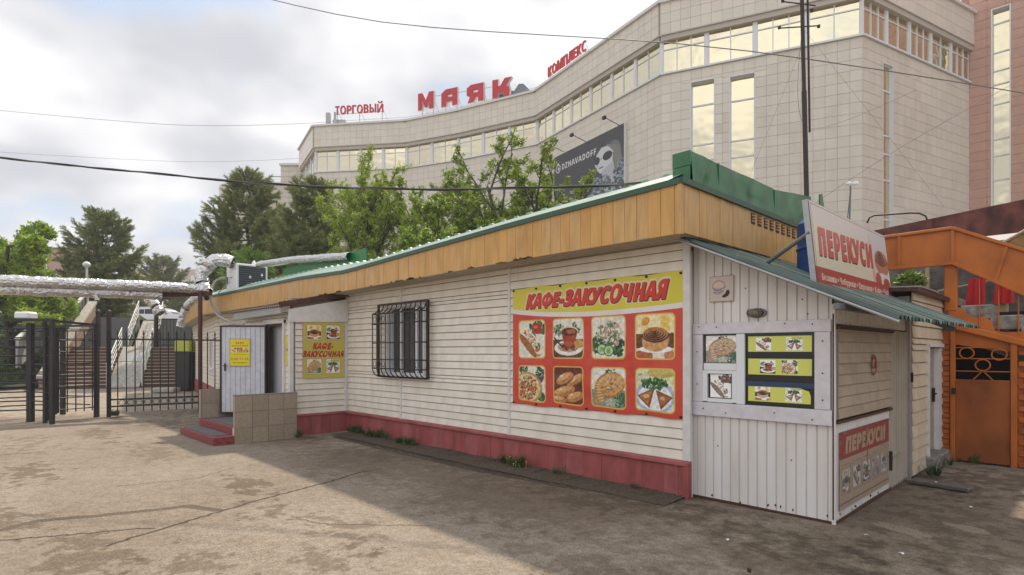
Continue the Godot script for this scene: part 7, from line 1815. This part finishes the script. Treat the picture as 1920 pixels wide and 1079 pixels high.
	put(ac, "flange", Shape.new().box(Vector3(-17.3, 3.6, -5.55), Vector3(0.05, 0.2, 0.05)).box(Vector3(-17.0, 3.66, -5.555), Vector3(0.16, 0.02, 0.02)), mats["grey steel"])
	var h := thing("grey_hose", "thick grey hose looping from the roof box down over the ochre eaves", "hose", Vector3(-17, 2.4, -5.2))
	var c3 := Curve3D.new()
	for q in [[-17.3, 3.68, -5.52], [-17.5, 3.6, -5.3], [-17.35, 3.25, -5.15], [-17.2, 2.85, -5.12], [-16.6, 2.5, -5.2], [-15.8, 2.28, -5.5], [-15.3, 2.24, -5.7]]: c3.add_point(Vector3(q[0], q[1], q[2]))
	for i in c3.point_count:
		var tg := (c3.get_point_position(mini(i + 1, 6)) - c3.get_point_position(maxi(i - 1, 0))) * 0.18
		c3.set_point_in(i, -tg); c3.set_point_out(i, tg)
	var hp := []
	for i in 41: hp.append(c3.sample_baked(c3.get_baked_length() * i / 40.0))
	put(h, "tube", Shape.new().tube(hp, 0.032, 8), mat("hose grey", lin(0.42, 0.41, 0.39), 0.5))
	put(h, "thin_cable", Shape.new().tube([Vector3(-16.6, 3.5, -5.4), Vector3(-16.95, 3.2, -5.2), Vector3(-16.98, 2.9, -5.2), Vector3(-16.75, 2.55, -5.2)], 0.014, 6), mats["hose grey"])
	put(h, "thin_cable", Shape.new().tube([Vector3(-16.4, 2.35, -5.6), Vector3(-15.8, 2.30, -5.68), Vector3(-15.2, 2.42, -5.72), Vector3(-14.9, 2.58, -5.72)], 0.009, 5), mats["cable black"])

func make_far_left() -> void:
	# upper ground behind the stairs
	var up := Shape.new()
	up.quad(yard(-60, 3.55, 35.2), yard(-8, 3.55, 35.2), yard(-8, 4.3, 62), yard(-60, 4.3, 62))
	up.quad(yard(-60, 4.3, 62), yard(-8, 4.3, 62), yard(-8, 4.3, 90), yard(-60, 4.3, 90))
	ground_piece("upper_ground", up, mats["far asphalt"])
	# the stairs run up and away to the left; s is across them, t along them
	var up_dir := SIDE * -0.43 + AHEAD * 0.903
	var across := SIDE * 0.903 + AHEAD * 0.43
	var Q := Transform3D(Basis(across, Vector3.UP, -up_dir), yard(-17.2, 0, 25.6))
	var st := thing("wide_stairs", "wide brown and grey outdoor stairs with a pale ramp down the middle", "stairs", yard(-18, 0, 28))
	for i in 12:
		for q in [[-2.6, -0.62], [0.62, 2.5]]:
			put(st, "step", Shape.new().box(Vector3((q[0] + q[1]) / 2, 0.07 + i * 0.15, -(2.15 + i * 0.15)), Vector3(q[1] - q[0], 0.144, 3.7 - i * 0.3)), mats["brick brown"], Q)
			put(st, "tread", Shape.new().box(Vector3((q[0] + q[1]) / 2, 0.15 + i * 0.15, -(0.42 + i * 0.3)), Vector3(q[1] - q[0] + 0.02, 0.03, 0.3)), mats["step edge"], Q)
	put(st, "landing", Shape.new().box(Vector3(0, 0.9, -4.7), Vector3(5.4, 1.78, 1.5)), mats["concrete"], Q)
	for i in 12:
		for q in [[-2.7, -0.55], [0.55, 2.7]]:
			put(st, "step", Shape.new().box(Vector3((q[0] + q[1]) / 2, 1.88 + i * 0.145, -(7.2 + i * 0.15)), Vector3(q[1] - q[0], 0.14, 3.7 - i * 0.3)), mats["grey step"], Q)
	var ramp := Shape.new()
	var RT := Q * Transform3D(Basis(Vector3(0, 0, 1), Vector3.UP, Vector3(-1, 0, 0)), Vector3.ZERO)
	ramp.prism(PackedVector2Array([Vector2(0.1, 0), Vector2(0.1, 0.05), Vector2(-4.0, 1.86), Vector2(-4.0, 0)]), -0.6, 0.6, RT)
	ramp.prism(PackedVector2Array([Vector2(-5.3, 1.6), Vector2(-5.3, 1.85), Vector2(-8.8, 3.4), Vector2(-8.8, 1.6)]), -0.35, 0.35, RT)
	put(st, "ramp", ramp, mats["concrete light"])
	put(st, "ramp_sheet", Shape.new().box(Vector3(0, 1.32, -2.75), Vector3(1.0, 0.03, 0.9), Basis(Vector3.RIGHT, 0.42)), mats["galvanised"], Q)
	for q in [[-0.66, 0.2, 0.1, 4.0, 1.85], [0.66, 0.2, 0.1, 4.0, 1.85], [-0.6, 5.4, 1.85, 9.1, 3.6], [0.6, 5.4, 1.85, 9.1, 3.6]]:
		for k in [0.95, 0.72, 0.5, 0.28]: put(st, "railing", Shape.new().tube([Q * Vector3(q[0], q[2] + k, -q[1]), Q * Vector3(q[0], q[4] + k, -q[3])], 0.03 if k > 0.9 else 0.018, 5), mats["white paint"])
		for u in [0.02, 0.35, 0.68, 0.98]: put(st, "railing_post", bar(Q * Vector3(q[0], lerpf(q[2], q[4], u) - 0.1, -lerpf(q[1], q[3], u)), Q * Vector3(q[0], lerpf(q[2], q[4], u) + 0.95, -lerpf(q[1], q[3], u)), 0.04), mats["white paint"])
	# cheek wall and screens at the left of the stairs
	var CT := Q * Transform3D(Basis(Vector3(0, 0, 1), Vector3.UP, Vector3(-1, 0, 0)), Vector3.ZERO)
	var ck := thing("stair_cheek_wall", "brick cheek wall with pale slanted coping left of the stairs", "wall", yard(-20.5, 0, 26))
	put(ck, "wall", Shape.new().prism(PackedVector2Array([Vector2(0.2, 0), Vector2(0.2, 0.5), Vector2(-4, 2.3), Vector2(-9.0, 4.3), Vector2(-9.0, 0)]), 2.65, 2.95, CT), mat("pink brick", lin(0.42, 0.27, 0.20), 0.8, 0, grain(0.05, 4, 65, 0.7, 1.0), Vector3.ONE))
	put(ck, "coping", Shape.new().prism(PackedVector2Array([Vector2(0.3, 0.48), Vector2(0.3, 0.60), Vector2(-4, 2.41), Vector2(-9.1, 4.45), Vector2(-9.1, 4.31), Vector2(-4, 2.28)]), 2.6, 3.0, CT), mats["concrete light"])
	for q in [[4.0, 1.0, 2.1, 7.6, 4.05, "grey translucent screen"], [3.3, 5.6, 3.4, 10.2, 4.95, "dark mesh"]]:
		put(ck, "screen", Shape.new().prism(PackedVector2Array([Vector2(-q[1], q[2] - 1.2), Vector2(-q[1], q[2]), Vector2(-q[3], q[4]), Vector2(-q[3], q[4] - 1.5)]), q[0] - 0.03, q[0] + 0.03, CT), mat(q[5], lin(0.36, 0.37, 0.36) if q[0] == 4.0 else lin(0.17, 0.165, 0.17), 0.6))
		put(ck, "screen_rail", Shape.new().prism(PackedVector2Array([Vector2(-q[1], q[2]), Vector2(-q[1], q[2] + 0.1), Vector2(-q[3], q[4] + 0.1), Vector2(-q[3], q[4])]), q[0] - 0.07, q[0] + 0.07, CT), mats["white paint"])
		for i in 7:
			var u := (i + 0.3) / 7.0
			put(ck, "screen_post", bar(CT * Vector3(-lerpf(q[1], q[3], u), lerpf(q[2], q[4], u) - 1.3, q[0] - 0.05), CT * Vector3(-lerpf(q[1], q[3], u), lerpf(q[2], q[4], u) + 0.02, q[0] - 0.05), 0.05), mats["galvanised"])
	# grey panel fence and frame far left
	var gp := thing("grey_panel_fence", "low grey panel fence at the far left behind the turnstile arms", "fence", yard(-22, 0, 24))
	for i in 8: put(gp, "panel", Shape.new().box(yard(-27.5 + i * 0.92, 1.0, 22.6), Vector3(0.9, 1.7, 0.04), YARD), mat("panel grey", lin(0.36, 0.36, 0.36), 0.55, 0, grain(0.03, 3, 97, 0.85, 1.0), Vector3.ONE))
	for i in 9: put(gp, "post", bar(yard(-27.96 + i * 0.92, 0, 22.55), yard(-27.96 + i * 0.92, 1.95, 22.55), 0.05), mats["white paint"])
	put(gp, "rail", bar(yard(-28, 1.9, 22.55), yard(-20.6, 1.9, 22.55), 0.05), mats["white paint"])
	# dark gate posts on the stair landing with a barred fence between
	var gt := thing("stair_gate", "dark gate posts with thin bars standing on the stair landing", "gate", yard(-18, 1.8, 30.2))
	for x in [-1.75, -1.3, 0.75, 2.6]:
		put(gt, "post", bar(Q * Vector3(x, 1.75, -4.6), Q * Vector3(x, 3.6, -4.6), 0.15), mats["brown iron"])
		put(gt, "post_cap", Shape.new().lathe(Q * Vector3(x, 3.6, -4.6), [Vector2(0.12, 0), Vector2(0.1, 0.06), Vector2(0.0, 0.14)], 8), mats["brown iron"])
	for i in 7: put(gt, "bar", Shape.new().tube([Q * Vector3(0.9 + i * 0.16, 1.8, -4.6), Q * Vector3(0.9 + i * 0.16, 3.3, -4.6)], 0.014, 5), mats["brown iron"])
	for y in [1.95, 3.3]: put(gt, "rail", bar(Q * Vector3(0.75, y, -4.6), Q * Vector3(2.0, y, -4.6), 0.04), mats["brown iron"])
	# black cabinet with a lime band
	var bx := thing("black_cabinet", "tall black cabinet with a lime green top at the foot of the stairs", "cabinet", yard(-13.45, 0, 23.8))
	put(bx, "body", Shape.new().bevel(yard(-13.45, 0.8, 23.8), Vector3(0.58, 1.6, 0.5), 0.02, YARD), mats["black iron"])
	put(bx, "lime_top", Shape.new().bevel(yard(-13.45, 1.83, 23.8), Vector3(0.60, 0.44, 0.52), 0.02, YARD), mat("lime panel", lin(0.42, 0.46, 0.05), 0.5))
	var slab := thing("concrete_slab", "pale concrete slab lying beside the black cabinet", "slab", yard(-13.6, 0, 22.6))
	put(slab, "block", Shape.new().bevel(yard(-13.6, 0.1, 22.7), Vector3(0.9, 0.18, 0.5), 0.03, YARD), mats["concrete light"])
	# street lamp with a white globe
	var lp := thing("globe_lamp", "white globe street lamp above the silver pipe in front of the left pine", "lamp", yard(-24.3, 3.2, 33))
	put(lp, "pole", Shape.new().tube([yard(-24.2, 3.0, 33), yard(-24.27, 6.4, 33)], 0.06, 8), mats["white paint"])
	var gl := []
	for i in 9: gl.append(Vector2(sin(PI * i / 8) * 0.20, 6.57 - cos(PI * i / 8) * 0.18))
	put(lp, "globe", Shape.new().lathe(yard(-24.28, 0, 33), gl, 14), mats["white plastic"])
	van()

func van() -> void:
	var v := thing("white_van", "white minivan parked at the top of the stairs", "van", yard(-33.7, 4.1, 55))
	var T := Transform3D(YARD, yard(-36.1, 4.12, 55))
	var white := mat("car white", lin(0.72, 0.73, 0.75), 0.25)
	white.clearcoat_enabled = true; white.clearcoat = 0.6; white.clearcoat_roughness = 0.1
	var side := PackedVector2Array([Vector2(0.02, 0.35), Vector2(0.0, 0.9), Vector2(0.12, 1.35), Vector2(0.3, 1.66), Vector2(0.6, 1.74), Vector2(1.6, 1.77), Vector2(2.6, 1.70), Vector2(3.1, 1.52), Vector2(3.75, 1.10), Vector2(4.45, 0.92), Vector2(4.72, 0.72), Vector2(4.75, 0.36), Vector2(4.4, 0.24), Vector2(0.2, 0.26)])
	put(v, "body", Shape.new().prism(side, -1.72, 0.0, T), white)
	var lower := PackedVector2Array([Vector2(0.03, 0.36), Vector2(0.02, 0.88), Vector2(3.9, 0.95), Vector2(4.7, 0.70), Vector2(4.73, 0.38)])
	put(v, "door_side", Shape.new().prism(lower, 0.0, 0.05, T), white)
	for q in [[Vector2(0.32, 1.08), Vector2(1.12, 1.10), Vector2(1.12, 1.52), Vector2(0.46, 1.50)], [Vector2(1.18, 1.08), Vector2(2.1, 1.08), Vector2(2.1, 1.56), Vector2(1.18, 1.53)], [Vector2(2.2, 1.08), Vector2(3.35, 1.06), Vector2(2.9, 1.42), Vector2(2.55, 1.56), Vector2(2.2, 1.57)]]:
		put(v, "window", Shape.new().prism(PackedVector2Array(q), 0.0, 0.012, T), mats["dark glass"])
	put(v, "windscreen", Shape.new().quad_like(T * Vector3(3.74, 1.13, -0.12), T * Vector3(3.74, 1.13, -1.6), T * Vector3(2.98, 1.57, -1.5), T * Vector3(2.98, 1.57, -0.22)), mats["dark glass"])
	for x in [0.92, 3.78]:
		var w := put(v, "wheel", Shape.new().lathe(T * Vector3(x, 0.32, -0.14), [Vector2(0.0, 0.0), Vector2(0.30, 0.0), Vector2(0.33, 0.04), Vector2(0.33, 0.18), Vector2(0.29, 0.22), Vector2(0.2, 0.2)], 20, T.basis * Basis(Vector3.RIGHT, PI / 2)), mats["cable black"])
		put(w, "rim", Shape.new().lathe(T * Vector3(x, 0.32, 0.06), [Vector2(0.21, 0.0), Vector2(0.20, 0.02), Vector2(0.08, 0.0), Vector2(0.0, 0.02)], 12, T.basis * Basis(Vector3.RIGHT, PI / 2)), mats["galvanised"])
	put(v, "headlight", Shape.new().box(Vector3(4.5, 0.74, -0.1), Vector3(0.32, 0.14, 0.3)), mats["galvanised"], T)
	put(v, "tail_light", Shape.new().box(Vector3(0.05, 1.05, -0.08), Vector3(0.1, 0.4, 0.18)), mats["letter red"], T)
	put(v, "mirror", Shape.new().bevel(Vector3(3.1, 1.1, 0.12), Vector3(0.14, 0.16, 0.2), 0.03), white, T)
	put(v, "bumper", Shape.new().bevel(Vector3(4.66, 0.42, -0.86), Vector3(0.22, 0.24, 1.7), 0.05), white, T)

# ---------------------------------------------------------------- mast, cables, wires
func make_wires() -> void:
	var mast := thing("antenna_mast", "tall rusty brown mast with small crossbars rising from the cafe roof", "mast", Vector3(-3.64, 3.5, -10.6))
	put(mast, "pole", Shape.new().tube([Vector3(-3.63, 3.4, -10.6), Vector3(-3.68, 6.1, -10.57)], 0.042, 8).tube([Vector3(-3.68, 6.1, -10.57), Vector3(-3.74, 9.4, -10.53)], 0.034, 8), mats["brown iron"])
	put(mast, "thin_pole", Shape.new().tube([Vector3(-3.62, 5.4, -10.66), Vector3(-3.66, 9.4, -10.6)], 0.018, 6), mats["brown iron"])
	for q in [[7.55, 0.38, 0.1], [7.25, 0.45, -0.06]]:
		put(mast, "crossbar", Shape.new().tube([Vector3(-3.7, q[0], -10.55) - SIDE * q[1] * 0.9 + Vector3.UP * q[2], Vector3(-3.7, q[0], -10.55) + SIDE * q[1] * 0.6 + Vector3.UP * q[2] * 0.3], 0.012, 5), mats["brown iron"])
	for q in [[-0.40, 7.2], [0.28, 7.22], [-0.34, 7.66], [0.16, 7.5]]:
		put(mast, "insulator", Shape.new().lathe(Vector3(-3.7, q[1] - 0.03, -10.55) + SIDE * q[0], [Vector2(0.0, 0), Vector2(0.025, 0.01), Vector2(0.03, 0.05), Vector2(0.0, 0.07)], 8), mats["black iron"])
	var mc: Vector3 = Vector3(-3.7, 7.2, -10.55)
	var runs := [
		["black_cable", "thick twisted black cable sagging from the cafe roof across the trees", [Vector3(-3.3, 3.57, -5.95), Vector3(-3.99, 3.6, -5.8), Vector3(-5.52, 3.75, -5.23), Vector3(-6.92, 3.88, -4.5), Vector3(-8.72, 4.1, -3.35), Vector3(-10.57, 4.41, -2.02), Vector3(-12.54, 4.76, -0.55), Vector3(-16.5, 5.6, 2.6)], 0.014, "cable black"],
		["thin_wire", "thin wire crossing the top of the picture in front of the curved facade", [yard(-9.5, 12.6, 17.0), yard(-3.5, 9.9, 14.5), yard(3.5, 8.1, 12.2), yard(7.3, 7.5, 12.0), yard(12.2, 7.0, 12.5)], 0.011, "wire grey"],
		["thin_wire", "thin wire across the left sky, the higher one", [yard(-36, 16.7, 35), yard(-22, 16.5, 38), yard(-12.5, 17.5, 40)], 0.012, "wire grey"],
		["thin_wire", "thin wire across the left sky, the lower one", [yard(-36, 14.0, 35), yard(-22, 14.1, 38), yard(-14.5, 15.0, 40)], 0.008, "wire grey"],
		["thin_wire", "slack wire from the mast to the pink building", [mc, yard(7.2, 7.0, 14.0), yard(10.5, 8.4, 15.0)], 0.004, "wire grey"],
		["thin_wire", "wire rising to the right above the arched pipe", [yard(5.0, 3.9, 11.0), yard(8.0, 5.8, 12.0), yard(12.5, 8.3, 13.5)], 0.004, "wire grey"],
		["thin_wire", "guy wire from the mast down to the right of the tilted board", [mc, Vector3(-2.2, 4.35, -13.5)], 0.0018, "wire grey"],
		["thin_wire", "guy wire from the mast down to the cafe roof", [mc + Vector3.DOWN * 0.3, Vector3(-4.9, 3.5, -10.0)], 0.0018, "wire grey"],
	]
	for q in runs:
		var w := thing(q[0], q[1], "wire" if q[0] == "thin_wire" else "cable", q[2][0])
		var c := Curve3D.new()
		for p in q[2]: c.add_point(p)
		for i in c.point_count:
			var tg := (c.get_point_position(mini(i + 1, c.point_count - 1)) - c.get_point_position(maxi(i - 1, 0))) * 0.16
			if i > 0 and i < c.point_count - 1: c.set_point_in(i, -tg); c.set_point_out(i, tg)
		var pts := []; var pts2 := []
		var n := 60 if q[0] == "black_cable" else 16
		for i in n + 1:
			var p := c.sample_baked(c.get_baked_length() * i / n)
			pts.append(p + (Vector3(0, sin(i * 0.9), cos(i * 0.9)) * 0.009 if n == 60 else Vector3.ZERO)); pts2.append(p - Vector3(0, sin(i * 0.9), cos(i * 0.9)) * 0.009)
		put(w, "strand", Shape.new().tube(pts, q[3], 5), mats[q[4]])
		if n == 60: put(w, "strand", Shape.new().tube(pts2, 0.009, 5), mats["wire grey"])
	var fl := thing("floodlight_stand", "pair of small white floodlights on a thin stand before the beige facade", "lamp", yard(6.0, 0, 14))
	put(fl, "stand", Shape.new().tube([yard(8.1, 2.5, 14.0), yard(8.2, 5.62, 14.0)], 0.02, 6).tube([yard(8.0, 2.5, 14.2), yard(8.19, 5.5, 14.0)], 0.012, 5), mats["grey steel"])
	for sx in [-0.09, 0.09]: put(fl, "lamp_head", Shape.new().bevel(yard(8.2 + sx, 5.66, 13.95), Vector3(0.13, 0.08, 0.1), 0.02, YARD), mats["white plastic"])

func _ready() -> void:
	rng.seed = 20
	light_and_camera()
	make_materials()
	make_ground()
	make_mall()
	make_pink()
	for i in 8: foods.append(food(i))
	make_cafe()
	make_porch()
	make_banner()
	make_small_signs()
	make_kiosk()
	make_shed()
	make_stair_house()
	make_turnstile()
	make_far_left()
	make_wires()
	make_trees()
